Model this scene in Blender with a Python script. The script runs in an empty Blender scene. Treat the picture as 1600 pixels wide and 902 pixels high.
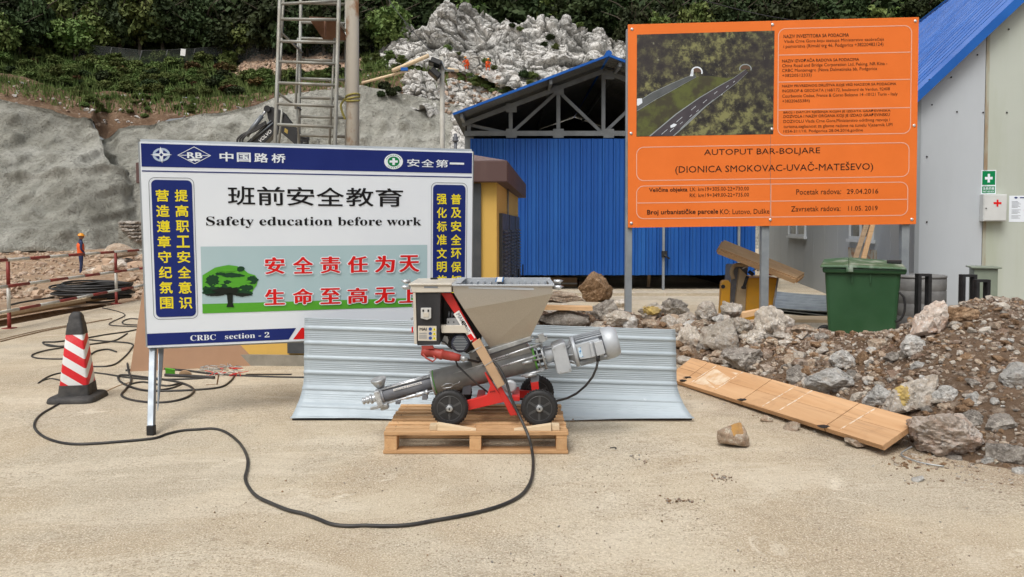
import bpy, math, random
import numpy as np
from mathutils import Vector, Matrix, noise as mn
R = math.radians
random.seed(7)
sc = bpy.context.scene
COL = sc.collection

# ---------------------------------------------------------------- camera, sky, sun, exposure
F, CX, CY, EYE, PITCH = 1200.0, 800.0, 397.0, 1.47, R(2.0)
cam = bpy.data.cameras.new("camera"); cam_ob = bpy.data.objects.new("camera", cam); COL.objects.link(cam_ob)
cam.lens = 27.0; cam.sensor_width = 36.0; cam.shift_y = -54.0/1600.0
cam.clip_start = 0.05; cam.clip_end = 600
cam_ob.location = (0, 0, EYE); cam_ob.rotation_euler = (R(90)-PITCH, 0, 0)
sc.camera = cam_ob
SUN_EL, SUN_AZ = R(57), R(208)      # high soft sun, a little behind the camera and to the left
w = bpy.data.worlds.new("World"); sc.world = w; w.use_nodes = True
nt = w.node_tree; nt.nodes.clear()
sky = nt.nodes.new("ShaderNodeTexSky"); sky.sky_type = 'NISHITA'; sky.sun_disc = False
sky.sun_elevation = SUN_EL; sky.sun_rotation = SUN_AZ
sky.air_density = 1.0; sky.dust_density = 6.0; sky.ozone_density = 1.0
hs = nt.nodes.new("ShaderNodeHueSaturation"); hs.inputs['Saturation'].default_value = 0.30
bg = nt.nodes.new("ShaderNodeBackground"); bg.inputs['Strength'].default_value = 0.11
wo = nt.nodes.new("ShaderNodeOutputWorld")
nt.links.new(sky.outputs[0], hs.inputs['Color']); nt.links.new(hs.outputs[0], bg.inputs[0]); nt.links.new(bg.outputs[0], wo.inputs[0])
sun = bpy.data.lights.new("sun", 'SUN'); sun.energy = 1.35; sun.angle = R(30); sun.color = (1.0, 0.96, 0.9)
sun_ob = bpy.data.objects.new("sun", sun); COL.objects.link(sun_ob)
_d = Vector((math.sin(SUN_AZ)*math.cos(SUN_EL), math.cos(SUN_AZ)*math.cos(SUN_EL), math.sin(SUN_EL)))
sun_ob.rotation_euler = (-_d).to_track_quat('-Z', 'Y').to_euler(); sun_ob.location = (0, -5, 30)
sc.view_settings.view_transform = 'Standard'; sc.view_settings.look = 'None'
sc.view_settings.exposure = 0.24; sc.view_settings.gamma = 1.0
sc.cycles.use_denoising = True
sc.cycles.max_bounces = 6; sc.cycles.diffuse_bounces = 3; sc.cycles.glossy_bounces = 3

# ---------------------------------------------------------------- measuring: photograph pixel -> point in the place
CP, SP = math.cos(PITCH), math.sin(PITCH)
def ray(px, py):
    a = (px-CX)/F; b = (CY-py)/F
    return Vector((a, CP+b*SP, -SP+b*CP))
EYEV = Vector((0, 0, EYE))
def W(px, py, Y):
    d = ray(px, py); return EYEV + d*(Y/d.y)
def G(px, py, z=0.0):
    d = ray(px, py); return EYEV + d*((z-EYE)/d.z)
def HIT(px, py, p0, n):
    d = ray(px, py); return EYEV + d*((p0-EYEV).dot(n)/d.dot(n))

# ---------------------------------------------------------------- materials
MATS = {}
def srgb(h):
    if isinstance(h, str):
        v = [int(h[i:i+2], 16)/255 for i in (0, 2, 4)]
        return tuple((c/12.92 if c <= .04045 else ((c+.055)/1.055)**2.4) for c in v)+(1,)
    return tuple(h)+(1,) if len(h) == 3 else tuple(h)
class NT:
    def __init__(s, name):
        s.m = bpy.data.materials.new(name); s.m.use_nodes = True
        s.t = s.m.node_tree; s.b = s.t.nodes['Principled BSDF']; s.co = s.t.nodes.new('ShaderNodeTexCoord')
        s.out = s.t.nodes['Material Output']
    def n(s, typ, **kw):
        x = s.t.nodes.new(typ)
        for k, v in kw.items():
            if k.startswith('i_'):
                x.inputs[k[2:].replace('_', ' ')].default_value = v
            else: setattr(x, k, v)
        return x
    def l(s, a, b): s.t.links.new(a, b)
    def noise(s, scale, detail=4, rough=.55, coord='Object', stretch=None, dist=0.0):
        x = s.n('ShaderNodeTexNoise'); x.inputs['Scale'].default_value = scale
        x.inputs['Detail'].default_value = detail; x.inputs['Roughness'].default_value = rough
        x.inputs['Distortion'].default_value = dist
        src = s.co.outputs[coord if coord in s.co.outputs else 0]
        if stretch:
            mp = s.n('ShaderNodeMapping'); mp.inputs['Scale'].default_value = stretch; s.l(src, mp.inputs[0]); src = mp.outputs[0]
        s.l(src, x.inputs['Vector']); return x.outputs['Fac']
    def ramp(s, fac, stops, interp='LINEAR'):
        x = s.n('ShaderNodeValToRGB'); x.color_ramp.interpolation = interp
        e = x.color_ramp.elements
        while len(e) < len(stops): e.new(0.5)
        for i, (p, c) in enumerate(stops):
            e[i].position = p; e[i].color = srgb(c) if not isinstance(c, (int, float)) else (c, c, c, 1)
        s.l(fac, x.inputs[0]); return x.outputs[0]
    def mix(s, fac, a, b, mode='MIX'):
        x = s.n('ShaderNodeMix'); x.data_type = 'RGBA'; x.blend_type = mode
        for sock, v in ((x.inputs[0], fac), (x.inputs[6], a), (x.inputs[7], b)):
            if hasattr(v, 'node'): s.l(v, sock)
            elif isinstance(v, (int, float)): sock.default_value = v if sock is x.inputs[0] else (v, v, v, 1)
            else: sock.default_value = srgb(v)
        return x.outputs[2]
    def math(s, op, a, b=None):
        x = s.n('ShaderNodeMath'); x.operation = op
        for sock, v in ((x.inputs[0], a), (x.inputs[1], b)):
            if v is None: continue
            if hasattr(v, 'node'): s.l(v, sock)
            else: sock.default_value = v
        return x.outputs[0]
    def bump(s, h, strength=.3, dist=.01, prev=None):
        x = s.n('ShaderNodeBump'); x.inputs['Strength'].default_value = strength; x.inputs['Distance'].default_value = dist
        s.l(h, x.inputs['Height'])
        if prev: s.l(prev, x.inputs['Normal'])
        return x.outputs[0]
    def fin(s, color=None, rough=None, metal=0, normal=None, spec=None):
        for key, v in (('Base Color', color), ('Roughness', rough), ('Metallic', metal), ('Specular IOR Level', spec)):
            if v is None: continue
            if hasattr(v, 'node'): s.l(v, s.b.inputs[key])
            else: s.b.inputs[key].default_value = srgb(v) if key == 'Base Color' else v
        if normal: s.l(normal, s.b.inputs['Normal'])
        return s.m
def pm(name, c, c2=None, scale=6.0, rough=.6, metal=0.0, bump=0.0, bscale=60, bdist=.004, lo=.35, hi=.65, stretch=None, spec=None, detail=5):
    """plain painted / worn surface: two colours mixed by noise, fine relief"""
    if name in MATS: return MATS[name]
    s = NT(name); col = c
    if c2 is not None: col = s.ramp(s.noise(scale, detail, .6, stretch=stretch), [(lo, c), (hi, c2)])
    nrm = s.bump(s.noise(bscale, 5, .6, stretch=stretch), bump, bdist) if bump else None
    rr = s.ramp(s.noise(scale*1.7, 4), [(.3, max(0, rough-.08)), (.7, min(1, rough+.1))])
    MATS[name] = s.fin(col, rr, metal, nrm, spec); return MATS[name]

# ---------------------------------------------------------------- mesh helpers
def rot(ax, ang): return Matrix.Rotation(ang, 3, ax)
class MB:
    def __init__(s): s.v = []; s.f = []; s.m = []; s.sm = []
    def add(s, verts, faces, mi=0, smooth=False):
        o = len(s.v); s.v += [tuple(p) for p in verts]
        for f in faces: s.f.append(tuple(i+o for i in f)); s.m.append(mi); s.sm.append(smooth)
        return s
    def box(s, c, size, M=None, mi=0):
        x, y, z = [k/2 for k in size]; c = Vector(c)
        p = [Vector((i*x, j*y, k*z)) for i in (-1, 1) for j in (-1, 1) for k in (-1, 1)]
        if M is not None: p = [M @ q for q in p]
        return s.add([c+q for q in p], [(0, 1, 3, 2), (4, 6, 7, 5), (0, 4, 5, 1), (2, 3, 7, 6), (0, 2, 6, 4), (1, 5, 7, 3)], mi)
    def bx(s, x0, x1, y0, y1, z0, z1, mi=0):
        return s.box(((x0+x1)/2, (y0+y1)/2, (z0+z1)/2), (abs(x1-x0), abs(y1-y0), abs(z1-z0)), None, mi)
    def hexa(s, a, b, mi=0):
        """a, b: two rings of n points, joined"""
        n = len(a)
        fs = [tuple(range(n))[::-1], tuple(range(n, 2*n))]+[(i, (i+1) % n, n+(i+1) % n, n+i) for i in range(n)]
        return s.add(list(a)+list(b), fs, mi)
    def tube(s, pts, r, n=8, closed=False, mi=0, cap=True, smooth=True):
        pts = [Vector(p) for p in pts]; N = len(pts)
        rs = r if isinstance(r, (list, tuple)) else [r]*N
        up = None; V = []
        for i, p in enumerate(pts):
            if closed: t = pts[(i+1) % N]-pts[i-1]
            else: t = pts[min(i+1, N-1)]-pts[max(i-1, 0)]
            if t.length < 1e-9: t = Vector((0, 0, 1))
            t.normalize()
            if up is None:
                up = Vector((0, 0, 1)) if abs(t.z) < .9 else Vector((1, 0, 0))
            a = t.cross(up)
            if a.length < 1e-6: a = t.orthogonal()
            a.normalize(); b = a.cross(t).normalized(); up = b
            for k in range(n):
                q = 2*math.pi*k/n; V.append(p+(a*math.cos(q)+b*math.sin(q))*rs[i])
        fs = []
        for i in range(N if closed else N-1):
            j = (i+1) % N
            for k in range(n):
                l = (k+1) % n; fs.append((i*n+k, j*n+k, j*n+l, i*n+l))
        s.add(V, fs, mi, smooth)
        if cap and not closed:
            o = len(s.v)-len(V)
            s.f.append(tuple(o+k for k in range(n))); s.m.append(mi); s.sm.append(False)
            s.f.append(tuple(o+(N-1)*n+k for k in range(n))[::-1]); s.m.append(mi); s.sm.append(False)
        return s
    def cyl(s, p0, p1, r0, r1=None, n=16, mi=0, smooth=True):
        return s.tube([p0, p1], [r0, r0 if r1 is None else r1], n, mi=mi, smooth=smooth)
    def lathe(s, p, axis, prof, n=24, mi=0, smooth=True):
        """prof: list of (distance along axis, radius)"""
        axis = Vector(axis).normalized(); p = Vector(p)
        a = axis.orthogonal().normalized(); b = axis.cross(a); V = []
        for d, r in prof:
            for k in range(n):
                q = 2*math.pi*k/n; V.append(p+axis*d+(a*math.cos(q)+b*math.sin(q))*max(r, 1e-4))
        fs = [(i*n+k, i*n+(k+1) % n, (i+1)*n+(k+1) % n, (i+1)*n+k) for i in range(len(prof)-1) for k in range(n)]
        s.add(V, fs, mi, smooth)
        o = len(s.v)-len(V)
        s.f.append(tuple(o+k for k in range(n))[::-1]); s.m.append(mi); s.sm.append(False)
        s.f.append(tuple(o+(len(prof)-1)*n+k for k in range(n))); s.m.append(mi); s.sm.append(False)
        return s
    def prism_px(s, pts, Y0, Y1, mi=0):
        """outline measured on the photograph at depth Y0, given real thickness straight back to Y1"""
        a = [W(x, y, Y0) for x, y in pts]; b = [Vector((p.x, Y1, p.z)) for p in a]
        return s.hexa(a, b, mi)
    def grid(s, P, mi=0, smooth=True):
        """P: (nu, nv, 3) array"""
        nu, nv = P.shape[:2]; o = len(s.v); s.v += [tuple(p) for p in P.reshape(-1, 3).tolist()]
        for i in range(nu-1):
            for j in range(nv-1):
                s.f.append((o+i*nv+j, o+(i+1)*nv+j, o+(i+1)*nv+j+1, o+i*nv+j+1)); s.m.append(mi); s.sm.append(smooth)
        return s
    def build(s, name, mats, parent=None, loc=None, bevel=0, kind=None, label=None, wn=False):
        if not isinstance(mats, (list, tuple)): mats = [mats]
        if parent is not None: L = LOC[parent.name]
        elif loc is not None: L = Vector(loc)
        else:
            A = np.array(s.v); L = Vector((float(A[:, 0].mean()), float(A[:, 1].mean()), float(A[:, 2].min())))
        me = bpy.data.meshes.new(name)
        A = np.array([tuple(p) for p in s.v], dtype=float)-np.array(tuple(L))
        me.from_pydata(A.tolist(), [], s.f); me.validate()
        for m in mats: me.materials.append(m)
        if len(me.polygons) == len(s.f):
            me.polygons.foreach_set('material_index', s.m); me.polygons.foreach_set('use_smooth', s.sm)
        me.update()
        ob = bpy.data.objects.new(name, me); COL.objects.link(ob)
        if parent is not None: ob.parent = parent; LOC[ob.name] = Vector(L)
        else: ob.location = L; LOC[ob.name] = Vector(L)
        if bevel:
            b = ob.modifiers.new('bevel', 'BEVEL'); b.width = bevel; b.segments = 2; b.limit_method = 'ANGLE'; b.angle_limit = R(40)
        if kind: ob['kind'] = kind
        if label: ob['label'] = label
        return ob
LOC = {}
def thing(name, label, cat, loc=(0, 0, 0), group=None):
    o = bpy.data.objects.new(name, None); COL.objects.link(o); o.location = loc
    o.empty_display_size = .1
    LOC[o.name] = Vector(loc); return tag(o, label, cat, group)
def tag(o, label, cat, group=None):
    o['label'] = label; o['category'] = cat
    if group: o['group'] = group
    return o
def struct(o): o['kind'] = 'structure'; return o
def stuff(o, label=None, cat=None):
    o['kind'] = 'stuff'
    if label: o['label'] = label
    if cat: o['category'] = cat
    return o
def dup(root, loc, rz=0, scale=None, label=None, group=None):
    r = root.copy(); COL.objects.link(r); r.location = loc; r.rotation_euler = (0, 0, rz); LOC[r.name] = Vector(loc)
    if scale: r.scale = scale if isinstance(scale, (tuple, list)) else (scale,)*3
    if label: r['label'] = label
    if group: r['group'] = group
    for ch in list(root.children):
        c = ch.copy(); COL.objects.link(c); c.parent = r
        for g in ch.children:
            d = g.copy(); COL.objects.link(d); d.parent = c
    return r

# ---------------------------------------------------------------- numpy noise
def _hash(ix, iy, seed):
    h = (ix.astype(np.int64)*374761393+iy.astype(np.int64)*668265263+seed*1442695041) & 0x7fffffff
    h = ((h ^ (h >> 13))*1274126177) & 0x7fffffff
    h = (h ^ (h >> 16)) & 0xffffff
    return h/float(0xffffff)
def vnoise(x, y, seed=0):
    ix, iy = np.floor(x), np.floor(y); fx, fy = x-ix, y-iy
    fx = fx*fx*(3-2*fx); fy = fy*fy*(3-2*fy)
    a, b = _hash(ix, iy, seed), _hash(ix+1, iy, seed); c, d = _hash(ix, iy+1, seed), _hash(ix+1, iy+1, seed)
    return (a*(1-fx)+b*fx)*(1-fy)+(c*(1-fx)+d*fx)*fy
def fbm(x, y, octaves=4, seed=0, gain=.5):
    t = 0; amp = 1; s = 0
    for o in range(octaves):
        t = t+amp*(vnoise(x*2**o+17.3*o, y*2**o-9.1*o, seed+o)-.5); s += amp; amp *= gain
    return t/s*2
def facets(x, y, seed=0, tilt=1.0):
    """blocky broken rock: every Voronoi cell is its own tilted plane; returns (height, edge)"""
    ix, iy = np.floor(x), np.floor(y)
    d1 = np.full(x.shape, 9.0); d2 = np.full(x.shape, 9.0); h = np.zeros(x.shape)
    for i in (-1, 0, 1):
        for j in (-1, 0, 1):
            cx, cy = ix+i, iy+j
            qx = cx+_hash(cx, cy, seed); qy = cy+_hash(cx, cy, seed+5)
            d = (x-qx)**2+(y-qy)**2
            hh = _hash(cx, cy, seed+9)-.5+tilt*((_hash(cx, cy, seed+11)-.5)*(x-qx)+(_hash(cx, cy, seed+13)-.5)*(y-qy))*2
            closer = d < d1
            d2 = np.where(closer, d1, np.minimum(d2, d)); h = np.where(closer, hh, h); d1 = np.where(closer, d, d1)
    return h, np.sqrt(d2)-np.sqrt(d1)

# ---------------------------------------------------------------- rocks
_ICO = {}
def ico(sub):
    if sub not in _ICO:
        import bmesh
        bm = bmesh.new(); bmesh.ops.create_icosphere(bm, subdivisions=sub, radius=1)
        _ICO[sub] = (np.array([tuple(v.co) for v in bm.verts]), [tuple(v.index for v in f.verts) for f in bm.faces]); bm.free()
    return _ICO[sub]
def rock_verts(seed, sub=3, planes=13, rough=.05):
    rs = np.random.RandomState(seed); V, Fc = ico(sub)
    n = rs.normal(size=(planes, 3)); n /= np.linalg.norm(n, axis=1)[:, None]
    d = rs.uniform(.55, .95, planes)
    dots = V @ n.T
    r = np.min(np.where(dots > .08, d/np.maximum(dots, .08), 1.35), axis=1); r = np.minimum(r, 1.35)
    if rough:
        ph = rs.uniform(0, 50, 3)
        nz = np.array([mn.fractal(Vector(p)*2.3+Vector(ph), 1.0, 2.0, 4) for p in V.tolist()])
        if sub >= 4:      # broken ledges and pits on the big ones
            n2 = np.array([abs(mn.fractal(Vector(p)*5.5+Vector(ph), 1.0, 2.0, 4)) for p in V.tolist()]); st_ = V @ n[0]*5+nz*1.5
            nz = nz-1.1*n2+.35*np.abs((st_-np.floor(st_))-.5)
        r = r*(1+rough*nz)
    P = V*r[:, None]
    P -= (P.max(0)+P.min(0))/2; P /= (P.max(0)-P.min(0))/2
    return P, Fc
# ---------------------------------------------------------------- surface library
def m_concrete_ground():
    s = NT('pale_concrete_yard')
    base = s.ramp(s.noise(.35, 5, .6), [(.3, (.44, .36, .25)), (.5, (.54, .465, .345)), (.7, (.56, .505, .405))])
    stain = s.noise(.9, 6, .65, dist=.6)
    c = s.mix(s.ramp(stain, [(.44, 0.0), (.58, .6)]), base, (.38, .295, .195))
    grey = s.noise(.55, 4, .6)
    c = s.mix(s.ramp(grey, [(.49, 0.0), (.58, .55)]), c, (.43, .39, .315))
    trk = s.noise(1.0, 6, .68, stretch=(.45, 1.3, 1), dist=.9)
    c = s.mix(s.ramp(trk, [(.52, 0.0), (.61, .65)]), c, (.64, .575, .46))
    c = s.mix(s.ramp(s.noise(.8, 7, .72, stretch=(1, .5, 1), dist=1.1), [(.34, .55), (.44, 0.0)]), c, (.33, .27, .195))
    pale = s.noise(1.4, 7, .7, dist=1.2)
    c = s.mix(s.ramp(pale, [(.59, 0.0), (.67, .8)]), c, (.74, .68, .56))
    # brown dirt tracked and washed out of the rubble heap
    xyz = s.n('ShaderNodeSeparateXYZ'); s.l(s.co.outputs['Object'], xyz.inputs[0])
    dd = s.math('ADD', s.math('MULTIPLY', s.math('SUBTRACT', xyz.outputs[0], 1.6), .863), s.math('MULTIPLY', s.math('SUBTRACT', xyz.outputs[1], 7.0), .504))
    dd = s.math('ADD', dd, s.math('MULTIPLY', s.math('SUBTRACT', s.noise(2.2, 6, .7), .5), 1.5))
    near = s.math('LESS_THAN', xyz.outputs[1], 11.0)
    c = s.mix(s.math('MULTIPLY', near, s.ramp(s.math('ADD', dd, .55), [(.0, 0.0), (.5, .8)])), c, (.29, .21, .14))
    pit_d = s.math('ADD', s.math('SUBTRACT', s.math('MULTIPLY', xyz.outputs[0], -1.0), 6.6), s.math('MULTIPLY', s.math('SUBTRACT', s.noise(1.5, 5, .7), .5), 1.6))
    c = s.mix(s.ramp(pit_d, [(.1, 0.0), (.9, .5)]), c, (.36, .27, .18))
    g1 = s.noise(62, 4, .75); g2 = s.noise(120, 3, .75); g0 = s.noise(20, 5, .75, stretch=(.6, 1, 1))
    patch = s.ramp(s.noise(1.1, 4, .6), [(.35, .25), (.6, 1.0)])
    c = s.mix(s.math('MULTIPLY', patch, s.ramp(g1, [(.38, .9), (.50, 0.0)])), c, (.25, .195, .135))
    c = s.mix(s.ramp(g2, [(.50, 0.0), (.62, .85)]), c, (.74, .665, .53))
    c = s.mix(s.math('MULTIPLY', patch, s.ramp(g0, [(.34, .6), (.46, 0.0)])), c, (.30, .23, .155))
    nrm = s.bump(g0, .6, .016); nrm = s.bump(g1, .8, .007, nrm)
    return s.fin(c, .93, 0, nrm, .25)
def m_dirt(name='red_brown_dirt', a=(.30, .20, .13), b=(.17, .105, .065), pale=(.46, .38, .29), sc_=1.0, disp=.03):
    s = NT(name)
    c = s.ramp(s.noise(.8*sc_, 6, .65), [(.3, a), (.65, b)])
    c = s.mix(s.ramp(s.noise(5*sc_, 6, .7), [(.52, 0.0), (.66, .8)]), c, pale)
    c = s.mix(s.ramp(s.noise(17*sc_, 4, .7), [(.3, .6), (.48, 0.0)]), c, tuple(k*.45 for k in b))
    h = s.noise(9*sc_, 6, .7)
    return s.fin(c, .95, 0, s.bump(h, .8, disp), .2)
def m_shotcrete():
    s = NT('grey_sprayed_concrete')
    c = s.ramp(s.noise(.16, 6, .6), [(.34, (.36, .357, .31)), (.5, (.50, .497, .44)), (.64, (.66, .657, .60))])
    st = s.noise(.5, 6, .68, stretch=(1, 1, .3), dist=.7)
    c = s.mix(s.ramp(st, [(.47, 0.0), (.58, .6)]), c, (.27, .265, .22))
    c = s.mix(s.ramp(s.noise(1.3, 6, .7), [(.55, 0.0), (.72, .4)]), c, (.52, .50, .45))
    c = s.mix(s.ramp(s.noise(5, 6, .75, dist=.5), [(.36, .6), (.48, 0.0)]), c, (.16, .15, .125))
    nrm = s.bump(s.noise(1.1, 7, .68, dist=.4), 1.0, .9); nrm = s.bump(s.noise(6, 5, .7), .8, .14, nrm)
    return s.fin(c, .95, 0, nrm, .2)
def m_rockface():
    s = NT('weathered_limestone')
    c = s.ramp(s.noise(.35, 7, .65), [(.32, (.31, .305, .285)), (.46, (.54, .535, .51)), (.58, (.76, .745, .71))])
    v = s.n('ShaderNodeTexVoronoi'); v.feature = 'DISTANCE_TO_EDGE'; v.inputs['Scale'].default_value = 1.1
    nz = s.n('ShaderNodeTexNoise'); nz.inputs['Scale'].default_value = .9; nz.inputs['Detail'].default_value = 5
    s.l(s.co.outputs['Object'], nz.inputs['Vector'])
    ad = s.n('ShaderNodeMix'); ad.data_type = 'RGBA'; ad.blend_type = 'ADD'; ad.inputs[0].default_value = .9
    s.l(s.co.outputs['Object'], ad.inputs[6]); s.l(nz.outputs['Color'], ad.inputs[7]); s.l(ad.outputs[2], v.inputs['Vector'])
    c = s.mix(s.ramp(v.outputs['Distance'], [(.0, .8), (.035, 0.0)]), c, (.09, .085, .075))
    c = s.mix(s.ramp(s.noise(2.6, 7, .8, stretch=(1, 1, .4), dist=.8), [(.56, 0.0), (.66, .7)]), c, (.15, .15, .14))
    c = s.mix(s.ramp(s.noise(.9, 6, .75, dist=.6), [(.33, .5), (.43, 0.0)]), c, (.22, .215, .20))
    c = s.mix(s.ramp(s.noise(.22, 4, .6), [(.56, 0.0), (.72, .5)]), c, (.42, .33, .22))
    nrm = s.bump(v.outputs['Distance'], .5, .5); nrm = s.bump(s.noise(2.5, 8, .7), .8, .35, nrm)
    return s.fin(c, .9, 0, nrm, .25)
def m_rock(name, cols, stain, lo=.5, hi=.66):
    s = NT(name)
    oi = s.n('ShaderNodeObjectInfo')
    c = s.ramp(s.noise(4.0, 7, .68), [(.3, cols[0]), (.5, cols[1]), (.7, cols[2])])
    c = s.mix(s.ramp(s.noise(3.1, 6, .7, dist=.5), [(lo, 0.0), (hi, .85)]), c, stain)
    c = s.mix(s.ramp(s.noise(19, 6, .8, dist=.8), [(.36, .6), (.48, 0.0)]), c, tuple(k*.35 for k in cols[0]))
    c = s.mix(s.ramp(s.noise(33, 5, .8), [(.54, 0.0), (.64, .7)]), c, tuple(min(.8, k*1.35) for k in cols[2]))
    v = s.n('ShaderNodeHueSaturation'); s.l(c, v.inputs['Color'])
    s.l(s.math('ADD', s.math('MULTIPLY', oi.outputs['Random'], .4), .84), v.inputs['Value'])
    nrm = s.bump(s.noise(11, 7, .75, dist=.6), 1.0, .05); nrm = s.bump(s.noise(55, 5, .75), .9, .012, nrm)
    return s.fin(v.outputs[0], .9, 0, nrm, .25)
def m_leaf(name, a, b, trans=.25):
    s = NT(name); oi = s.n('ShaderNodeObjectInfo')
    c = s.ramp(s.noise(1.1, 4, .6), [(.35, a), (.65, b)])
    v = s.n('ShaderNodeHueSaturation'); s.l(c, v.inputs['Color'])
    s.l(s.math('ADD', s.math('MULTIPLY', oi.outputs['Random'], .7), .65), v.inputs['Value'])
    s.l(s.math('ADD', s.math('MULTIPLY', oi.outputs['Random'], .05), .475), v.inputs['Hue'])
    return s.fin(v.outputs[0], .7, 0, None, .2)
def m_wood(name, a, b, dark=(.16, .09, .045), axis=0, rough=.75, gscale=1.0, rz=0.0, var=.4):
    s = NT(name)
    if rz:
        mp = s.n('ShaderNodeMapping'); mp.vector_type = 'TEXTURE'; mp.inputs['Rotation'].default_value = (0, 0, rz); s.l(s.co.outputs['Object'], mp.inputs[0]); s.co = mp
    st = [22*gscale]*3; st[axis] = 1.6*gscale
    g = s.noise(1.0, 5, .6, stretch=tuple(st), dist=.4)
    c = s.ramp(g, [(.3, a), (.7, b)])
    c = s.mix(s.ramp(s.noise(3.0, 5, .65), [(.55, 0.0), (.75, .45)]), c, dark)
    st2 = [90*gscale]*3; st2[axis] = 4*gscale
    f = s.noise(1.0, 3, .6, stretch=tuple(st2))
    c = s.mix(s.ramp(f, [(.28, .5), (.42, 0.0)]), c, dark)
    oi = s.n('ShaderNodeObjectInfo'); v = s.n('ShaderNodeHueSaturation'); s.l(c, v.inputs['Color'])
    s.l(s.math('ADD', s.math('MULTIPLY', oi.outputs['Random'], var), .98-var/2), v.inputs['Value'])
    return s.fin(v.outputs[0], rough, 0, s.bump(g, .3, .003), .25)
def m_streaked(name, base, streak, rough=.5, metal=0, zs=.25, amt=.6, sc_=3.0, lo=.5, hi=.75, bump=0):
    """wall sheet with rain streaks running down"""
    s = NT(name)
    st = s.noise(sc_, 6, .65, stretch=(1, 1, zs))
    c = s.mix(s.ramp(st, [(lo, 0.0), (hi, amt)]), base, streak)
    c = s.mix(s.ramp(s.noise(.7, 4, .6), [(.3, .18), (.7, 0.0)]), c, tuple(k*.55 for k in base))
    nrm = s.bump(s.noise(1.2, 3, .5), .25, .03) if bump else None
    return s.fin(c, rough, metal, nrm)
def m_galv():
    s = NT('bare_galvanised_sheet')
    c = s.ramp(s.noise(2.2, 6, .6, stretch=(.35, 1, 1.5)), [(.3, (.36, .42, .465)), (.7, (.47, .54, .585))])
    c = s.mix(s.ramp(s.noise(7, 6, .75), [(.66, 0.0), (.76, .5)]), c, (.83, .86, .88))
    c = s.mix(s.ramp(s.noise(1.4, 6, .7, stretch=(.3, 1, 2)), [(.58, 0.0), (.72, .22)]), c, (.30, .33, .35))
    return s.fin(c, s.ramp(s.noise(14, 3), [(.3, .5), (.7, .68)]), .12, None)
def m_terrain_green(name='weedy_hillside'):
    s = NT(name)
    c = s.ramp(s.noise(.25, 7, .65), [(.35, (.045, .06, .02)), (.55, (.03, .045, .014)), (.72, (.15, .095, .05))])
    return s.fin(c, .95, 0, s.bump(s.noise(3, 6, .7), 1.0, .3), .1)
M = {}
M['ground'] = m_concrete_ground()
M['dirt'] = m_dirt()
M['soil'] = m_dirt('brown_soil_bank', (.23, .15, .095), (.13, .08, .05), (.32, .24, .17), .35, .25)
M['gravelbed'] = m_dirt('gravelly_soil', (.20, .135, .09), (.12, .08, .052), (.36, .30, .24), 2.4, .05)
M['pit'] = m_dirt('tan_site_dirt', (.42, .30, .20), (.30, .20, .13), (.55, .46, .36), .8, .08)
M['shot'] = m_shotcrete(); M['face'] = m_rockface(); M['hill'] = m_terrain_green()
M['rw'] = m_rock('pale_limestone', [(.40, .35, .29), (.60, .54, .46), (.76, .71, .64)], (.42, .29, .19), .52, .68)
M['rt'] = m_rock('tan_stained_stone', [(.33, .24, .17), (.52, .41, .31), (.68, .59, .49)], (.38, .25, .165), .44, .62)
M['rp'] = m_rock('pinkish_boulder_stone', [(.50, .42, .35), (.66, .56, .48), (.82, .77, .70)], (.56, .38, .28), .48, .62)
M['rg'] = m_rock('dark_grey_stone', [(.19, .17, .15), (.33, .30, .265), (.50, .465, .42)], (.28, .21, .15), .56, .7)
M['rl'] = m_rock('light_grey_stone', [(.37, .36, .34), (.57, .56, .53), (.80, .78, .74)], (.38, .29, .21), .50, .64)
M['rb'] = m_rock('rusty_brown_stone', [(.20, .125, .07), (.32, .205, .12), (.45, .32, .21)], (.15, .085, .045), .46, .62)
M['peb'] = m_rock('mixed_gravel', [(.20, .155, .12), (.36, .29, .23), (.55, .48, .41)], (.24, .15, .10), .45, .6)
M['yellow_mark'] = pm('yellow_paint_mark', (.50, .36, .10), (.36, .27, .12), 9, .8, bump=.4)
M['ochre'] = pm('orange_lichen_stain', (.45, .24, .06), (.30, .18, .08), 14, .85, bump=.5)
M['galv'] = m_galv()
M['steel'] = pm('grey_post_steel', (.25, .28, .30), (.33, .36, .38), 4, .5, .3, .1)
M['zinc'] = pm('zinc_plated_steel', (.50, .52, .53), (.33, .35, .36), 14, .4, .6)
M['chrome'] = pm('bright_machined_metal', (.66, .69, .72), (.42, .44, .46), 30, .3, .65)
M['alu'] = pm('cast_aluminium_paint', (.50, .53, .56), (.43, .46, .49), 10, .45, .25, .15, 140, .001)
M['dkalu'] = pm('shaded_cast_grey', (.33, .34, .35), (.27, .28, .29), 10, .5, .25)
M['dark'] = pm('near_black_rubber', (.011, .011, .012), (.022, .022, .023), 9, .62, 0, .3, 120, .001)
M['cable'] = pm('black_cable_jacket', (.012, .012, .014), (.045, .043, .04), 6, .5)
M['blackbox'] = pm('black_cabinet_paint', (.016, .017, .020), (.03, .03, .034), 5, .42)
M['red'] = pm('bright_red_frame_paint', (.62, .020, .018), (.54, .028, .022), 7, .38)
M['plugred'] = pm('brick_red_plastic', (.36, .045, .032), (.28, .04, .03), 9, .5)
M['beige'] = pm('warm_white_machine_paint', (.60, .56, .48), (.52, .48, .41), 7, .4)
M['white'] = pm('white_sticker', (.78, .78, .76), None, rough=.5)
M['green'] = pm('green_gasket', (.11, .36, .05), None, rough=.5)
M['cardboard'] = pm('brown_packing_tape', (.50, .34, .21), (.44, .29, .17), 6, .6)
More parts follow.
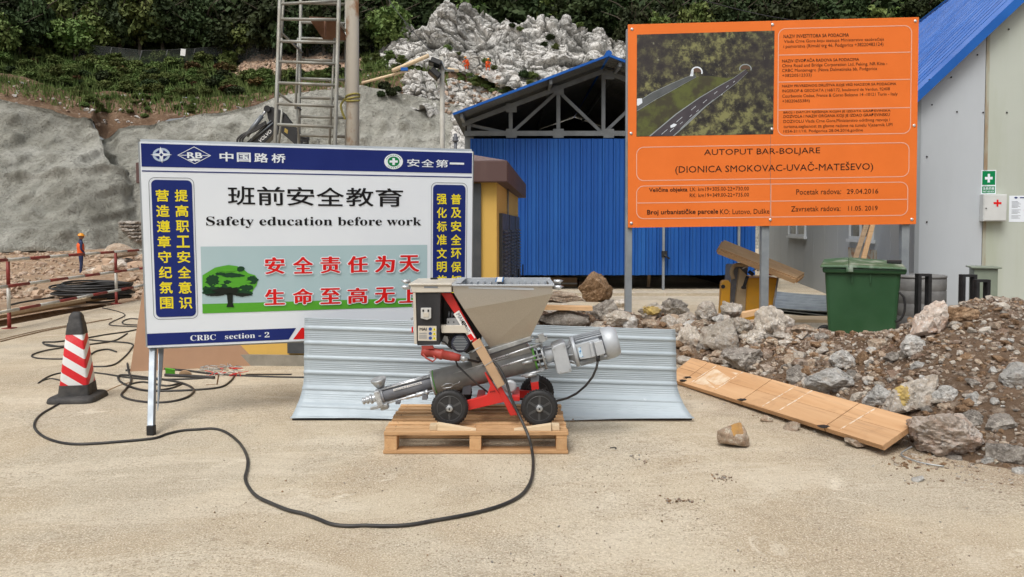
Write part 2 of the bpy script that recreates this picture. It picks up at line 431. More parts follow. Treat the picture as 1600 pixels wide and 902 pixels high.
def _hop():
    s = NT('bead_blasted_stainless')
    g = s.noise(350, 2, .6)
    c = s.ramp(g, [(.3, (.41, .385, .34)), (.7, (.54, .505, .45))])
    c = s.mix(s.ramp(s.noise(3.5, 4, .6), [(.55, 0.0), (.75, .4)]), c, (.46, .33, .27))
    return s.fin(c, .38, .72, s.bump(g, .15, .001))
M['hopper'] = _hop()
M['tubegrey'] = pm('dark_steel_mixing_tube', (.31, .31, .30), (.22, .22, .215), 8, .5, .45)
M['stator'] = pm('grey_stator_rubber', (.17, .18, .20), (.12, .125, .14), 9, .5, .2)
M['wood_p'] = m_wood('pallet_timber', (.46, .265, .125), (.58, .37, .20), (.20, .11, .055), var=.5)
M['wood_py'] = m_wood('pallet_timber_cross', (.50, .29, .14), (.60, .38, .20), (.24, .13, .065), axis=1)
M['wood_pale'] = m_wood('pale_wedge_timber', (.62, .48, .31), (.72, .58, .40), (.40, .27, .15))
M['wood_panel'] = m_wood('formwork_board', (.60, .37, .19), (.70, .47, .27), (.34, .20, .10), axis=0, gscale=.5)
M['wood_old'] = m_wood('weathered_plank', (.34, .24, .15), (.46, .34, .23), (.14, .09, .06), axis=0)
M['ply'] = pm('brown_fibreboard', (.33, .19, .11), (.38, .225, .135), 2.5, .7, 0, .15, 90, .002, stretch=(1, 1, 1))
M['cream'] = m_streaked('weathered_cream_panel', (.44, .47, .45), (.36, .37, .27), .6, 0, .2, .5, 1.6)
# ---------------------------------------------------------------- ground, pit, slopes
def tab(x, t): return np.interp(x, [a for a, b in t], [b for a, b in t])
# concrete yard: one sheet, with a straight broken edge on the left along the pit
def yard():
    xs = np.concatenate([[-7.55, -7.4, -7.2], np.linspace(-6.9, 7, 60), np.linspace(8, 60, 20)])
    ys = np.concatenate([np.linspace(-12, 2, 10), np.linspace(2.3, 18, 70), np.linspace(20, 70, 20)])
    X, Y = np.meshgrid(xs, ys, indexing='ij'); X = X.copy()
    X[0] += .05*fbm(ys*2.1, ys*0, 4, 3); Z = .012*fbm(X*.5, Y*.5, 3, 5); Z[Y > 16] = 0
    b = MB(); b.grid(np.stack([X, Y, Z], -1))
    e = [Vector((X[0, j], ys[j], Z[0, j])) for j in range(len(ys))]
    for j in range(len(ys)-1): b.add([e[j], e[j+1], e[j+1]-Vector((0, 0, .5)), e[j]-Vector((0, 0, .5))], [(0, 1, 2, 3)])
    return struct(b.build('ground', M['ground'], loc=(0, 0, 0)))
yard()
def pit_z(X, Y):
    z = np.interp(Y, [-12, 14, 18, 31, 38, 43, 60], [-.05, -.05, -.15, -.47, -.3, .1, .3])
    tr = np.clip(1-np.abs(X+7.85)/.42, 0, 1); z = z-.55*np.minimum(1, tr*2.2)
    u = X/np.maximum(Y, .1)
    z = z+.9*np.exp(-((X+13.2)/1.9)**2-((Y-29.5)/3.2)**2)+.55*np.exp(-((X+11.5)/1.6)**2-((Y-24.0)/2.2)**2)
    z = z+.45*np.exp(-((X+24)/5)**2-((Y-37)/3)**2)
    rough = np.clip((Y-15)/8, 0.15, 1)
    return z+.13*rough*fbm(X*.9, Y*.9, 4, 31)
def pit():
    xs = np.concatenate([np.linspace(-70, -20, 50), np.linspace(-19.6, -8.4, 60), np.linspace(-8.3, -7.45, 12)])
    ys = np.concatenate([np.linspace(-10, 8, 10), np.linspace(8.5, 46, 110), np.linspace(47, 60, 8)])
    X, Y = np.meshgrid(xs, ys, indexing='ij')
    b = MB(); b.grid(np.stack([X, Y, pit_z(X, Y)], -1)); return struct(b.build('dirt_ground', M['pit'], loc=(0, 0, 0)))
pit()

PX0, PX1 = -520, 2250
SH_BOT = [(PX0, 404), (0, 398), (100, 397), (150, 399), (220, 397), (400, 398), (2250, 398)]
SH_BY = [(PX0, 40), (0, 42), (150, 44), (215, 47), (400, 50), (700, 52), (2250, 52)]
SH_TOP = [(PX0, 120), (-60, 140), (0, 152), (40, 160), (80, 165), (120, 178), (148, 182), (154, 206), (166, 214), (172, 203), (182, 196), (215, 192), (250, 187), (300, 178), (350, 170), (400, 161),
          (440, 148), (500, 141), (560, 138), (620, 144), (660, 152), (700, 160), (760, 170), (900, 176), (2250, 180)]
SH_TY = [(PX0, 49), (0, 51), (148, 52.5), (170, 55), (400, 58), (700, 60), (2250, 60)]
SO_TOP = [(PX0, 95), (0, 118), (60, 128), (100, 140), (150, 146), (220, 146), (300, 152), (380, 150), (430, 140), (470, 126), (560, 115), (640, 105), (700, 110), (760, 120), (900, 120), (2250, 120)]
SO_TY = [(PX0, 55), (0, 57), (300, 61), (700, 63), (2250, 63)]
FN_TOP = [(PX0, 30), (0, 52), (125, 88), (215, 96), (400, 88), (560, 86), (640, 84), (800, 80), (2250, 80)]
FN_TY = [(PX0, 64), (0, 66), (400, 69), (2250, 70)]
def loft(name, mat, rows, ncol, sub, disp, dscale, seed, block=0.0, bscale=.5, extra=None, noedge=False, slant=0.0):
    px_ = np.linspace(PX0, PX1, ncol)
    ring = []
    for ri, (py_t, Y_t) in enumerate(rows):
        px = px_+(slant*np.exp(-((px_-175)/150.0)**2) if ri == 0 else 0)
        py = tab(px, py_t); Y = tab(px, Y_t)
        ring.append(np.array([tuple(W(a, b, c)) for a, b, c in zip(px, py, Y)]))
    P = []
    for k in range(len(rows)-1):
        for t in np.linspace(0, 1, sub[k], endpoint=(k == len(rows)-2)): P.append(ring[k]*(1-t)+ring[k+1]*t)
    P = np.stack(P, 1)
    du = np.gradient(P, axis=0); dv = np.gradient(P, axis=1); N = np.cross(du, dv); N /= np.linalg.norm(N, axis=2)[..., None]+1e-9
    if N[..., 1].mean() > 0: N = -N
    s1, s2 = P[..., 0], P[..., 2]+P[..., 1]*.35
    D = disp*fbm(s1*dscale, s2*dscale, 5, seed)
    if block:
        h, e = facets(s1*bscale+.3*fbm(s1*.4, s2*.4, 3, 77), s2*bscale, seed+3); D = D+block*h*np.clip(e*5, .3, 1)
    if extra is not None: D = D+extra(P)
    fade = np.ones(P.shape[1]); fade[0] = .25 if noedge else .6; fade[-1] = .25 if noedge else .6
    P = P+N*(D*fade[None, :])[..., None]
    b = MB(); b.grid(P); return b.build(name, mat, loc=(0, 0, 0)), P
def anchors(P):
    """rows of domed rock-bolt heads pressing through the sprayed concrete"""
    X, Z = P[..., 0], P[..., 2]; D = np.zeros(X.shape)
    for i in range(26):
        for j in range(7):
            cx = -36+i*1.75+(j % 2)*.8+random.uniform(-.2, .2); cz = .9+j*1.35+random.uniform(-.15, .15)
            D += .34*np.exp(-((X-cx)**2+(Z-cz)**2)/.11)-.14*np.exp(-((X-cx-.1)**2+(Z-cz+.45)**2)/.12)
    # a bench line running across and a few vertical drapes
    zl = 4.75+.03*(X+30); D += (.30*np.tanh((zl-Z)*3.0)+.42*np.exp(-((Z-zl)/.22)**2))*np.clip((-X-24)/2, 0, 1)
    D += .35*fbm(X*.55, Z*.25, 4, 91)+.10*np.abs(fbm(X*1.6+Z*.8, Z*.7, 4, 92))
    return D
o, SHP = loft('shotcrete_slope', M['shot'], [(SH_BOT, SH_BY), (SH_TOP, SH_TY)], 640, [120], 1.0, .16, 11, .18, .22, anchors, slant=68.0)
struct(o)
o, SOP = loft('soil_bank', M['soil'], [([(a, b+7) for a, b in SH_TOP], [(a, b+.5) for a, b in SH_TY]), (SO_TOP, SO_TY), ], 420, [36], .55, .35, 21, .2, .8)
struct(o)
o, HLP = loft('hillside', M['hill'], [([(a, b+5) for a, b in SO_TOP], [(a, b+.4) for a, b in SO_TY]), (FN_TOP, FN_TY), ([(PX0, -260), (PX1, -260)], [(PX0, 112), (PX1, 112)]), ([(PX0, -420), (PX1, -420)], [(PX0, 170), (PX1, 170)])], 260, [22, 60, 20], 1.2, .12, 41)
struct(o)
from mathutils.bvhtree import BVHTree
def bvh_of(P):
    nu, nv = P.shape[:2]; V = [Vector(p) for p in P.reshape(-1, 3).tolist()]
    return BVHTree.FromPolygons(V, [(i*nv+j, (i+1)*nv+j, (i+1)*nv+j+1, i*nv+j+1) for i in range(nu-1) for j in range(nv-1)])
BV_SO, BV_HL, BV_SH = bvh_of(SOP), bvh_of(HLP), bvh_of(SHP)
def on(bv, px, py):
    h = bv.ray_cast(EYEV, ray(px, py).normalized()); return h[0]

# ---------------------------------------------------------------- limestone outcrops
def outcrop(name, label, top, bot, Yb, Yt, px0, px1, nc, nr, seed, amp, bs, group=None, curve=1.0):
    px = np.linspace(px0, px1, nc); pt = tab(px, top); pb = tab(px, bot)
    T = np.linspace(0, 1, nr); P = np.zeros((nc, nr+6, 3))
    jag = 3.0*fbm(px*.11, px*0, 4, seed+8)
    for i in range(nc):
        e = min(1, min(i, nc-1-i)/(nc*.05)+.0)
        for j, t in enumerate(T):
            py = pb[i]*(1-t)+(pt[i]+jag[i])*t; yb_ = Yb if not isinstance(Yb, list) else float(tab(px[i], Yb)); Y = yb_+(Yt-yb_)*t**curve+(1-e)*3
            P[i, j] = W(px[i], py, Y)
        for k in range(6):
            P[i, nr+k] = P[i, nr-1]+np.array([0, 1.2*(k+1), -.5*(k+1)**1.5])
    X, Z = P[..., 0], P[..., 2]+.5*P[..., 1]
    wx = X+.45*fbm(X*.3, Z*.3, 3, seed+50)+Z*.25; wz = Z*.8+.45*fbm(X*.3+9, Z*.3, 3, seed+51)
    h1, e1 = facets(wx*bs*.50, wz*bs*.55, seed, 1.3); h2, e2 = facets(wx*bs*1.15, wz*bs*1.2, seed+20, 1.3); h3, e3 = facets(wx*bs*2.8, wz*bs*3.0, seed+40, 1.2)
    D = amp*(.95*h1+.50*h2+.20*h3-.62*np.exp(-e1*14)-.30*np.exp(-e2*12)-.10*np.exp(-e3*9))
    D += .9*amp*fbm(X*.22, Z*.22, 3, seed+1)+.30*amp*fbm(X*1.6, Z*1.6, 5, seed+2)
    v = P[:, :nr]*1.0
    du = np.gradient(P, axis=0); dv = np.gradient(P, axis=1); N = np.cross(du, dv); N /= np.linalg.norm(N, axis=2)[..., None]+1e-9
    N = N*.45+np.array([0, -.8, .12]); N /= np.linalg.norm(N, axis=2)[..., None]
    P = P+N*D[..., None]
    b = MB(); b.grid(P, smooth=False); o = b.build(name, M['face'])
    return tag(o, label, 'rock outcrop', group), P
OC_TOP = [(575, 96), (589, 83), (604, 66), (617, 49), (637, 38), (652, 38), (668, 26), (676, 18), (690, 9), (699, 4), (706, 5), (713, 15), (727, 11), (738, 13), (746, 17), (754, 28), (775, 31), (790, 38),
          (800, 33), (812, 30), (825, 26), (832, 34), (845, 29), (862, 30), (870, 38), (884, 34), (890, 47), (905, 50), (911, 46), (925, 50), (932, 46), (943, 47), (950, 56), (980, 60), (1010, 75), (1060, 95)]
o, OCP = outcrop('rock_outcrop', 'tall jagged pale grey limestone crag rising above the blue shed roof', OC_TOP, [(575, 106), (640, 104), (700, 108), (760, 122), (830, 150), (1060, 200)], [(578, 62.6), (735, 62.0), (800, 58.6), (1050, 58)], 67, 578, 1050, 520, 170, 5, .85, .75)
BV_OC = bvh_of(OCP)
o, OCP2 = outcrop('rock_outcrop', 'low pale rock ledge below the planks and beside the slim lamp pole',
        [(616, 150), (628, 128), (640, 108), (660, 106), (680, 112), (700, 118), (725, 125), (745, 135), (757, 150), (765, 168)], [(616, 170), (660, 172), (690, 215), (765, 215)], 58.6, 61.5, 616, 768, 240, 120, 15, .62, .9)
BV_OC2 = bvh_of(OCP2)
o, OCP3 = outcrop('rock_outcrop', 'broken pale rock slope directly behind the left eave of the blue shed roof',
        [(690, 150), (712, 132), (745, 138), (790, 112), (830, 100), (900, 110), (1000, 120)], [(690, 240), (800, 240), (1000, 240)], 54.5, 62, 688, 1000, 300, 110, 28, .5, .9)
BV_OC3 = bvh_of(OCP3)
class _Any:
    def ray_cast(s, o, d):
        best = (None, None, None, 1e9)
        for b_ in (BV_OC, BV_OC2, BV_OC3, BV_HL, BV_SO, BV_SH):
            h = b_.ray_cast(o, d)
            if h[0] is not None and h[3] < best[3]: best = h
        return best
ANY = _Any()

# ---------------------------------------------------------------- vegetation
def leaf_mesh(name, clumps, per, size, seed, spread=(1, 1, 1), fill=.55, mats=None, clump_r=.22, aspect=1.6):
    """clumps of small leaf faces spread through a unit crown; lower and inner parts left thinner"""
    rs = np.random.RandomState(seed); C = []
    while len(C) < clumps:
        p = rs.uniform(-1, 1, 3); r = np.linalg.norm(p)
        if r > 1 or r < fill*rs.rand() or p[2] < -.75: continue
        C.append(p)
    C = np.array(C)*np.array(spread)*(1-clump_r)
    n = clumps*per; cr = rs.uniform(.5, 1.25, clumps)*clump_r
    d = rs.normal(size=(n, 3)); d /= np.linalg.norm(d, axis=1)[:, None]; d *= rs.uniform(.35, 1, n)[:, None]**.6
    P = np.repeat(C, per, 0)+d*np.repeat(cr, per)[:, None]*np.array([1, 1, .72])
    nn = d*.6+rs.normal(size=(n, 3))*.6+np.array([0, 0, .35]); nn /= np.linalg.norm(nn, axis=1)[:, None]
    a = np.cross(nn, rs.normal(size=(n, 3))); a /= np.linalg.norm(a, axis=1)[:, None]; b = np.cross(nn, a)
    s = rs.uniform(.6, 1.3, n)[:, None]*size
    V = np.stack([P-a*s*aspect/2, P+b*s*.5, P+a*s*aspect/2, P-b*s*.5], 1).reshape(-1, 3)
    me = bpy.data.meshes.new(name); me.from_pydata(V.tolist(), [], [(4*i, 4*i+1, 4*i+2, 4*i+3) for i in range(n)])
    for m in (mats or []): me.materials.append(m)
    me.update(); return me
M['leaf_dark'] = m_leaf('dark_woodland_leaves', (.022, .036, .013), (.046, .066, .022))
M['leaf_mid'] = m_leaf('mid_green_leaves', (.085, .13, .035), (.17, .21, .065))
M['leaf_bright'] = m_leaf('fresh_green_leaves', (.10, .20, .03), (.17, .28, .05))
M['leaf_dry'] = m_leaf('dry_russet_leaves', (.12, .05, .025), (.10, .09, .03))
M['bark'] = pm('grey_brown_bark', (.12, .10, .075), (.07, .055, .04), 5, .9, 0, .5, 20, .02)
CR = [leaf_mesh('crown_leaves', 85, 42, .105, 100+i, (1, 1, .95), mats=[M['leaf_dark']], clump_r=.26) for i in range(4)]
CM = [leaf_mesh('crown_leaves', 80, 40, .105, 120+i, (1, 1, .9), mats=[M['leaf_mid']], clump_r=.26) for i in range(3)]
BU = [leaf_mesh('bush_leaves', 44, 55, .105, 140+i, (1, 1, .8), mats=[M['leaf_mid']], clump_r=.3) for i in range(3)]
BB = leaf_mesh('bush_leaves', 46, 40, .13, 150, (1, 1, .9), mats=[M['leaf_bright']], clump_r=.3)
BD = leaf_mesh('bush_leaves', 40, 34, .15, 152, (1, 1, .8), mats=[M['leaf_dark']], clump_r=.3)
BR = leaf_mesh('bush_leaves', 30, 30, .15, 151, (1, 1, .7), mats=[M['leaf_dry']], clump_r=.3)
def trunk_mesh():
    b = MB(); rs = random.Random(3)
    b.tube([(0, 0, -.6), (.02, .01, .1), (.05, -.02, .5), (.02, .03, .9)], [.035, .028, .02, .008], 7)
    for k in range(7):
        a = rs.uniform(0, 6.28); z = rs.uniform(.25, .8)
        b.tube([(.03, 0, z), (math.cos(a)*.25, math.sin(a)*.25, z+.18), (math.cos(a)*.5, math.sin(a)*.5, z+.28)], [.012, .008, .003], 5)
    me = bpy.data.meshes.new('trunk'); me.from_pydata(b.v, [], b.f); me.materials.append(M['bark']); me.update(); return me
TRK = trunk_mesh()
def tree(name, label, cat, group, loc, h, wid, crown, trunk=True):
    t = thing(name, label, cat, loc, group)
    if trunk:
        o = bpy.data.objects.new('trunk', TRK); COL.objects.link(o); o.parent = t; o.scale = (h, h, h); o.rotation_euler = (0, 0, random.uniform(0, 6.28))
    c = bpy.data.objects.new('crown', crown); COL.objects.link(c); c.parent = t
    c.location = (0, 0, h*.47); c.scale = (wid, wid, h*.52); c.rotation_euler = (random.uniform(-.15, .15), random.uniform(-.15, .15), random.uniform(0, 6.28))
    return t
rt = random.Random(11)
ntree = 0
for row, (py0, step) in enumerate([(88, 30), (68, 34), (42, 38), (12, 42), (-22, 48)]):
    px = -330+rt.uniform(0, 30)
    while px < 1650:
        jitter = rt.uniform(-9, 9)
        skip = (610 < px < 960 and row < 1) or (1010 < px < 1400 and row > 0) or px > 1560
        if not skip:
            p = on(BV_HL, px, py0+jitter)
            if p:
                lightk = rt.random() < .25
                tree('broadleaf_tree', 'mid green leafy tree in the dense wood on the hillside' if lightk else 'dark green leafy tree in the dense wood on the hillside', 'tree',
                     'lighter trees of the hillside wood' if lightk else 'dark trees of the hillside wood',
                     p, rt.uniform(4.6, 7.0)*p.y/75, rt.uniform(2.0, 3.1)*p.y/75, rt.choice(CM if lightk else CR)); ntree += 1
        px += step*rt.uniform(.75, 1.25)
# the far wood behind, one mass
def far_wood():
    rs = np.random.RandomState(5); N = 760; V = []; 
    base, _ = None, None
    cm = CR[0]; co = np.zeros(len(cm.vertices)*3); cm.vertices.foreach_get('co', co); co = co.reshape(-1, 4, 3)
    out = []
    for i in range(N):
        px = rs.uniform(-500, 2200); py = rs.uniform(-250, 84); p = on(BV_HL, px, py)
        if p is None or p.y < 70: continue
        k = rs.choice(len(co), 330, replace=False); s = rs.uniform(2.4, 3.8)*p.y/80
        a = rs.uniform(0, 6.28); c_, s_ = math.cos(a), math.sin(a)
        Q = co[k]; Q = np.stack([Q[..., 0]*c_-Q[..., 1]*s_, Q[..., 0]*s_+Q[..., 1]*c_, Q[..., 2]], -1)
        mid = Q.mean(1, keepdims=True); Q = mid+(Q-mid)*2.0
        out.append(Q*np.array([s, s, s*.9])+np.array([p.x, p.y, p.z+s*.8]))
    Vv = np.concatenate(out).reshape(-1, 3); me = bpy.data.meshes.new('distant_wood')
    me.from_pydata(Vv.tolist(), [], [(4*i, 4*i+1, 4*i+2, 4*i+3) for i in range(len(Vv)//4)]); me.materials.append(M['leaf_dark'])
    o = bpy.data.objects.new('distant_wood', me); COL.objects.link(o); stuff(o, 'dense dark wood covering the upper hillside behind everything', 'woodland')
far_wood()
def bush(px, py, r, mesh, bv, label, group, h=.8, name='bush'):
    p = on(bv, px, py)
    if p is None: return
    c = bpy.data.objects.new(name, mesh); COL.objects.link(c); s = r/F*p.y
    c.location = p+Vector((0, -s*.45, s*h*.3)); c.scale = (s, s, s*h); c.rotation_euler = (0, 0, rt.uniform(0, 6.28))
    LOC[c.name] = c.location; return tag(c, label, 'bush', group)
bush(83, 121, 18, BB, BV_SO, 'bright fresh green rounded bush on the brown bank at far left', None, .9)
for i in range(296):                       # thick scrub between the net fence and the bare soil
    px = rt.uniform(-60, 560); t = rt.random()
    lo = float(tab(px, SO_TOP)); hi = float(tab(px, FN_TOP))
    if 365 < px < 560: hi = 123
    k = rt.random()
    bush(px, lo-(lo-hi)*t, 7+14*rt.random()**1.5, rt.choice(BU) if k < .80 else BD if k < .95 else BR, BV_HL, 'low tangled green shrub in the scrub below the net fence', 'shrubs on the bank below the net fence', .75, 'shrub')
for i in range(60):
    px = rt.uniform(90, 440); a = float(tab(px, SH_TOP)); b_ = float(tab(px, SO_TOP))
    if rt.random() < .45 and px < 200: continue
    bush(px, b_+(a-b_)*rt.uniform(0, .75)**1.6, rt.uniform(3, 9), rt.choice(BU), BV_SO, 'small green weed tuft on the bare brown bank', 'weed tufts on the brown bank', .6, 'weed_tuft')
for px, py, r in [(128, 150, 12), (143, 158, 13), (155, 168, 12), (112, 143, 10), (165, 175, 8), (228, 183, 8), (232, 172, 7), (300, 175, 8), (135, 166, 9), (150, 176, 8)]:
    bush(px, py, r, BU[0], BV_SO, 'small green weed tuft on the bare brown bank', 'weed tufts on the brown bank', .7, 'weed_tuft')
for px, py, r in [(572, 100, 12), (590, 96, 14), (610, 92, 14), (628, 97, 12), (600, 106, 14), (640, 108, 9), (656, 104, 8), (578, 112, 10), (620, 110, 12), (560, 92, 10)]:
    bush(px, py, r, BU[1], ANY, 'green shrub between the rusty pole and the foot of the crag', 'shrubs beside the crag foot', .8, 'shrub')
for px, py, r in [(525, 108, 12), (532, 120, 11), (510, 118, 9)]:
    bush(px, py, r, BD, ANY, 'dark green shrub in front of the tan rubble bank behind the scaffold', 'dark shrubs behind the scaffold', 1.0, 'shrub')
for px, py, r in [(602, 140, 14), (612, 148, 12), (596, 150, 9), (575, 134, 9), (622, 142, 8)]:
    bush(px, py, r, BD, ANY, 'grey green shrub hanging over the top edge of the sprayed slope', 'shrubs over the slope edge', .9, 'shrub')
for px, py, r in [(860, 62, 10), (868, 76, 9), (850, 72, 8), (812, 48, 8), (818, 120, 12), (832, 122, 12), (828, 132, 9), (700, 78, 9), (716, 86, 6), (760, 98, 9), (772, 108, 7), (925, 98, 7), (800, 42, 7), (905, 42, 9)]:
    bush(px, py, r, rt.choice([BU[0], BU[2], BD]), ANY, 'green shrub growing from a crack in the pale crag', 'shrubs on the crag', .8, 'shrub')
for i in range(46):
    px = rt.uniform(715, 810); bush(px, 116+(px-715)*.36+rt.uniform(-6, 8), rt.uniform(5, 9), rt.choice(BU), ANY, 'green shrub on the strip above the blue shed eave', 'shrubs above the shed eave', .6, 'shrub')
for i in range(46):                        # trees and russet scrub just over the crag
    px = rt.uniform(750, 1000); k = rt.random()
    bush(px, float(tab(px, OC_TOP))-rt.uniform(3, 26), rt.uniform(9, 18), BR if (k < .25 and px > 860) else rt.choice(CM+CR), BV_HL, 'leafy bush on the skyline of the pale crag', 'bushes above the crag', .8)
def grass():
    rs = np.random.RandomState(9); V = []; Fc = []
    for i in range(15000):
        px = rs.uniform(-400, 700); lo = float(tab(px, SO_TOP))+6; hi = float(tab(px, FN_TOP))
        if 368 < px < 556: hi = 122
        p = on(BV_HL, px, lo-(lo-hi)*rs.rand()) if rs.rand() < .75 else on(BV_SO, px, lo+rs.rand()**2*25)
        if p is None: continue
        a = rs.uniform(0, 6.28); h = rs.uniform(.25, .75); w_ = .06; o = len(V)
        dx, dy = math.cos(a)*w_, math.sin(a)*w_; lx = rs.normal()*.2
        V += [(p.x-dx, p.y-dy, p.z-.05), (p.x+dx, p.y+dy, p.z-.05), (p.x+lx, p.y-.1, p.z+h)]; Fc.append((o, o+1, o+2))
    me = bpy.data.meshes.new('grass'); me.from_pydata(V, [], Fc); me.materials.append(M['leaf_mid']); o = bpy.data.objects.new('grass', me); COL.objects.link(o)
    stuff(o, 'rough green grass over the bank below the wood', 'grass')
grass()

# scattered stones joined as uncountable stuff
def stones(name, pts, mat, label, cat, sub=1, seed=1):
    """pts: list of (point, radius)"""
    rs = np.random.RandomState(seed); protos = [rock_verts(900+k, sub, 9, .12)[0] for k in range(8)]; Fc = np.array(ico(sub)[1]); nv = len(protos[0])
    V = np.zeros((len(pts)*nv, 3)); FF = np.zeros((len(pts)*len(Fc), 3), dtype=int)
    for i, (p, r) in enumerate(pts):
        Q = protos[rs.randint(8)]*np.array([r*rs.uniform(.7, 1.3), r*rs.uniform(.7, 1.2), r*rs.uniform(.45, .85)])
        a = rs.uniform(0, 6.28); c_, s_ = math.cos(a), math.sin(a); t = rs.uniform(-.4, .4)
        Q = np.stack([Q[:, 0]*c_-Q[:, 1]*s_, Q[:, 0]*s_+Q[:, 1]*c_, Q[:, 2]+t*Q[:, 0]], -1)
        V[i*nv:(i+1)*nv] = Q+np.array(tuple(p)); FF[i*len(Fc):(i+1)*len(Fc)] = Fc+i*nv
    me = bpy.data.meshes.new(name); me.from_pydata(V.tolist(), [], FF.tolist()); 
    mats = mat if isinstance(mat, list) else [mat]
    for m in mats: me.materials.append(m)
    if len(mats) > 1:
        mi = np.repeat(rs.randint(0, len(mats), len(pts)), len(Fc)); me.polygons.foreach_set('material_index', mi)
    me.update(); o = bpy.data.objects.new(name, me); COL.objects.link(o); return stuff(o, label, cat)
rs = np.random.RandomState(4); L = []
M['spoil'] = pm('tan_blasted_rubble', (.42, .28, .185), (.55, .42, .31), .8, .9, bump=.5, bscale=5, bdist=.05)
M['spoil2'] = pm('pale_blasted_rubble', (.30, .20, .14), (.46, .36, .28), .8, .9, bump=.5, bscale=5, bdist=.05)
for i in range(1500):
    px = rs.uniform(360, 566); u = rs.rand(); p = on(BV_HL, px, 120-u*(33 if px > 400 else 33*(px-360)/40+2))
    if p: L.append((p+Vector((0, -.05, .05)), rs.uniform(.10, .26)))
stones('blasted_rubble', L, [M['spoil'], M['spoil2']], 'bank of loose tan blasted rubble behind the scaffold', 'rubble', seed=2)
L = []
for i in range(260):
    px = rs.uniform(0, 600); p = on(BV_SO, px, float(tab(px, SO_TOP))+rs.rand()*50)
    if p: L.append((p, rs.uniform(.06, .2)))
for i in range(110):
    px = rs.uniform(690, 780); p = on(ANY, px, rs.uniform(120, 180))
    if p: L.append((p, rs.uniform(.1, .3)))
stones('loose_stones', L, [M['rl'], M['spoil2']], 'loose pale stones scattered over the brown bank', 'stones', seed=3)
L = []
for i in range(3600):
    Y = rs.uniform(17, 42); X = rs.uniform(-.70, -.44)*Y
    if rs.rand() < .35: X, Y = -13.2+rs.normal()*1.5, 29.0+rs.normal()*2.2
    if X/Y > -.42 or (-.64 < X/Y < -.50 and 20 < Y < 30.4 and rs.rand() < .93): continue
    z = float(pit_z(np.array([X]), np.array([Y]))[0]); L.append((Vector((X, Y, z+.03)), rs.uniform(.02, .09)*(2.0 if rs.rand() < .12 else 1)))
stones('site_rubble', L, [M['rt'], M['spoil'], M['spoil2']], 'loose tan rubble over the dirt beyond the striped barrier', 'rubble', seed=6)
# boulders one can pick out beyond the barrier
def rock_ob(name, seed, size, loc, mat, label, cat, group=None, sub=3, rz=None, tilt=None, planes=13, rough=.07):
    P, Fc = rock_verts(seed, sub, planes, rough); P = P*np.array(size)/2
    me = bpy.data.meshes.new(name); me.from_pydata(P.tolist(), [], Fc); me.materials.append(mat)
    o = bpy.data.objects.new(name, me); COL.objects.link(o); o.location = loc
    o.rotation_euler = (tilt or 0, 0, rz if rz is not None else 0); LOC[o.name] = Vector(loc); return tag(o, label, cat, group)
rr = random.Random(8)
rock_ob('boulder', 301, (1.05, .8, .55), (-13.9, 27.3, .62), M['rt'], 'flat tan boulder on the heap just right of the standing worker', 'boulder')
for i in range(26):
    px = rr.uniform(135, 222); py = rr.uniform(378, 424) if px > 175 else rr.uniform(398, 424); Y = 29-(py-380)*.10; p = W(px, py, Y)
    z = float(pit_z(np.array([p.x]), np.array([Y]))[0]); s = rr.uniform(.3, .75)
    rock_ob('boulder', 310+i, (s, s*.8, s*.6), (p.x, Y, z+s*.15), rr.choice([M['rt'], M['rw'], M['spoil']]), 'tan broken boulder in the heap between the worker and the white board', 'boulder', 'boulders of the heap beside the worker', sub=2, rz=rr.uniform(0, 6))
# dry stone wall end at the foot of the slope
t = thing('dry_stone_wall', 'dark grey rough stone block wall at the slope foot left of the white board', 'stone wall', (W(207, 360, 36).x, 36, .5))
for i in range(9):
    for j in range(6):
        p = W(190+i*5.2+(j % 2)*2+(5-j)*.0, 348+j*5.6, 36-(5-j)*.0); s = .155
        if i < (j-1)*1.2-1: continue
        P, Fc = rock_verts(600+i*7+j, 1, 8, .05); b = MB(); b.add((P*np.array([s*.98, .2, s*.55*1.0])*np.array([1, 1, 1.05])+np.array(tuple(p))).tolist(), Fc)
        b.build('stone', M['rg'], t)
b = MB(); b.bx(W(184, 345, 36).x, W(240, 345, 36).x, 36.02, 37.5, -.5, W(200, 346, 36).z); b.build('wall_core', M['shot'], t)
# ---------------------------------------------------------------- blue truss shed
M['blue'] = m_streaked('blue_painted_sheet', (.002, .082, .36), (.015, .14, .46), .6, 0, .12, .7, 2.2, .45, .75)
M['blue_roof'] = pm('blue_roof_sheet', (.005, .085, .36), (.010, .12, .46), 1.2, .46, spec=.35)
M['roof_under'] = pm('grey_roof_underside', (.17, .175, .165), (.12, .125, .12), 1.2, .7)
M['truss'] = pm('grey_truss_steel', (.27, .29, .29), (.20, .21, .21), 3, .55, .2)
M['inner'] = pm('shade_toned_lining', (.05, .05, .05), (.03, .03, .03), 1.0, .9)  # near-black lining, the dark of the shed's inside put into its colour
SY = 17.3
def z_at(py, Y): return W(800, py, Y).z
def x_at(px, Y, py=355): return W(px, py, Y).x
shed = thing('open_gable_shed', 'blue metal shed with grey roof trusses and closed blue sheet front', 'shed', (2.2, SY, 0))
xl, xr = x_at(735, SY), x_at(1181, SY); zb, zt = z_at(430, SY), z_at(217, SY)
RX, RZ = x_at(951, 16.5, 88), z_at(88, 16.5)      # ridge at the roof's front edge
EX, EZ = x_at(708, 16.5, 180), z_at(180, 16.5)
sl = (RZ-EZ)/(RX-EX); ERX = RX+(RX-EX)
npan = 26; pw = (xr-xl)/npan
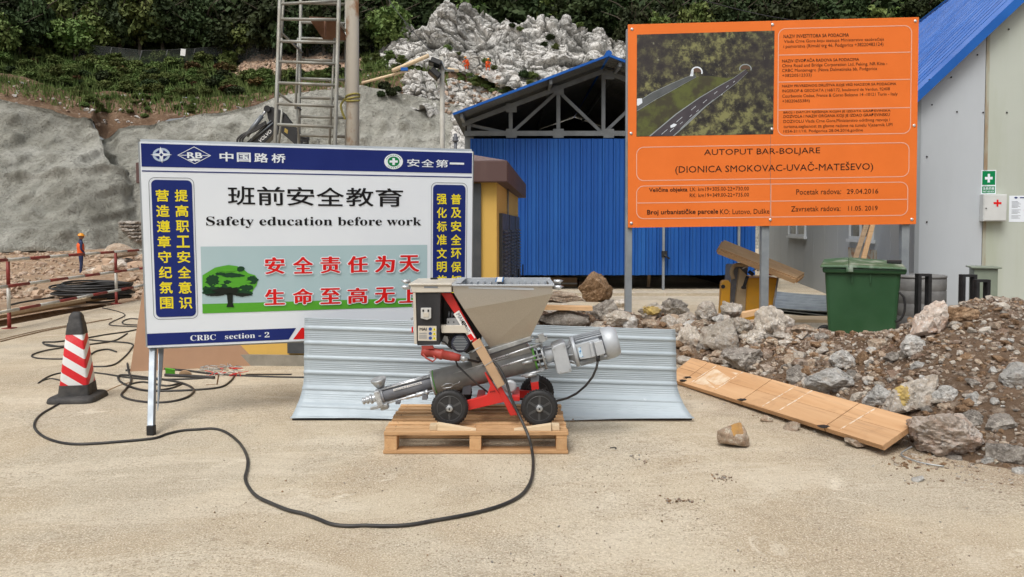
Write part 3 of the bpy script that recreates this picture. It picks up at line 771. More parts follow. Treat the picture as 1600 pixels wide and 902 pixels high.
for i in range(npan):
    b = MB(); x0 = xl+i*pw; x1 = x0+pw-.002; y = SY
    prof = [(x0, .012), (x0+.006, -.032), (x0+.042, -.032), (x0+.05, 0), (x0+pw*.55-.012, 0), (x0+pw*.55-.004, -.018), (x0+pw*.55+.004, -.018), (x0+pw*.55+.012, 0), (x1-.01, 0), (x1, .012)]
    P = np.array([[(a, y+d, z) for z in (zb+random.uniform(-.008, .008), zt)] for a, d in prof]); b.grid(P, smooth=False)
    P2 = np.array([[(a, y+.03, z) for z in (zb, zt)] for a, d in prof[::-1]]); b.grid(P2, smooth=False)
    b.build('panel', M['blue'], shed)
def beam(b, p, q, w_=.08, d=.06, y=None):
    """flat steel member between two points in a wall plane"""
    p, q = Vector(p), Vector(q); t = (q-p).normalized(); s = Vector((0, 1, 0)).cross(t)*w_/2; f = Vector((0, d/2, 0))
    b.hexa([p-s-f, p+s-f, p+s+f, p-s+f], [q-s-f, q+s-f, q+s+f, q-s+f])
TY = SY+.12
def T(px, py): return W(px, py, TY)
zc = z_at(209, TY)
def chord_z(x): return EZ+(x-EX)*sl-.12-.02 if x <= RX else EZ+(ERX-x)*sl-.14
mem = []
xs_ = [x_at(733, TY), x_at(798, TY), x_at(872, TY), RX, RX+(RX-x_at(872, TY)), RX+(RX-x_at(800, TY)), RX+(RX-x_at(733, TY))]
for a in range(7): mem.append(((xs_[a], TY, zc), (xs_[a], TY, chord_z(xs_[a])), .085))
for a, c in ((1, 0), (1, 2), (3, 2), (3, 4), (5, 4), (5, 6)): mem.append(((xs_[a], TY+.05, zc), (xs_[c], TY+.05, chord_z(xs_[c])-.05), .07))
for p, q, w_ in mem:
    b = MB(); beam(b, p, q, w_); b.build('truss_member', M['truss'], shed)
for sgn in (0, 1):
    x0, x1 = (xs_[0]-.15, RX-.02) if not sgn else (xs_[6]+.15, RX+.02)
    b = MB(); beam(b, (x0, TY-.05, chord_z(x0)), (x1, TY-.05, chord_z(x1)), .10, .07); b.build('top_chord', M['truss'], shed)
b = MB(); beam(b, (xs_[0]-.1, TY-.02, zc), (xs_[6]+.1, TY-.02, zc), .11, .08); b.build('bottom_chord', M['truss'], shed)
for x in (xs_[0]-.0, xs_[6]):
    b = MB(); b.bx(x-.10, x+.10, TY+.06, TY+.26, 0, zc); b.build('column', M['truss'], shed)
for px in (799, 872, 950):
    for dz, zz in ((0, zc), (1, chord_z(x_at(px, TY))-.04)):
        b = MB(); x = x_at(px, TY); b.bx(x-.12, x+.12, TY-.062, TY-.054, zz-.10, zz+.10); b.build('gusset_plate', M['truss'], shed)
for px in (1037, 1155):
    x = x_at(px, SY-.1); b = MB(); b.bx(x-.025, x+.025, SY-.11, SY-.055, .0, z_at(350, SY)+.3); b.build('door_post', M['steel'], shed)
x = x_at(1037, SY-.1); b = MB(); b.bx(x-.05, x+.07, SY-.16, SY-.112, z_at(402, SY), z_at(392, SY)); b.cyl((x, SY-.17, z_at(398, SY)), (x+.12, SY-.17, z_at(404, SY)), .02, n=8); b.build('door_bolt', M['dark'], shed)
# roof: two trapezoid-ribbed slopes, blue above and grey below, each sheet its own part
for side in (0, 1):
    for k in range(9):
        y0 = 16.5+k*1.0; y1 = y0+.995
        b = MB(); xa, xb_ = (EX, RX) if side == 0 else (ERX, RX)
        for lay, mi in ((0.0, 1), (.03, 0)):
            prof = []
            for q in range(6):
                yy = y0+(y1-y0)*q/6
                prof += [(yy, 0), (yy+.10, 0), (yy+.115, .03), (yy+.145, .03), (yy+.16, 0)]
            prof.append((y1, 0))
            P = np.array([[(xa, y, EZ+h+lay), (xb_, y, RZ+h+lay)] for y, h in prof]); b.grid(P, mi, smooth=False)
        b.add([(xa, y0, EZ), (xb_, y0, RZ), (xb_, y0, RZ+.03), (xa, y0, EZ+.03)], [(0, 1, 2, 3)], 0)
        b.build('roof_sheet', [M['blue_roof'], M['roof_under']], shed)
for side in (0, 1):
    xa = EX if side == 0 else ERX
    b = MB(); beam(b, (xa, 16.47, EZ+.012), (RX, 16.47, RZ+.012), .05, .05); b.build('verge_trim', M['blue_roof'], shed)
b = MB(); b.tube([(RX, 16.46, RZ+.05), (RX, 25.6, RZ+.05)], .07, 8); b.build('ridge_cap', M['blue_roof'], shed)
for k, (px, ) in enumerate([(722,), (860,), (967,)]):
    x = x_at(px, 16.6); z = (EZ+(x-EX)*sl if x < RX else EZ+(ERX-x)*sl)-.06
    b = MB(); b.bx(x-.03, x+.03, 16.52, 25.4, z-.06, z+.03); b.build('purlin', M['truss'], shed)
b = MB()
b.bx(xs_[0]-.1, xs_[0]-.06, SY+.4, 25.3, 0, chord_z(xs_[0])); b.bx(xs_[6]+.06, xs_[6]+.1, SY+.4, 25.3, 0, chord_z(xs_[6])); b.bx(xs_[0]-.1, xs_[6]+.1, 25.3, 25.35, 0, 4.0)
b.add([(xs_[0]-.1, 25.32, 4.0), (xs_[6]+.1, 25.32, 4.0), (RX, 25.32, RZ-.05)], [(0, 1, 2)])
b.build('back_wall', M['inner'], shed)
b = MB(); b.bx(xs_[0]-.3, xs_[6]+.3, SY-.9, 25.5, -.2, .06); b.build('floor_slab', M['ground'], shed)
# cardboard boxes and clutter seen under the door sheets
for i, (px0, px1, py0, py1, Y, lab) in enumerate([(852, 902, 434, 455, 18.2, 'long brown cardboard box lying under the raised edge of the blue front, left end'), (905, 936, 440, 455, 18.4, 'short brown carton just inside the shed beside the big brown boulder'),
        (846, 880, 430, 442, 19.2, 'upper brown carton stacked behind the long box inside the blue shed')]):
    b = MB(); b.bx(x_at(px0, Y), x_at(px1, Y), Y, Y+.5, .06, z_at(py0, Y)); b.bx(x_at(px0, Y), x_at(px1, Y), Y-.004, Y, z_at((py0+py1)/2, Y), z_at((py0+py1)/2, Y)+.04, 1)
    tag(b.build('carton', [M['cardboard'], M['white']], bevel=.004), lab, 'box')
for px in (942, 1016): 
    Y = 18.0; b = MB(); b.box((x_at(px, Y), Y, .62), (.07, .05, 1.12), rot('Y', R(4))); tag(b.build('timber_prop', M['wood_old']), 'upright timber prop just inside the blue shed, '+('left' if px < 1000 else 'right')+' of the two', 'timber')

# ---------------------------------------------------------------- pale portable building on the right with blue roof
M['wall_side'] = m_streaked('shade_toned_wall_sheet', (.33, .36, .38), (.26, .28, .29), .6, 0, .2, .4, 1.2)  # side wall darker than the gable, its shade put into the colour
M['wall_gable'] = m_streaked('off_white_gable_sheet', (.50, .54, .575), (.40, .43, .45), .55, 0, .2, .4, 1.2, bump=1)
M['wall_green'] = m_streaked('greenish_stained_gable_sheet', (.50, .54, .48), (.36, .40, .26), .55, 0, .12, .55, 1.6, .48, .74, bump=1)
M['pvc'] = pm('white_window_frame', (.50, .53, .55), (.44, .47, .49), 5, .45)
M['glass'] = pm('dark_window_glass', (.015, .02, .024), (.03, .035, .04), 2, .08, 0)
BC = W(1429, 500, 11.2); BC = Vector((BC.x, 11.2, 0))
dS = Vector((.18, .984, 0)).normalized(); dG = Vector((dS.y, -dS.x, 0))       # along the side wall / along the gable
def BP(s, g, z, out=0.0): return BC+dS*s+dG*g+Vector((0, 0, z))
bld = thing('portable_building', 'long pale panel building with steep blue ribbed roof at right', 'building', tuple(BC))
EV = 3.42; SLB = 1.0
def gquad(b, g0, g1, z0, z1a, z1b, off, th=.04, mi=0):
    q = [(g0, z0), (g1, z0), (g1, z1b), (g0, z1a)]
    b.hexa([BP(off, g, z) for g, z in q], [BP(off+th, g, z) for g, z in q], mi)
def roofz(g): return EV+g*SLB
seams = [(0, .88, 'wall_gable'), (.886, 2.1, 'wall_green'), (2.106, 3.3, 'wall_green'), (3.306, 4.2, 'wall_gable')]
for g0, g1, mt in seams:
    b = MB(); gquad(b, g0, g1, 0, roofz(g0)-.03, roofz(g1)-.03, 0); b.build('wall_panel', M[mt], bld, bevel=.006)
M['rust'] = m_streaked('rust_stained_joint', (.42, .44, .36), (.28, .15, .06), .7, 0, .15, .8, 5, .42, .6)
b = MB(); gquad(b, .884, .93, .3, roofz(.884)-.05, roofz(.93)-.05, -.004, .006); b.build('joint_strip', M['rust'], bld)
for i in range(14):                       # side wall panels running away
    b = MB(); s0, s1 = .04+i*1.2, .04+(i+1)*1.2-.008
    q = [(s0, 0), (s1, 0), (s1, EV), (s0, EV)]
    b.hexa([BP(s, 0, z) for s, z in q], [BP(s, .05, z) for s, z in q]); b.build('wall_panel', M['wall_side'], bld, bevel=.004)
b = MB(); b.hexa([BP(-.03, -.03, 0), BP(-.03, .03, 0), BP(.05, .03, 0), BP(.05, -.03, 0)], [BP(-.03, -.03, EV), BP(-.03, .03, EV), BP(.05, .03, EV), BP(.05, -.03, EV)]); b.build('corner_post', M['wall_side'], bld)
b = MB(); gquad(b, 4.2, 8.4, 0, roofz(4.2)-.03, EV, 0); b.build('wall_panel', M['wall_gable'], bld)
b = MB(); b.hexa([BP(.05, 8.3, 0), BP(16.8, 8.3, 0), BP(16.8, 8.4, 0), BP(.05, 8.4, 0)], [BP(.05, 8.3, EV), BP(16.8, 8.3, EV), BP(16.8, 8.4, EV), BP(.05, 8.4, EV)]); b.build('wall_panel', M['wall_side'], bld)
# roof sheets with ribs running down the slope
LEN = 17.4
for k in range(22):
    s0 = -.16+k*LEN/22; wd = LEN/22-.006; b = MB()
    prof = []
    for q in range(2):
        a = s0+wd*q/2; u = wd/2; prof += [(a, 0), (a+u*.5, 0), (a+u*.60, .09), (a+u*.84, .09), (a+u*.94, 0)]
    prof.append((s0+wd, 0))
    P = np.array([[tuple(BP(s, g, roofz(g)+.02+h)) for g in (-.16, 4.2)] for s, h in prof]); b.grid(P, smooth=False)
    P = np.array([[tuple(BP(s, g, roofz(g))) for g in (-.16, 4.2)] for s, h in prof[::-1]]); b.grid(P, smooth=False)
    b.build('roof_sheet', M['blue_roof'], bld)
b = MB(); b.hexa([BP(-.16, 4.2, roofz(4.2)), BP(17.2, 4.2, roofz(4.2)), BP(17.2, 8.5, EV-.1), BP(-.16, 8.5, EV-.1)], [BP(-.16, 4.2, roofz(4.2)+.03), BP(17.2, 4.2, roofz(4.2)+.03), BP(17.2, 8.5, EV-.07), BP(-.16, 8.5, EV-.07)]); b.build('roof_slope', M['blue_roof'], bld)
b = MB(); b.hexa([BP(-.19, -.18, roofz(-.18)-.10), BP(-.19, -.18, roofz(-.18)+.06), BP(-.165, -.18, roofz(-.18)+.06), BP(-.165, -.18, roofz(-.18)-.10)],
       [BP(-.19, 4.2, roofz(4.2)-.10), BP(-.19, 4.2, roofz(4.2)+.06), BP(-.165, 4.2, roofz(4.2)+.06), BP(-.165, 4.2, roofz(4.2)-.10)]); b.build('verge_trim', M['blue_roof'], bld)
b = MB(); b.tube([BP(-.16, 4.2, roofz(4.2)+.06), BP(17.2, 4.2, roofz(4.2)+.06)], .09, 8); b.build('ridge_cap', M['blue_roof'], bld)
# windows in the side wall
def side_hit(px, py): return HIT(px, py, BC, dG)
for (px0, px1, pyb) in ((1234, 1260, 369), (1330, 1366, 374)):
    a = side_hit(px0, pyb); c = side_hit(px1, pyb); s0, s1 = (a-BC).dot(dS), (c-BC).dot(dS); z0 = (a.z+c.z)/2; z1 = z0+1.0
    s0, s1 = min(s0, s1), max(s0, s1); f = MB(); t_ = .05
    def sb(b, sa, sb_, za, zb_, o0, o1, mi=0): b.hexa([BP(sa, -o0, za), BP(sb_, -o0, za), BP(sb_, -o0, zb_), BP(sa, -o0, zb_)], [BP(sa, -o1, za), BP(sb_, -o1, za), BP(sb_, -o1, zb_), BP(sa, -o1, zb_)], mi)
    sb(f, s0, s1, z0, z0+t_, .002, .05); sb(f, s0, s1, z1-t_, z1, .002, .05); sb(f, s0, s0+t_, z0+t_, z1-t_, .002, .05); sb(f, s1-t_, s1, z0+t_, z1-t_, .002, .05); sb(f, (s0+s1)/2-t_/2, (s0+s1)/2+t_/2, z0+t_, z1-t_, .002, .045)
    wdw = f.build('window', M['pvc'], bld)
    for q in (0, 1):
        b = MB(); sb(b, (s0+t_) if q == 0 else (s0+s1)/2+t_/2, ((s0+s1)/2-t_/2) if q == 0 else s1-t_, z0+t_, z1-t_, .004, .015); b.build('pane', M['glass'], wdw)
    b = MB(); sb(b, s0-.08, s1+.08, z0-.06, z0-.002, .002, .08); b.build('sill', M['pvc'], wdw)
M['rustpatch'] = pm('rust_speckled_patch', (.38, .37, .31), (.30, .17, .09), 7, .8, lo=.48, hi=.6)
a = side_hit(1326, 385); c = side_hit(1370, 410); b = MB(); s0, s1 = sorted([(a-BC).dot(dS), (c-BC).dot(dS)])
b.hexa([BP(s0, -.002, a.z-.38), BP(s1, -.002, a.z-.38), BP(s1, -.002, a.z-.02), BP(s0, -.002, a.z-.02)], [BP(s0, -.008, a.z-.38), BP(s1, -.008, a.z-.38), BP(s1, -.008, a.z-.02), BP(s0, -.008, a.z-.02)]); b.build('repair_plate', M['rustpatch'], bld)
# gable screws and dents
b = MB()
for px, py in [(1486, 121), (1452, 125), (1576, 46), (1495, 175), (1536, 176), (1573, 176), (1448, 347), (1448, 245), (1527, 86), (1456, 164)]:
    p = HIT(px, py, BC, dS); b.lathe(p-dS*.004, -dS, [(0, .012), (.006, .012), (.012, .006)], 8)
b.build('screw_heads', M['dark'], bld, kind='stuff')

# text --------------------------------------------------------------------------------
def text_raw(s, bold=0.0, res=3, spacing=1.0, ybold=None):
    """glyph outlines as flat faces; weight is added by slightly shifted copies; third column is the copy's tiny layer"""
    V, Fc = _text(s, res, spacing)
    if not bold or not len(V): return V, Fc
    yb = bold if ybold is None else ybold; n = 8; out, FF = [], []
    for k in range(n):
        a = 2*math.pi*k/n; out.append(V+np.array([math.cos(a)*bold, math.sin(a)*yb, k*.00008])); FF += [tuple(i+k*len(V) for i in f) for f in Fc]
    return np.concatenate(out), FF
_TX = {}
def _text(s, res=3, spacing=1.0):
    if (s, res) in _TX: return _TX[(s, res)]
    cu = bpy.data.curves.new('t', 'FONT'); cu.body = s; cu.resolution_u = res; cu.space_character = spacing
    ob = bpy.data.objects.new('t', cu); me = bpy.data.meshes.new_from_object(ob)
    V = np.zeros(len(me.vertices)*3); me.vertices.foreach_get('co', V); V = V.reshape(-1, 3)*np.array([1, 1, 0])
    Fc = [tuple(p.vertices) for p in me.polygons]
    bpy.data.objects.remove(ob); bpy.data.curves.remove(cu); bpy.data.meshes.remove(me)
    _TX[(s, res)] = (V, Fc); return V, Fc
class Board:
    """a flat printed board: A, B, C = top-left, top-right, bottom-left points in the place"""
    def __init__(s, A, B, C, th):
        s.A, s.e1, s.e2 = A, B-A, C-A; s.n = s.e1.cross(s.e2).normalized()
        if s.n.y > 0: s.n = -s.n
        s.th = th; s.layer = 0
    def ab(s, px, py):
        p = HIT(px, py, s.A, s.n)-s.A
        a11, a12, a22 = s.e1.dot(s.e1), s.e1.dot(s.e2), s.e2.dot(s.e2); b1, b2 = p.dot(s.e1), p.dot(s.e2); D = a11*a22-a12*a12
        return ((b1*a22-b2*a12)/D, (b2*a11-b1*a12)/D)
    def P(s, a, b, off=0.0): return s.A+s.e1*a+s.e2*b+s.n*off
    def poly(s, ab, k, mb, mi=0): mb.add([s.P(a, b, s.th+.0012*k) for a, b in ab], [tuple(range(len(ab)))], mi)
    def px_poly(s, pts, k, mb, mi=0): s.poly([s.ab(x, y) for x, y in pts], k, mb, mi)
    def rect(s, a0, a1, b0, b1, k, mb, mi=0): s.poly([(a0, b0), (a1, b0), (a1, b1), (a0, b1)], k, mb, mi)
    def rrect_pts(s, a0, a1, b0, b1, r):
        ra, rb = r/s.e1.length, r/s.e2.length; P = []
        for cx, cy, q in ((a1-ra, b0+rb, -90), (a1-ra, b1-rb, 0), (a0+ra, b1-rb, 90), (a0+ra, b0+rb, 180)):
            for t in range(0, 91, 15): P.append((cx+ra*math.cos(R(q+t)), cy+rb*math.sin(R(q+t))))
        return P
    def rrect(s, a0, a1, b0, b1, r, k, mb, mi=0): s.poly(s.rrect_pts(a0, a1, b0, b1, r), k, mb, mi)
    def rline(s, a0, a1, b0, b1, r, w_, k, mb, mi=0):
        o = s.rrect_pts(a0, a1, b0, b1, r); wa, wb = w_/s.e1.length, w_/s.e2.length; i = s.rrect_pts(a0+wa, a1-wa, b0+wb, b1-wb, max(r-w_, .001)); n = len(o)
        mb.add([s.P(a, b, s.th+.0012*k) for a, b in o+i], [(q, (q+1) % n, n+(q+1) % n, n+q) for q in range(n)], mi)
    def text(s, txt, a0, a1, b0, b1, k, mb, mi=0, bold=0.0, res=3, yb=None):
        V, Fc = text_raw(txt, bold, res, 1.0, yb)
        if not len(V): return
        lo, hi = V.min(0), V.max(0); sz = np.maximum(hi-lo, 1e-6)
        q = np.concatenate([(V[:, :2]-lo[:2])/sz[:2], V[:, 2:]], 1)
        mb.add([s.P(a0+(a1-a0)*u, b1+(b0-b1)*v, s.th+.0012*k+d) for u, v, d in q.tolist()], Fc, mi)
    def ptext(s, txt, x0, yt, x1, yb, k, mb, mi=0, bold=0.0, **kw):
        a0, b0 = s.ab(x0, yt); _, b1 = s.ab(x0, yb); a1, _ = s.ab(x1, (yt+yb)/2); s.text(txt, a0, a1, b0, b1, k, mb, mi, bold, **kw)
M['p_white'] = pm('white_print', (.80, .86, .92), (.77, .83, .90), 1.5, .45, spec=.22)
M['p_black'] = pm('black_print', (.008, .008, .010), None, rough=.5, spec=.22)
M['p_navy'] = pm('navy_blue_print', (.010, .022, .155), (.013, .028, .18), 2, .42, spec=.22)
M['p_yellow'] = pm('yellow_print', (.85, .72, .03), None, rough=.5, spec=.22)
M['p_red'] = pm('red_print', (.70, .012, .012), None, rough=.5, spec=.22)
M['p_sky'] = pm('pale_blue_print', (.40, .56, .60), (.44, .59, .63), 1, .5, spec=.22)
M['p_grass'] = pm('grass_green_print', (.10, .40, .035), None, rough=.5, spec=.22)
M['p_leafd'] = pm('dark_leaf_print', (.014, .06, .025), None, rough=.5, spec=.22)
M['p_trunk'] = pm('trunk_black_print', (.012, .018, .014), None, rough=.5, spec=.22)
M['p_grey'] = pm('thin_grey_print', (.20, .22, .25), None, rough=.5, spec=.22)
M['p_safe'] = pm('safety_green_print', (.0, .22, .07), None, rough=.5, spec=.22)
M['p_orange'] = pm('orange_print', (.86, .20, .035), (.80, .18, .03), 1.5, .42, bump=.05, bscale=3, bdist=.01, spec=.22)
M['p_brown'] = pm('dark_brown_print', (.035, .016, .010), None, rough=.5, spec=.22)
M['p_pink'] = pm('pale_pink_outline', (.80, .42, .30), None, rough=.5, spec=.22)
M['p_edge'] = pm('sign_back_metal', (.22, .23, .24), (.17, .18, .19), 3, .5, .3, spec=.22)

# first-aid box, green notice and poster on the gable
GN = -dS
def gable_board(px0, py0, px1, py1, th=.004):
    A = HIT(px0, py0, BC, dS); Bx = HIT(px1, py0, BC, dS); Cx = Vector((A.x, A.y, HIT(px0, py1, BC, dS).z)); Bx = Vector((Bx.x, Bx.y, A.z)); 
    return Board(A, Bx, Cx, th)
g = gable_board(1533.5, 266, 1556.5, 303.5)
t = thing('first_aid_notice', 'small green and white first aid notice above the white box on the pale wall', 'sign', tuple(g.P(.5, 1)))
b = MB(); b.hexa([g.P(0, 0, .001), g.P(1, 0, .001), g.P(1, 1, .001), g.P(0, 1, .001)], [g.P(0, 0, .004), g.P(1, 0, .004), g.P(1, 1, .004), g.P(0, 1, .004)]); b.build('plate', M['p_white'], t)
b = MB(); g.rect(.06, .94, .04, .62, 1, b); g.rect(.06, .94, .68, .96, 1, b); b.build('print', M['p_safe'], t)
b = MB(); g.rect(.42, .58, .16, .52, 2, b); g.rect(.24, .419, .285, .395, 2, b); g.rect(.581, .76, .285, .395, 2, b); g.text('急救药箱', .12, .88, .71, .83, 2, b, bold=.01); g.text('FIRST AID BOX', .12, .88, .86, .93, 2, b, bold=.01); b.build('lettering', M['p_white'], t)
g = gable_board(1531, 304.5, 1567, 346)
t = thing('first_aid_box', 'white wall cabinet with small red cross and black lock', 'first aid box', tuple(g.P(.5, 1)))
M['boxwhite'] = pm('white_enamel_box', (.66, .68, .67), (.60, .62, .61), 5, .35)
o_ = MB(); n_ = g.n
o_.hexa([g.P(0, 0, .001), g.P(1, 0, .001), g.P(1, 1, .001), g.P(0, 1, .001)], [g.P(0, 0, .13), g.P(1, 0, .13), g.P(1, 1, .13), g.P(0, 1, .13)]); o_.build('cabinet', M['boxwhite'], t, bevel=.004)
b = MB(); b.hexa([g.P(.03, .03, .131), g.P(.97, .03, .131), g.P(.97, .97, .131), g.P(.03, .97, .131)], [g.P(.03, .03, .138), g.P(.97, .03, .138), g.P(.97, .97, .138), g.P(.03, .97, .138)]); b.build('door', M['boxwhite'], t, bevel=.002)
g.th = .139; b = MB(); g.rect(.55, .63, .20, .46, 1, b); g.rect(.42, .549, .29, .37, 1, b); g.rect(.631, .76, .29, .37, 1, b); b.build('cross', M['p_red'], t)
b = MB(); p = g.P(.10, .52, .139); b.cyl(p, p+g.n*.008, .009, n=10); b.build('lock', M['dark'], t)
g = gable_board(1577, 306, 1624, 347)
t = thing('safety_poster', 'white paper poster with small text at the right edge of the pale wall', 'poster', tuple(g.P(.5, 1)))
b = MB(); b.hexa([g.P(0, 0, .001), g.P(1, 0, .001), g.P(1, 1, .001), g.P(0, 1, .001)], [g.P(0, 0, .003), g.P(1, 0, .003), g.P(1, 1, .003), g.P(0, 1, .003)]); b.build('sheet', M['p_white'], t)
b = MB(); [g.rect(.08, .08+.34*(.6+.4*((i*7) % 5)/5), .22+i*.045, .232+i*.045, 1, b) for i in range(15) if i not in (6, 11)]; b.build('lettering', M['p_grey'], t)
b = MB(); g.poly([(.15, .08), (.22, .04), (.29, .08), (.22, .12)], 1, b); g.rect(.35, .9, .06, .10, 1, b); b.build('emblem', M['p_navy'], t)
b = MB(); g.poly([(.55, .85), (.50, .55), (.60, .28), (.72, .28), (.82, .55), (.78, .85)], 1, b); g.poly([(.60, .26), (.62, .18), (.70, .18), (.72, .26)], 1, b); b.build('print', M['p_red'], t)
# grey-green meter cabinet, black stools and barrel by the wall
M['sage'] = pm('sage_grey_cabinet_paint', (.23, .27, .21), (.19, .225, .175), 4, .5)
Y0 = 10.0
def wx(px, Y): return W(px, 355, Y).x
def wz(py, Y): return W(800, py, Y).z
t = thing('meter_cabinet', 'sage grey sheet metal cabinet against the pale wall under the first aid box', 'cabinet', (wx(1538, Y0), Y0, 0))
b = MB(); b.box((wx(1538, Y0), Y0, wz(419, Y0)/2), (wx(1554, Y0)-wx(1522, Y0), .35, wz(419, Y0)), rot('Z', R(-22))); b.build('body', M['sage'], t, bevel=.006)
b = MB(); b.box((wx(1538, Y0), Y0, wz(419, Y0)+.012), (wx(1559, Y0)-wx(1518, Y0), .42, .02), rot('Z', R(-22))); b.build('lid', M['sage'], t, bevel=.004)
Yb = 9.75; bc = Vector((wx(1456, Yb), Yb+.36, 0)); rb = (wx(1500, Yb)-wx(1412, Yb))/2
t = thing('concrete_ring_barrel', 'grey round banded concrete barrel between the green bin and the pale wall', 'barrel', tuple(bc))
M['barrel'] = pm('dirty_grey_barrel', (.24, .24, .235), (.14, .14, .14), 3.5, .75, 0, .3, 30, .004)
ztop = wz(436, Yb); prof = []
for k in range(5):
    z0 = ztop*k/5; z1 = ztop*(k+1)/5; prof += [(z0, rb*.985), (z0+.012, rb), (z1-.012, rb), (z1-.002, rb*.985)]
b = MB(); b.lathe(bc, (0, 0, 1), prof, 40); b.build('body', M['barrel'], t)
b = MB(); b.lathe(bc+Vector((0, 0, ztop)), (0, 0, 1), [(0, rb*1.01), (.03, rb*1.01), (.034, rb*.9), (.034, .01)], 40); b.build('lid', M['barrel'], t)
def frame_stool(px0, px1, py0, Y, label, depth=.05):
    x0, x1 = wx(px0, Y), wx(px1, Y); z = wz(py0, Y)
    t = thing('steel_frame_stand', label, 'metal frame', ((x0+x1)/2, Y, 0)); r = .019
    for (x, y) in ((x0, Y), (x1, Y), (x0, Y+depth), (x1, Y+depth)):
        b = MB(); b.bx(x-r, x+r, y-r, y+r, 0, z); b.build('leg', M['dark'], t)
    b = MB(); b.bx(x0-r, x1+r, Y-r, Y+r, z+.001, z+.03); b.bx(x0-r, x1+r, Y+depth-r, Y+depth+r, z+.001, z+.03); b.bx(x0-r, x0+r, Y+r, Y+depth-r, z+.001, z+.03); b.bx(x1-r, x1+r, Y+r, Y+depth-r, z+.001, z+.03)
    b.bx(x0+r, x1-r, Y-r*.8, Y+r*.8, z*.45, z*.45+.04); b.build('top_frame', M['dark'], t)
frame_stool(1438, 1454, 432, 9.2, 'thin dark steel frame standing in front of the round grey barrel')
frame_stool(1507, 1525, 433, 9.3, 'dark steel frame just left of the sage grey cabinet')
frame_stool(1529, 1546, 441, 9.1, 'low dark steel frame in front of the sage grey cabinet', .05)

# ---------------------------------------------------------------- yellow transformer kiosk behind the safety board
M['ochrewall'] = m_streaked('ochre_render', (.68, .43, .10), (.56, .35, .09), .8, 0, .4, .5, 3, bump=0)
M['brownroof'] = m_streaked('dull_maroon_fascia', (.10, .055, .05), (.15, .095, .08), .75, 0, .15, .5, 6)
M['roofstone'] = pm('mottled_pinkish_roof', (.22, .16, .155), (.13, .09, .09), 30, .85, 0, .5, 60, .01)
M['louvre'] = pm('charcoal_louvre_paint', (.045, .052, .06), (.07, .075, .08), 6, .5)
M['slatgrey'] = pm('dim_grey_slat', (.12, .125, .13), (.085, .09, .095), 6, .5); M['plinth'] = pm('grey_block_plinth', (.22, .205, .17), (.30, .28, .235), 6, .9, 0, .5, 25, .01)
KY = 7.95; kA = Vector((wx(776, KY), KY, 0)); dK = Vector((.062, .998, 0)).normalized(); dW = Vector((-dK.y, dK.x, 0))
def KP(a, d, z): return kA+dW*a+dK*d+Vector((0, 0, z))      # a: to the left along the front, d: depth
kt = thing('transformer_kiosk', 'ochre rendered kiosk with maroon roof rim and dark louvred doors behind the white board', 'kiosk', tuple(kA))
KW, KD, KH = wx(776, KY)-wx(224, KY), 4.1, 1.95
def kbox(b, a0, a1, d0, d1, z0, z1, mi=0): b.hexa([KP(a0, d0, z0), KP(a1, d0, z0), KP(a1, d1, z0), KP(a0, d1, z0)], [KP(a0, d0, z1), KP(a1, d0, z1), KP(a1, d1, z1), KP(a0, d1, z1)], mi)
b = MB(); kbox(b, 0, KW, 0, KD, .12, KH); b.build('wall', M['ochrewall'], kt)
b = MB(); kbox(b, -.02, KW+.02, -.03, KD+.02, 0, .12); b.build('plinth', M['plinth'], kt)
b = MB(); kbox(b, -.12, KW+.12, -.13, KD+.12, KH-.02, KH+.195); b.build('roof_rim', M['brownroof'], kt, bevel=.008)
b = MB(); z0 = KH+.197; b.hexa([KP(-.11, -.12, z0), KP(KW+.11, -.12, z0), KP(KW+.11, KD+.11, z0), KP(-.11, KD+.11, z0)], [KP(.35, .3, z0+.11), KP(KW-.35, .3, z0+.11), KP(KW-.35, KD-.3, z0+.11), KP(.35, KD-.3, z0+.11)]); b.build('roof_top', M['roofstone'], kt)
for (a0, a1) in ((.16, .27),):
    b = MB(); kbox(b, a0, a1, -.03, -.002, .12, KH-.03); b.build('front_post', M['louvre'], kt)
fa = KA_ = (kA.x-W(473, 540, KY).x); fb = (kA.x-W(444, 540, KY).x)
b = MB(); kbox(b, fa-1.0, fb, -.035, -.002, .14, 1.75); b.build('front_door', M['louvre'], kt)
b = MB(); [kbox(b, fb-.25, fb-.08, -.05, -.036, .40+q*.05, .43+q*.05) for q in range(20)]; b.build('louvre', M['louvre'], kt, kind='stuff')
for k, d0 in enumerate((.32, 1.55, 2.8)):
    dr = MB(); kbox(dr, -.035, -.002, d0, d0+1.08, .16, 1.62); door = dr.build('side_door', M['louvre'], kt)
    for q in range(18):
        for dd in (.12, .62):
            sl_ = MB(); z = .72+q*.042
            sl_.hexa([KP(-.037, d0+dd, z), KP(-.037, d0+dd+.36, z), KP(-.037, d0+dd+.36, z+.008), KP(-.037, d0+dd, z+.008)], [KP(-.062, d0+dd, z-.022), KP(-.062, d0+dd+.36, z-.022), KP(-.062, d0+dd+.36, z-.014), KP(-.062, d0+dd, z-.014)])
            sl_.build('slat', M['slatgrey'], door)
    b = MB(); b.tube([KP(-.09, d0+1.0, .66), KP(-.09, d0+1.0, .9)], .012, 6); b.build('handle', M['dark'], door)
b = MB(); b.tube([KP(-.02, 1.45, .1), KP(-.02, 1.45, KH-.02)], .012, 6); b.build('downpipe', M['steel'], kt)

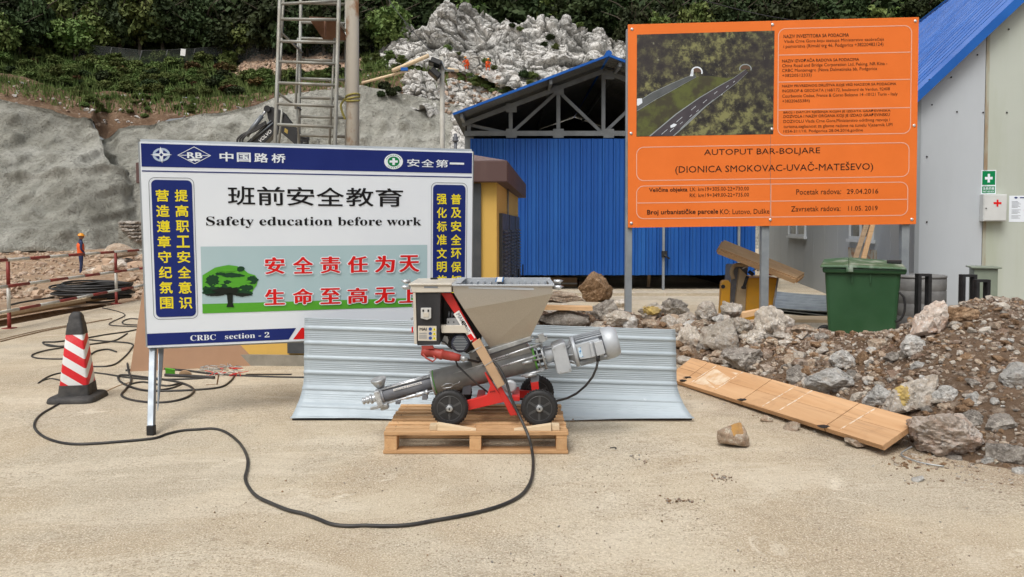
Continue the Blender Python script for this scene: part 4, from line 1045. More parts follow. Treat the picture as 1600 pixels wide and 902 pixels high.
# brown board leaning on the kiosk
b = MB(); p = [W(211, 450, 7.6), W(214, 400, 7.62), W(394, 440, 7.62), W(398, 566, 7.35), W(203, 577, 7.3)]
A_ = G(203, 581); B_ = G(398, 572); up = Vector((.02, .42, 1.25)); 
b.hexa([A_, B_, B_+up, A_+up], [A_+Vector((0, .018, 0)), B_+Vector((0, .018, 0)), B_+up+Vector((0, .018, 0)), A_+up+Vector((0, .018, 0))]); tag(b.build('leaning_board', M['ply'], bevel=.002), 'large plain brown fibreboard leaning behind the white board', 'board')
# ---------------------------------------------------------------- white and blue safety board
A = W(218.5, 221.5, 5.66); C_ = W(231, 543.5, 5.78); B0 = W(738.5, 237, 6.42)
bs = Board(A, B0, C_, .012)
sg = thing('safety_board', 'white and navy safety education board with Chinese lettering on grey legs', 'sign board', (float(A.x+B0.x)/2, 6.05, 0))
b = MB(); ring = [(0, 0), (1, 0), (1, 1), (0, 1)]
b.hexa([bs.P(u, v, -.02) for u, v in ring], [bs.P(u, v, .0115) for u, v in ring]); b.build('panel', M['p_white'], sg, bevel=.002)
def edge_tube(b, p, q, r=.012): b.tube([p, q], r, 4)
b = MB()
for (u0, v0), (u1, v1) in (((0, 0), (1, 0)), ((1, 0), (1, 1)), ((1, 1), (0, 1)), ((0, 1), (0, 0))):
    b.tube([bs.P(u0, v0, -.035), bs.P(u1, v1, -.035)], .02, 4, smooth=False)
b.build('rear_frame', M['steel'], sg)
L_ = bs.ab
def lvl(y): return bs.ab(222, y)[1]
b = MB(); bs.rect(.003, .997, .008, lvl(260.5), 1, b); bs.rect(.003, .997, lvl(266.3), lvl(268.2), 1, b)
b0 = lvl(521.5)
bs.poly([(.0, b0), (bs.ab(462.5, 511)[0], b0), (bs.ab(451, 531)[0], .988), (.0, .988)], 1, b)
a0 = bs.ab(237, 300)[0]; a1 = bs.ab(300.5, 300)[0]; v0, v1 = bs.ab(240, 281)[1], bs.ab(248, 495.5)[1]; bs.rrect(a0, a1, v0, v1, .035, 2, b)
c0 = bs.ab(676, 300)[0]; c1 = bs.ab(726.8, 300)[0]; w0 = bs.ab(700, 289)[1]; bs.rrect(c0, c1, w0, v1, .035, 2, b)
b.build('band_print', M['p_navy'], sg)
b = MB(); bs.rline(a0-.007, a1+.006, v0-.012, v1+.012, .045, .004, 1, b); bs.rline(c0-.006, c1+.006, w0-.012, v1+.012, .045, .004, 1, b); b.build('outline_print', M['p_grey'], sg)
b = MB(); bs.poly([(bs.ab(471, 511)[0]+.0, b0), (.997, b0), (.997, .988), (bs.ab(458, 531)[0], .988)], 1, b); b.build('red_band_print', M['p_red'], sg)
for col, x0, x1, ys in (('营造遵章守纪氛围', 243.3, 264.0, None), ('提高职工安全意识', 273, 293.5, None)):
    for i, ch in enumerate(col):
        ya = 296.3+i*23.95; aa0, bb0 = bs.ab(x0+i*.98, ya); aa1, _ = bs.ab(x1+i*.98, ya); _, bb1 = bs.ab(x0+i, ya+18.6)
        m = MB(); bs.text(ch, aa0, aa1, bb0, bb1, 3, m, bold=.022); m.build('lettering', M['p_yellow'], sg)
for col, x0, x1 in (('强化标准文明施工', 682, 697.5), ('普及安全环保知识', 704, 720)):
    for i, ch in enumerate(col):
        ya = 303+i*21.15; aa0, bb0 = bs.ab(x0, ya); aa1, _ = bs.ab(x1, ya); _, bb1 = bs.ab(x0, ya+16.4)
        m = MB(); bs.text(ch, aa0, aa1, bb0, bb1, 3, m, bold=.022); m.build('lettering', M['p_yellow'], sg)
def bt(txt, x0, yt, x1, yb, k, mat, bold=0.0, **kw):
    m = MB(); bs.ptext(txt, x0, yt, x1, yb, k, m, bold=bold, **kw); m.build('lettering', M[mat], sg)
for i, ch in enumerate('班前安全教育'): bt(ch, 355.5+i*46.2, 290.8+i*.65, 355.5+i*46.2+43, 320.3+i*.5, 2, 'p_black', .010)
bt('𝐒𝐚𝐟𝐞𝐭𝐲 𝐞𝐝𝐮𝐜𝐚𝐭𝐢𝐨𝐧 𝐛𝐞𝐟𝐨𝐫𝐞 𝐰𝐨𝐫𝐤', 322, 338.3, 658, 356.3, 2, 'p_black')
for i, ch in enumerate('中国路桥'): bt(ch, 343+i*27, 237.6+i*.8, 343+i*27+22, 252.2+i*.8, 3, 'p_white', .022)
for i, ch in enumerate('安全第一'):
    if ch == '一':
        bt(ch, 702, 254, 724.5, 257, 3, 'p_white', .012)
    else: bt(ch, 635.6+i*22.3, 248.3+i*.6, 635.6+i*22.3+19.5, 260.4+i*.6, 3, 'p_white', .012)
bt('𝐂𝐑𝐁𝐂', 297.5, 523.6, 337.5, 532.3, 2, 'p_white'); bt('𝐬𝐞𝐜𝐭𝐢𝐨𝐧 - 𝟐', 351.5, 521.0, 421, 529.6, 2, 'p_white')
# picture panel
p0 = bs.ab(313.6, 385.3); p1 = bs.ab(667, 382); q0 = bs.ab(317.5, 489.5)
b = MB(); bs.rect(p0[0], p1[0], p0[1], q0[1], 1, b); b.build('picture_print', M['p_sky'], sg)
gb = bs.ab(316.5, 474.8)[1]
b = MB(); bs.rect(p0[0], p1[0], gb, q0[1], 2, b); b.build('grass_print', M['p_grass'], sg)
def blob(cx, cy, rx, ry, seed, n=30, jag=.18):
    r_ = random.Random(seed); return [(cx+rx*math.cos(6.283*i/n)*(1+r_.uniform(-jag, jag)), cy+ry*math.sin(6.283*i/n)*(1+r_.uniform(-jag, jag))) for i in range(n)]
def ptree(px, py): return (215+px/4.626, 365+py/4.626)
b = MB(); bs.px_poly([ptree(*q) for q in [(470, 405), (470, 300), (520, 270), (560, 245), (620, 232), (660, 226), (720, 234), (765, 255), (800, 285), (850, 300), (870, 330), (860, 375), (840, 400), (820, 440), (740, 430), (640, 440), (560, 425), (500, 430)]], 3, b); b.build('tree_print', M['p_grass'], sg)
b = MB()
for (cx, cy, rx, ry, k) in [(540, 335, 50, 38, 1), (520, 425, 55, 20, 2), (640, 400, 110, 45, 3), (770, 430, 70, 22, 4), (690, 300, 80, 17, 5), (830, 335, 40, 28, 6), (745, 255, 28, 20, 7), (650, 350, 30, 14, 8), (600, 290, 40, 12, 9), (790, 390, 45, 22, 10), (500, 405, 30, 25, 11)]:
    bs.px_poly([ptree(*q) for q in blob(cx, cy, rx, ry, k, 26, .22)], 4, b)
b.build('tree_print', M['p_leafd'], sg)
b = MB()
for (cx, cy, rx, ry, k) in [(640, 415, 90, 28, 21), (760, 440, 60, 12, 22), (560, 440, 60, 11, 23)]: bs.px_poly([ptree(*q) for q in blob(cx, cy, rx, ry, k, 24, .22)], 5, b)
bs.px_poly([ptree(*q) for q in [(645, 430), (690, 430), (688, 500), (698, 530), (642, 530), (652, 500)]], 5, b); b.build('trunk_print', M['p_trunk'], sg)
b = MB()
for (cx, cy, rx, ry, k) in [(700, 372, 60, 16, 31), (585, 375, 30, 10, 32), (800, 345, 22, 8, 33), (640, 262, 60, 12, 34)]: bs.px_poly([ptree(*q) for q in blob(cx, cy, rx, ry, k, 24, .25)], 6, b)
b.build('tree_print', M['p_grass'], sg)
for line, yy in (('安全责任为天', (401.8, 428)), ('生命至高无上', (451.5, 476.2))):
    for i, ch in enumerate(line):
        x = [413.3, 457.3, 500, 542.5, 585, 623][i]; dy = -i*.62*(1 if yy[0] < 440 else 1.05)
        aa0, bb0 = bs.ab(x, yy[0]+dy); aa1, _ = bs.ab(x+31.5, yy[0]+dy); _, bb1 = bs.ab(x, yy[1]+dy)
        da, db = (aa1-aa0)*.055, (bb1-bb0)*.06
        m = MB(); bs.text(ch, aa0-da, aa1+da, bb0-db, bb1+db, 7, m, bold=.075, yb=.06); m.build('lettering_outline', M['p_white'], sg)
        m = MB(); bs.text(ch, aa0, aa1, bb0, bb1, 8, m, bold=.040, yb=.012); m.build('lettering', M['p_red'], sg)
# emblems
M['p_pale'] = pm('pale_blue_print_2', (.45, .56, .72), None, rough=.5, spec=.22)
b = MB(); n = 32; cx, cy = 252.5, 242
bs.px_poly([(cx+13.6*math.cos(6.283*i/n), cy+10.6*math.sin(6.283*i/n)) for i in range(n)], 3, b); b.build('emblem', M['p_pale'], sg)
b = MB()
for q in range(4):
    a_ = R(45+90*q); bs.px_poly([(cx+10.4*math.cos(a_+d)*k, cy+8.2*math.sin(a_+d)*k) for d, k in ((-.42, .98), (.42, .98), (.3, .5), (0, .38), (-.3, .5))], 4, b)
b.build('emblem', M['p_navy'], sg)
b = MB()
bs.px_poly([(cx-17, cy), (cx-3, cy-2), (cx-1.5, cy-12.5), (cx+3, cy-2.4), (cx+17, cy), (cx+3, cy+2), (cx+1.5, cy+13), (cx-3, cy+2.4)], 5, b); b.build('emblem', M['p_white'], sg)
b = MB(); bs.px_poly([(cx-3, cy), (cx, cy-2.6), (cx+3, cy), (cx, cy+2.6)], 6, b); b.build('emblem', M['p_navy'], sg)
b = MB(); dm = [(277.5, 242.6), (303.5, 229.2), (330, 243.4), (304.5, 256.6)]; cc = (303.9, 243)
o1 = [bs.ab(*p) for p in dm]; i1 = [bs.ab(cc[0]+(p[0]-cc[0])*.93, cc[1]+(p[1]-cc[1])*.92) for p in dm]
b.add([bs.P(u, v, bs.th+.0036) for u, v in o1+i1], [(q, (q+1) % 4, 4+(q+1) % 4, 4+q) for q in range(4)])
bs.px_poly([(280, 242.2), (292, 242.3), (292, 243.3), (282, 243.2)], 3, b); bs.px_poly([(316, 242.6), (328, 243), (326, 244), (316, 243.6)], 3, b)
bs.px_poly([(293, 249.2), (303, 247.6), (313.5, 249.8), (312, 251.4), (308, 251.2), (305.5, 252.4), (303, 251.0), (300, 252.6), (297, 251)], 3, b)
b.build('emblem', M['p_white'], sg)
bt('RB', 292.5, 238.0, 316.5, 247.2, 4, 'p_white', .03)
b = MB(); cx, cy = 614.5, 252.6; bs.px_poly([(cx+14.6*math.cos(6.283*i/n), cy+12*math.sin(6.283*i/n)) for i in range(n)], 3, b); b.build('emblem', M['p_white'], sg)
b = MB(); bs.px_poly([(cx+9.2*math.cos(6.283*i/n), cy+7.8*math.sin(6.283*i/n)) for i in range(n)], 4, b)
for q in list(range(-5, 6)): a_ = R(-90+q*13); bs.px_poly([(cx+11.9*math.cos(a_)+dx, cy+9.9*math.sin(a_)+dy) for dx, dy in ((-.7, -.6), (.7, -.6), (.7, .6), (-.7, .6))], 4, b)
for q in list(range(-3, 4)): a_ = R(90+q*15); bs.px_poly([(cx+11.9*math.cos(a_)+dx, cy+9.9*math.sin(a_)+dy) for dx, dy in ((-.7, -.6), (.7, -.6), (.7, .6), (-.7, .6))], 4, b)
b.build('emblem', M['p_safe'], sg)
b = MB(); bs.px_poly([(cx-2, cy-5.4), (cx+2, cy-5.4), (cx+2, cy+5.4), (cx-2, cy+5.4)], 5, b); bs.px_poly([(cx-6.4, cy-1.7), (cx+6.4, cy-1.7), (cx+6.4, cy+1.7), (cx-6.4, cy+1.7)], 6, b); b.build('emblem', M['p_white'], sg)
# legs: pressed steel front legs, struts to the rear
M['leg'] = pm('galvanised_leg_steel', (.30, .34, .38), (.24, .27, .30), 6, .45, .5)
for side in (0, 1):
    top = bs.P(.012 if side == 0 else .985, .80, -.055); mid = bs.P(.012 if side == 0 else .985, 1.0, -.05)
    foot = G(236.5, 680) if side == 0 else G(728, 640); foot = Vector(foot)
    def sec(p, w_=.022, d=.02): return [p+Vector((-w_, -d, 0)), p+Vector((w_, -d, 0)), p+Vector((w_, d, 0)), p+Vector((-w_, d, 0))]
    b = MB(); b.hexa(sec(foot+Vector((0, 0, .05))), sec(mid+Vector((0, -.0, .0)))); b.hexa(sec(mid), sec(top)); b.build('leg', M['leg'], sg, bevel=.003)
    b = MB(); b.hexa(sec(foot, .025, .023), sec(foot+Vector((0, 0, .07)), .025, .023)); b.build('foot', M['dark'], sg, bevel=.004)
    b = MB(); k1 = foot.lerp(mid, .25)+Vector((.03, .02, 0)); k2 = mid+Vector((.05, .06, -.01)); b.hexa([k1, k1+Vector((.006, 0, 0)), foot.lerp(mid, .62)+Vector((.044, .06, 0)), foot.lerp(mid, .62)+Vector((.038, .06, 0))], [mid+Vector((.03, .02, 0)), mid+Vector((.036, .02, 0)), k2+Vector((.006, 0, 0)), k2]); b.build('gusset', M['leg'], sg)
b = MB(); b.tube([bs.P(.012, .98, -.05), bs.P(.985, .98, -.05)], .014, 6); b.build('cross_bar', M['leg'], sg)

# ---------------------------------------------------------------- orange information board
A = W(981, 38.5, 10.2); B0 = W(1435.5, 27, 10.02); C_ = W(981, 356, 10.2)
ob_ = Board(A, B0, C_, .004)
og = thing('project_board', 'large orange road project information board on grey steel posts', 'sign board', (float(A.x+B0.x)/2, 10.1, 0))
b = MB(); b.hexa([ob_.P(u, v, -.03) for u, v in ring], [ob_.P(u, v, .0) for u, v in ring]); b.build('rear_frame', M['p_edge'], og)
mid = .498
for (u0, u1) in ((0, mid-.0006), (mid+.0006, 1)):
    b = MB(); rg = [(u0, 0), (u1, 0), (u1, 1), (u0, 1)]; b.hexa([ob_.P(u, v, .0004) for u, v in rg], [ob_.P(u, v, .0035) for u, v in rg]); b.build('panel', M['p_orange'], og, bevel=.001)
def oa(px, py): return ob_.ab(px, py)
b = MB()
def ol(x0, x1, yt, yb, r=.1, w_=.0115): 
    a0, b0 = oa(x0, yt); a1, _ = oa(x1, yt); _, b1 = oa(x0, yb); ob_.rline(a0, a1, b0, b1, r, w_, 1, b); return a0, a1
ra = ol(1215.5, 1425, 44.6, 213); ol(994, 1421, 229.8, 283.3); rl = ol(994, 1419, 290.4, 342.8)
def hl(a0, a1, x, y): 
    _, v = oa(x, y); ob_.rect(a0, a1, v-.0022, v+.0022, 1, b)
for y in (86.5, 128.6, 172.4): hl(ra[0]+.004, ra[1]-.004, 1216, y)
hl(rl[0]+.004, rl[1]-.004, 995, 317.5)
a_, v_ = oa(1204.5, 287); _, v2 = oa(1204.5, 340); ob_.rect(a_-.0013, a_+.0013, v_, v2, 1, b)
b.build('outline_print', M['p_pink'], og)
LN = [('NAZIV INVESTITORA SA PODACIMA', 1224, 1326, 54.6, 60, 1), ('Vlada Crne Gore koju zastupa Ministarstvo saobraćaja', 1225, 1381, 62.3, 68.8, 0), ('i pomorstva (Rimski trg 46, Podgorica +38220482124)', 1224, 1380, 70.2, 77, 0),
('NAZIV IZVOĐAČA RADOVA SA PODACIMA', 1222, 1342, 91.8, 98, 1), ('China Road and Bridge Corporation Ltd, Peking, NR Kina -', 1222, 1386, 100.5, 107, 0), ('CRBC Montenegro (Nova Dalmatinska bb, Podgorica', 1222, 1370, 108, 114.5, 0), ('+38220512333)', 1222, 1268, 116, 122, 0),
('NAZIV PRIVREDNOG DRUŠTVA KOJE VRŠI NADZOR SA PODACIMA', 1222, 1400, 131.8, 138, 1), ('INGEROP & GEODATA (168/172, boulevard de Verdun, 92408', 1222, 1390, 140.2, 146.2, 0), ('Courbevoie Cedex, France & Corso Bolzano 14 -10121 Turin - Italy', 1222, 1402, 148, 154.4, 0), ('+38220655384)', 1222, 1265, 156, 162, 0),
('BROJ I DATUM RJEŠENJA KOJIM JE IZDATA GRAĐEVINSKA', 1224, 1391, 171.0+2.6, 178.6, 1), ('DOZVOLA I NAZIV ORGANA KOJI JE IZDAO GRAĐEVINSKU', 1224, 1390, 180, 186, 1), ('DOZVOLU Vlada Crne Gore,Ministarstvo održivog razvoja i', 1224, 1390, 187.8, 194, 0), ('turizma,saglasnost za glavne radove na tunelu Vjeternik UPI', 1224, 1394, 195.6, 202, 0), ('1054-311/10, Podgorica 28.04.2016.godine', 1224, 1348, 203.4, 209, 0),
('AUTOPUT BAR-BOLJARE', 1100, 1281, 233.6, 245.5, 0), ('(DIONICA SMOKOVAC-UVAČ-MATEŠEVO)', 1055, 1364, 256.3, 273.5, 0),
('Veličina objekta', 1014, 1074, 293.3, 302, 2), ('LK: km19+305.00-22+730.00', 1078, 1170, 293.0, 299, 0), ('RK: km19+349.00-22+735.00', 1077.5, 1170, 302.6, 308.4, 0),
('Broj urbanističke parcele', 1011, 1122, 327.4, 337.6, 2), ('KO: Lutovo, Duške', 1125, 1202, 327.2, 336.2, 0), ('Pocetak radova:', 1244, 1314, 296, 304.4, 0), ('29.04.2016', 1323, 1372, 295.6, 303.2, 0), ('Zavrsetak radova:', 1236, 1313, 322.6, 330.8, 0), ('11.05. 2019', 1325, 1371, 322.2, 329.6, 0)]
for s_, x0, x1, yt, yb, bo in LN:
    m = MB(); ob_.ptext(s_, x0, yt, x1, yb, 2, m, bold={0: 0, 1: .006, 2: .018}[bo], res=2); m.build('lettering', M['p_brown'] if yt > 225 else M['p_brown'], og)
# aerial picture: flat print
def m_aerial():
    s = NT('aerial_forest_print')
    c = s.ramp(s.noise(9, 5, .7), [(.38, (.012, .010, .010)), (.5, (.055, .05, .028)), (.62, (.23, .23, .09))])
    c = s.mix(s.ramp(s.noise(1.0, 3, .5), [(.44, 0.0), (.6, .7)]), c, (.032, .025, .026))
    c = s.mix(s.ramp(s.noise(16, 4, .7), [(.64, 0.0), (.7, .7)]), c, (.30, .30, .20))
    return s.fin(c, .45)
M['aerial'] = m_aerial()
M['field'] = pm('meadow_print', (.10, .115, .025), (.05, .045, .02), 6, .5, lo=.42, hi=.6)
M['p_road'] = pm('road_print', (.045, .038, .048), (.07, .06, .07), 6, .5); M['p_road2'] = pm('grey_road_print', (.11, .12, .125), (.08, .09, .09), 6, .5)
M['p_kerb'] = pm('road_edge_print', (.33, .37, .38), None, rough=.5, spec=.22)
def PP(x, y): return (980+x/4.746, 30+y/4.746)
def pq(name, mat, k, polys):
    m = MB()
    for pl in polys: ob_.px_poly([PP(*q) for q in pl], k, m)
    m.build(name, M[mat], og)
pq('photo_print', 'aerial', 1, [[(72, 116), (1092, 86), (1082, 854), (68, 872)]])
pq('photo_print', 'field', 2, [[(72, 690), (330, 530), (520, 430), (600, 420), (740, 440), (830, 420), (560, 560), (330, 740), (170, 868), (70, 870)]])
def strip(pts, k, mat, name='road_print'):
    """pts: (x, y, halfwidth) along a road"""
    l, r_ = [], []
    for i, (x, y, h) in enumerate(pts):
        x2, y2 = pts[min(i+1, len(pts)-1)][:2]; x1, y1 = pts[max(i-1, 0)][:2]; d = math.hypot(x2-x1, y2-y1); nx, ny = -(y2-y1)/d, (x2-x1)/d
        if i == 0 and y > 860: l.append((x+h*1.25, 866)); r_.append((x-h*1.25, 869))
        elif i == 0 and x < 75: l.append((72, y+h)); r_.append((72, y-h))
        elif i == 0: l.append((x+nx*h, y+ny*h)); r_.append((x-nx*h, y-ny*h))
        else: l.append((x+nx*h, y+ny*h)); r_.append((x-nx*h, y-ny*h))
    pq(name, mat, k, [[l[i], l[i+1], r_[i+1], r_[i]] for i in range(len(pts)-1)])
r1 = [(72, 650, 34), (200, 570, 30), (340, 500, 25), (430, 455, 19), (505, 420, 14)]
r2 = [(255, 868, 75), (400, 745, 58), (560, 615, 42), (700, 520, 31), (800, 455, 22), (885, 385, 14)]
for rd, mt in ((r1, 'p_road2'), (r2, 'p_road')):
    strip(rd, 3, 'p_kerb'); strip([(x, y, h*.88) for x, y, h in rd], 4, mt)
pq('road_print', 'p_white', 5, [[(x-dx, y+dx*.85), (x+dx, y-dx*.85), (x+dx+1.2, y-dx*.85+2.2), (x-dx+1.2, y+dx*.85+2.2)] for x, y, dx in [(275, 836, 22), (385, 745, 22), (330, 822, 14), (400, 770, 10), (470, 716, 9), (490, 660, 18), (520, 680, 9), (575, 610, 15), (655, 545, 12), (700, 560, 6), (740, 500, 9), (790, 465, 6)]])
strip([(395, 815, 3), (470, 740, 3), (560, 665, 3), (640, 598, 2.4)], 5, 'p_kerb')
def arch(cx, cy, w_, h, t_): 
    o = [(cx+w_*math.cos(R(a)), cy-h*math.sin(R(a))) for a in range(-20, 201, 20)]; i_ = [(cx+(w_-t_)*math.cos(R(a)), cy-(h-t_)*math.sin(R(a))) for a in range(-20, 201, 20)]
    return [[o[k], o[k+1], i_[k+1], i_[k]] for k in range(len(o)-1)]
pq('tunnel_print', 'p_white', 6, arch(515, 395, 44, 42, 10)+[[(462, 425), (476, 385), (492, 375), (488, 425)]]); pq('tunnel_print', 'p_kerb', 6, arch(875, 370, 46, 36, 7))
M['p_tun'] = pm('tunnel_mouth_print', (.13, .085, .06), None, rough=.5, spec=.22)
pq('tunnel_print', 'p_tun', 5, [[(515+34*math.cos(R(a)), 395-32*math.sin(R(a))) for a in range(0, 181, 20)], [(875+38*math.cos(R(a)), 372-28*math.sin(R(a))) for a in range(0, 181, 20)]])
pq('vehicle_print', 'p_white', 6, [[(72, 592), (108, 588), (112, 622), (80, 645), (72, 640)], [(318, 792), (345, 775), (368, 782), (350, 800), (322, 808)]])
pq('meadow_print', 'p_leafd', 3, [blob(440, 545, 40, 10, 51), blob(190, 700, 40, 12, 52)]) if False else None
M['screw'] = pm('bright_screw_head', (.72, .72, .70), None, rough=.3, metal=.6)
for px, py in [(987.5, 46), (1207, 38.8), (1430, 33.2), (986, 208.7), (1206, 202), (1428, 196.5), (986.5, 349), (1203.5, 343.5), (1424.5, 343)]:
    p = ob_.P(*oa(px, py)); m = MB(); m.lathe(p+ob_.n*.005, ob_.n, [(0, .021), (.004, .02), (.010, .010)], 12); m.build('screw', M['screw'], og)
for px, w_ in ((984.5, .09), (1200, .10), (1421, .10)):
    p = ob_.P(oa(px, 200)[0], 0, -.075); m = MB(); m.bx(p.x-w_/2, p.x+w_/2, p.y-.04, p.y+.04, -.05, p.z-.05); m.build('post', M['steel'], og, bevel=.004)
for v in (.1, .5, .9):
    m = MB(); m.tube([ob_.P(.0, v, -.05), ob_.P(1, v, -.05)], .02, 4, smooth=False); m.build('rear_rail', M['steel'], og)
# ---------------------------------------------------------------- timber pallet
PX_0, PX_1 = wx(597.5, 4.94), wx(888, 4.94); PY_0, PY_1 = 4.93, 5.75
pal = thing('pallet', 'bright new timber pallet carrying the red and grey mortar pump', 'pallet', ((PX_0+PX_1)/2, (PY_0+PY_1)/2, 0))
pr = random.Random(5)
nb = 8; pitch = (PY_1-PY_0)/nb
for i in range(nb):
    b = MB(); w_ = pitch*(.56 if i else .84)+pr.uniform(-.004, .004); y0 = PY_0+i*pitch+(0 if i == 0 else .008); e0, e1 = pr.uniform(-.006, .006), pr.uniform(-.006, .006)
    b.bx(PX_0+e0, PX_1+e1, y0, y0+w_, .122, .144+pr.uniform(-.001, .001)); b.build('deck_board', M['wood_p'], pal, bevel=.002)
    b = MB(); [b.lathe((x+pr.uniform(-.01, .01), y0+w_*k, .1445), (0, 0, 1), [(0, .0035), (.0008, .003)], 6) for x in (PX_0+.06, (PX_0+PX_1)/2, PX_1-.06) for k in (.3, .7)]; b.build('nail_heads', M['dark'], pal, kind='stuff')
xs3 = [(PX_0+.005, PX_0+.085), ((PX_0+PX_1)/2-.04, (PX_0+PX_1)/2+.035), (PX_1-.075, PX_1-.005)]
for x0, x1 in xs3:
    b = MB(); b.bx(x0-.0, x1+.0, PY_0+.006, PY_1-.006, .100, .1215); b.build('cross_board', M['wood_py'], pal, bevel=.002)
    for y0 in (PY_0+.006, (PY_0+PY_1)/2-.06, PY_1-.126):
        b = MB(); b.bx(x0, x1, y0, y0+.12, .0225, .0995); b.build('block', M['wood_py'], pal, bevel=.003)
for y0 in (PY_0+.002, (PY_0+PY_1)/2-.05, PY_1-.105):
    b = MB(); b.bx(PX_0-.003, PX_1+.003, y0, y0+.10, .001, .022); b.build('base_board', M['wood_p'], pal, bevel=.002)
ZD = .1455
# wedges chocking the wheels
def wedge(px0, px1, pyt0, pyt1, Y, label):
    x0, x1 = wx(px0, Y), wx(px1, Y); h0, h1 = pyt0, pyt1; b = MB()
    b.hexa([(x0, Y, ZD), (x1, Y, ZD), (x1, Y, ZD+h1), (x0, Y, ZD+h0)], [(x0, Y+.05, ZD), (x1, Y+.05, ZD), (x1, Y+.05, ZD+h1), (x0, Y+.05, ZD+h0)]); tag(b.build('wheel_wedge', M['wood_pale'], bevel=.0015), label, 'wedge')
wedge(682, 743, .048, .006, 4.95, 'pale timber wedge against the front of the left wheel of the pump')
wedge(803, 862, .006, .042, 4.95, 'pale timber wedge against the front of the right wheel of the pump')
for x0, x1, lab in ((670, 681.5, 'small wood block beside the left wedge'), (863, 875, 'small wood block beside the right wedge')):
    Y = 4.96; b = MB(); b.bx(wx(x0, Y), wx(x1, Y), Y, Y+.07, ZD, ZD+.035); tag(b.build('wood_block', M['wood_pale'], bevel=.002), lab, 'block')

# ---------------------------------------------------------------- screw mortar pump
mp = thing('mortar_pump', 'red framed mortar mixing pump with stainless hopper and grey motor on the pallet', 'mortar pump', (wx(770, 5.3), 5.3, ZD))
YF, YB, YM = 5.06, 5.56, 5.30
def part(name, b, m, bevel=0, parent=mp, label=None): return b.build(name, M[m] if isinstance(m, str) else m, parent, bevel=bevel, label=label)
def V3(px, py, Y): return W(px, py, Y)
# wheels
WR = .1215; M['rimgrey'] = pm('dark_grey_rim', (.045, .047, .05), (.06, .062, .065), 9, .3)
def wheel(cx, Y, facing=-1, label=None):
    c = Vector((cx, Y, ZD+WR)); ax = Vector((0, 1, 0)); hw = .026; b = MB()
    prof = [(-hw+.004, WR*.70), (-hw, WR*.80), (-hw+.003, WR*.92), (-hw+.012, WR*.985), (-.004, WR), (.004, WR), (hw-.012, WR*.985), (hw-.003, WR*.92), (hw, WR*.80), (hw-.004, WR*.70)]
    b.lathe(c, ax, prof, 48); ty = part('wheel', b, 'dark', label=label)
    b = MB()
    for k in range(36):      # tread blocks
        a = 2*math.pi*k/36; r_ = WR; p = c+Vector((math.cos(a)*r_, 0, math.sin(a)*r_)); b.box(p, (.010, .034, .005), rot('Y', -a-math.pi/2))
    b.build('tread', M['dark'], ty)
    b = MB(); y = Y+facing*(hw-.004)
    b.lathe((cx, y, ZD+WR), (0, facing, 0), [(-.02, WR*.70), (.0, WR*.70), (.002, WR*.66), (-.006, WR*.64)], 40); 
    for k in range(6):
        a = 2*math.pi*k/6+.5; p = Vector((cx+math.cos(a)*WR*.40, y-facing*.004, ZD+WR+math.sin(a)*WR*.40)); b.box(p, (WR*.52, .010, .014), rot('Y', -a))
    b.lathe((cx, y-facing*.020, ZD+WR), (0, facing, 0), [(0, WR*.63), (.002, WR*.62), (.003, .02)], 40, mi=1)  # disc blacker than ring and spokes, the recess shade put into its colour
    b.lathe((cx, y-facing*.004, ZD+WR), (0, facing, 0), [(0, .030), (.010, .028), (.012, .014)], 24); b.build('rim', [M['rimgrey'], M['blackbox']], ty)
    b = MB(); b.lathe((cx, y+facing*.006, ZD+WR), (0, facing, 0), [(0, .0215), (.005, .0215), (.006, .018), (.008, .008)], 24); b.box((cx-.012, y+facing*.015, ZD+WR+.002), (.022, .003, .005), rot('Y', .5)); b.build('hub_cap', M['zinc'], ty)
    b = MB(); b.cyl((cx, y+facing*.012, ZD+WR), (cx, y+facing*.019, ZD+WR), .006, n=10); b.build('axle_end', M['dark'], ty)
    return ty
wxl, wxr = wx(702, 5.08), wx(843, 5.08)
wheel(wxl, 5.08); wheel(wxr, 5.08); wheel(wx(702, 5.08)+.0, 5.56); wheel(wxr+.0, 5.56)
for cx in (wxl, wxr):
    b = MB(); b.cyl((cx, 5.1, ZD+WR), (cx, 5.55, ZD+WR), .011, n=10); part('axle', b, 'zinc')
# red frame
def bar_px(b, p, q, w_, Y0, Y1):
    """straight bar between two points, w_ wide in photograph pixels"""
    dx, dy = q[0]-p[0], q[1]-p[1]; d = math.hypot(dx, dy); nx, ny = -dy/d*w_/2, dx/d*w_/2
    b.prism_px([(p[0]+nx, p[1]+ny), (q[0]+nx, q[1]+ny), (q[0]-nx, q[1]-ny), (p[0]-nx, p[1]-ny)], Y0, Y1)
for Y0, Y1, nm in ((5.115, 5.15, 'main_leg'), (5.47, 5.505, 'main_leg')):
    b = MB(); b.prism_px([(688.5, 458), (705.5, 458), (746, 533), (777, 592), (790, 617), (809, 649), (797.5, 650), (783, 620), (757, 568), (733, 524)], Y0, Y1); part(nm, b, 'red', .003)
    b = MB(); b.prism_px([(727, 627), (761, 617.5), (766, 603), (757, 583), (759, 582), (783.5, 620), (787.5, 628.5), (732, 641.5)], Y0+.002, Y1-.006); part('base_beam', b, 'red', .003)
b = MB(); b.prism_px([(809, 610), (853, 614), (853, 623), (809, 625)], 5.44, 5.47); part('base_beam', b, 'red', .002)
b = MB(); b.bx(wx(800, 5.3), wx(812, 5.3), 5.15, 5.47, ZD+.15, ZD+.18); b.bx(wx(745, 5.3), wx(757, 5.3), 5.15, 5.47, ZD+.13, ZD+.16); part('cross_tube', b, 'red', .002)
b = MB(); b.prism_px([(829, 598), (841, 596), (846, 640), (836, 641)], 5.20, 5.26); b.prism_px([(838, 628), (853, 630), (853, 641), (838, 641)], 5.262, 5.30); part('rear_bracket', b, 'red', .002)
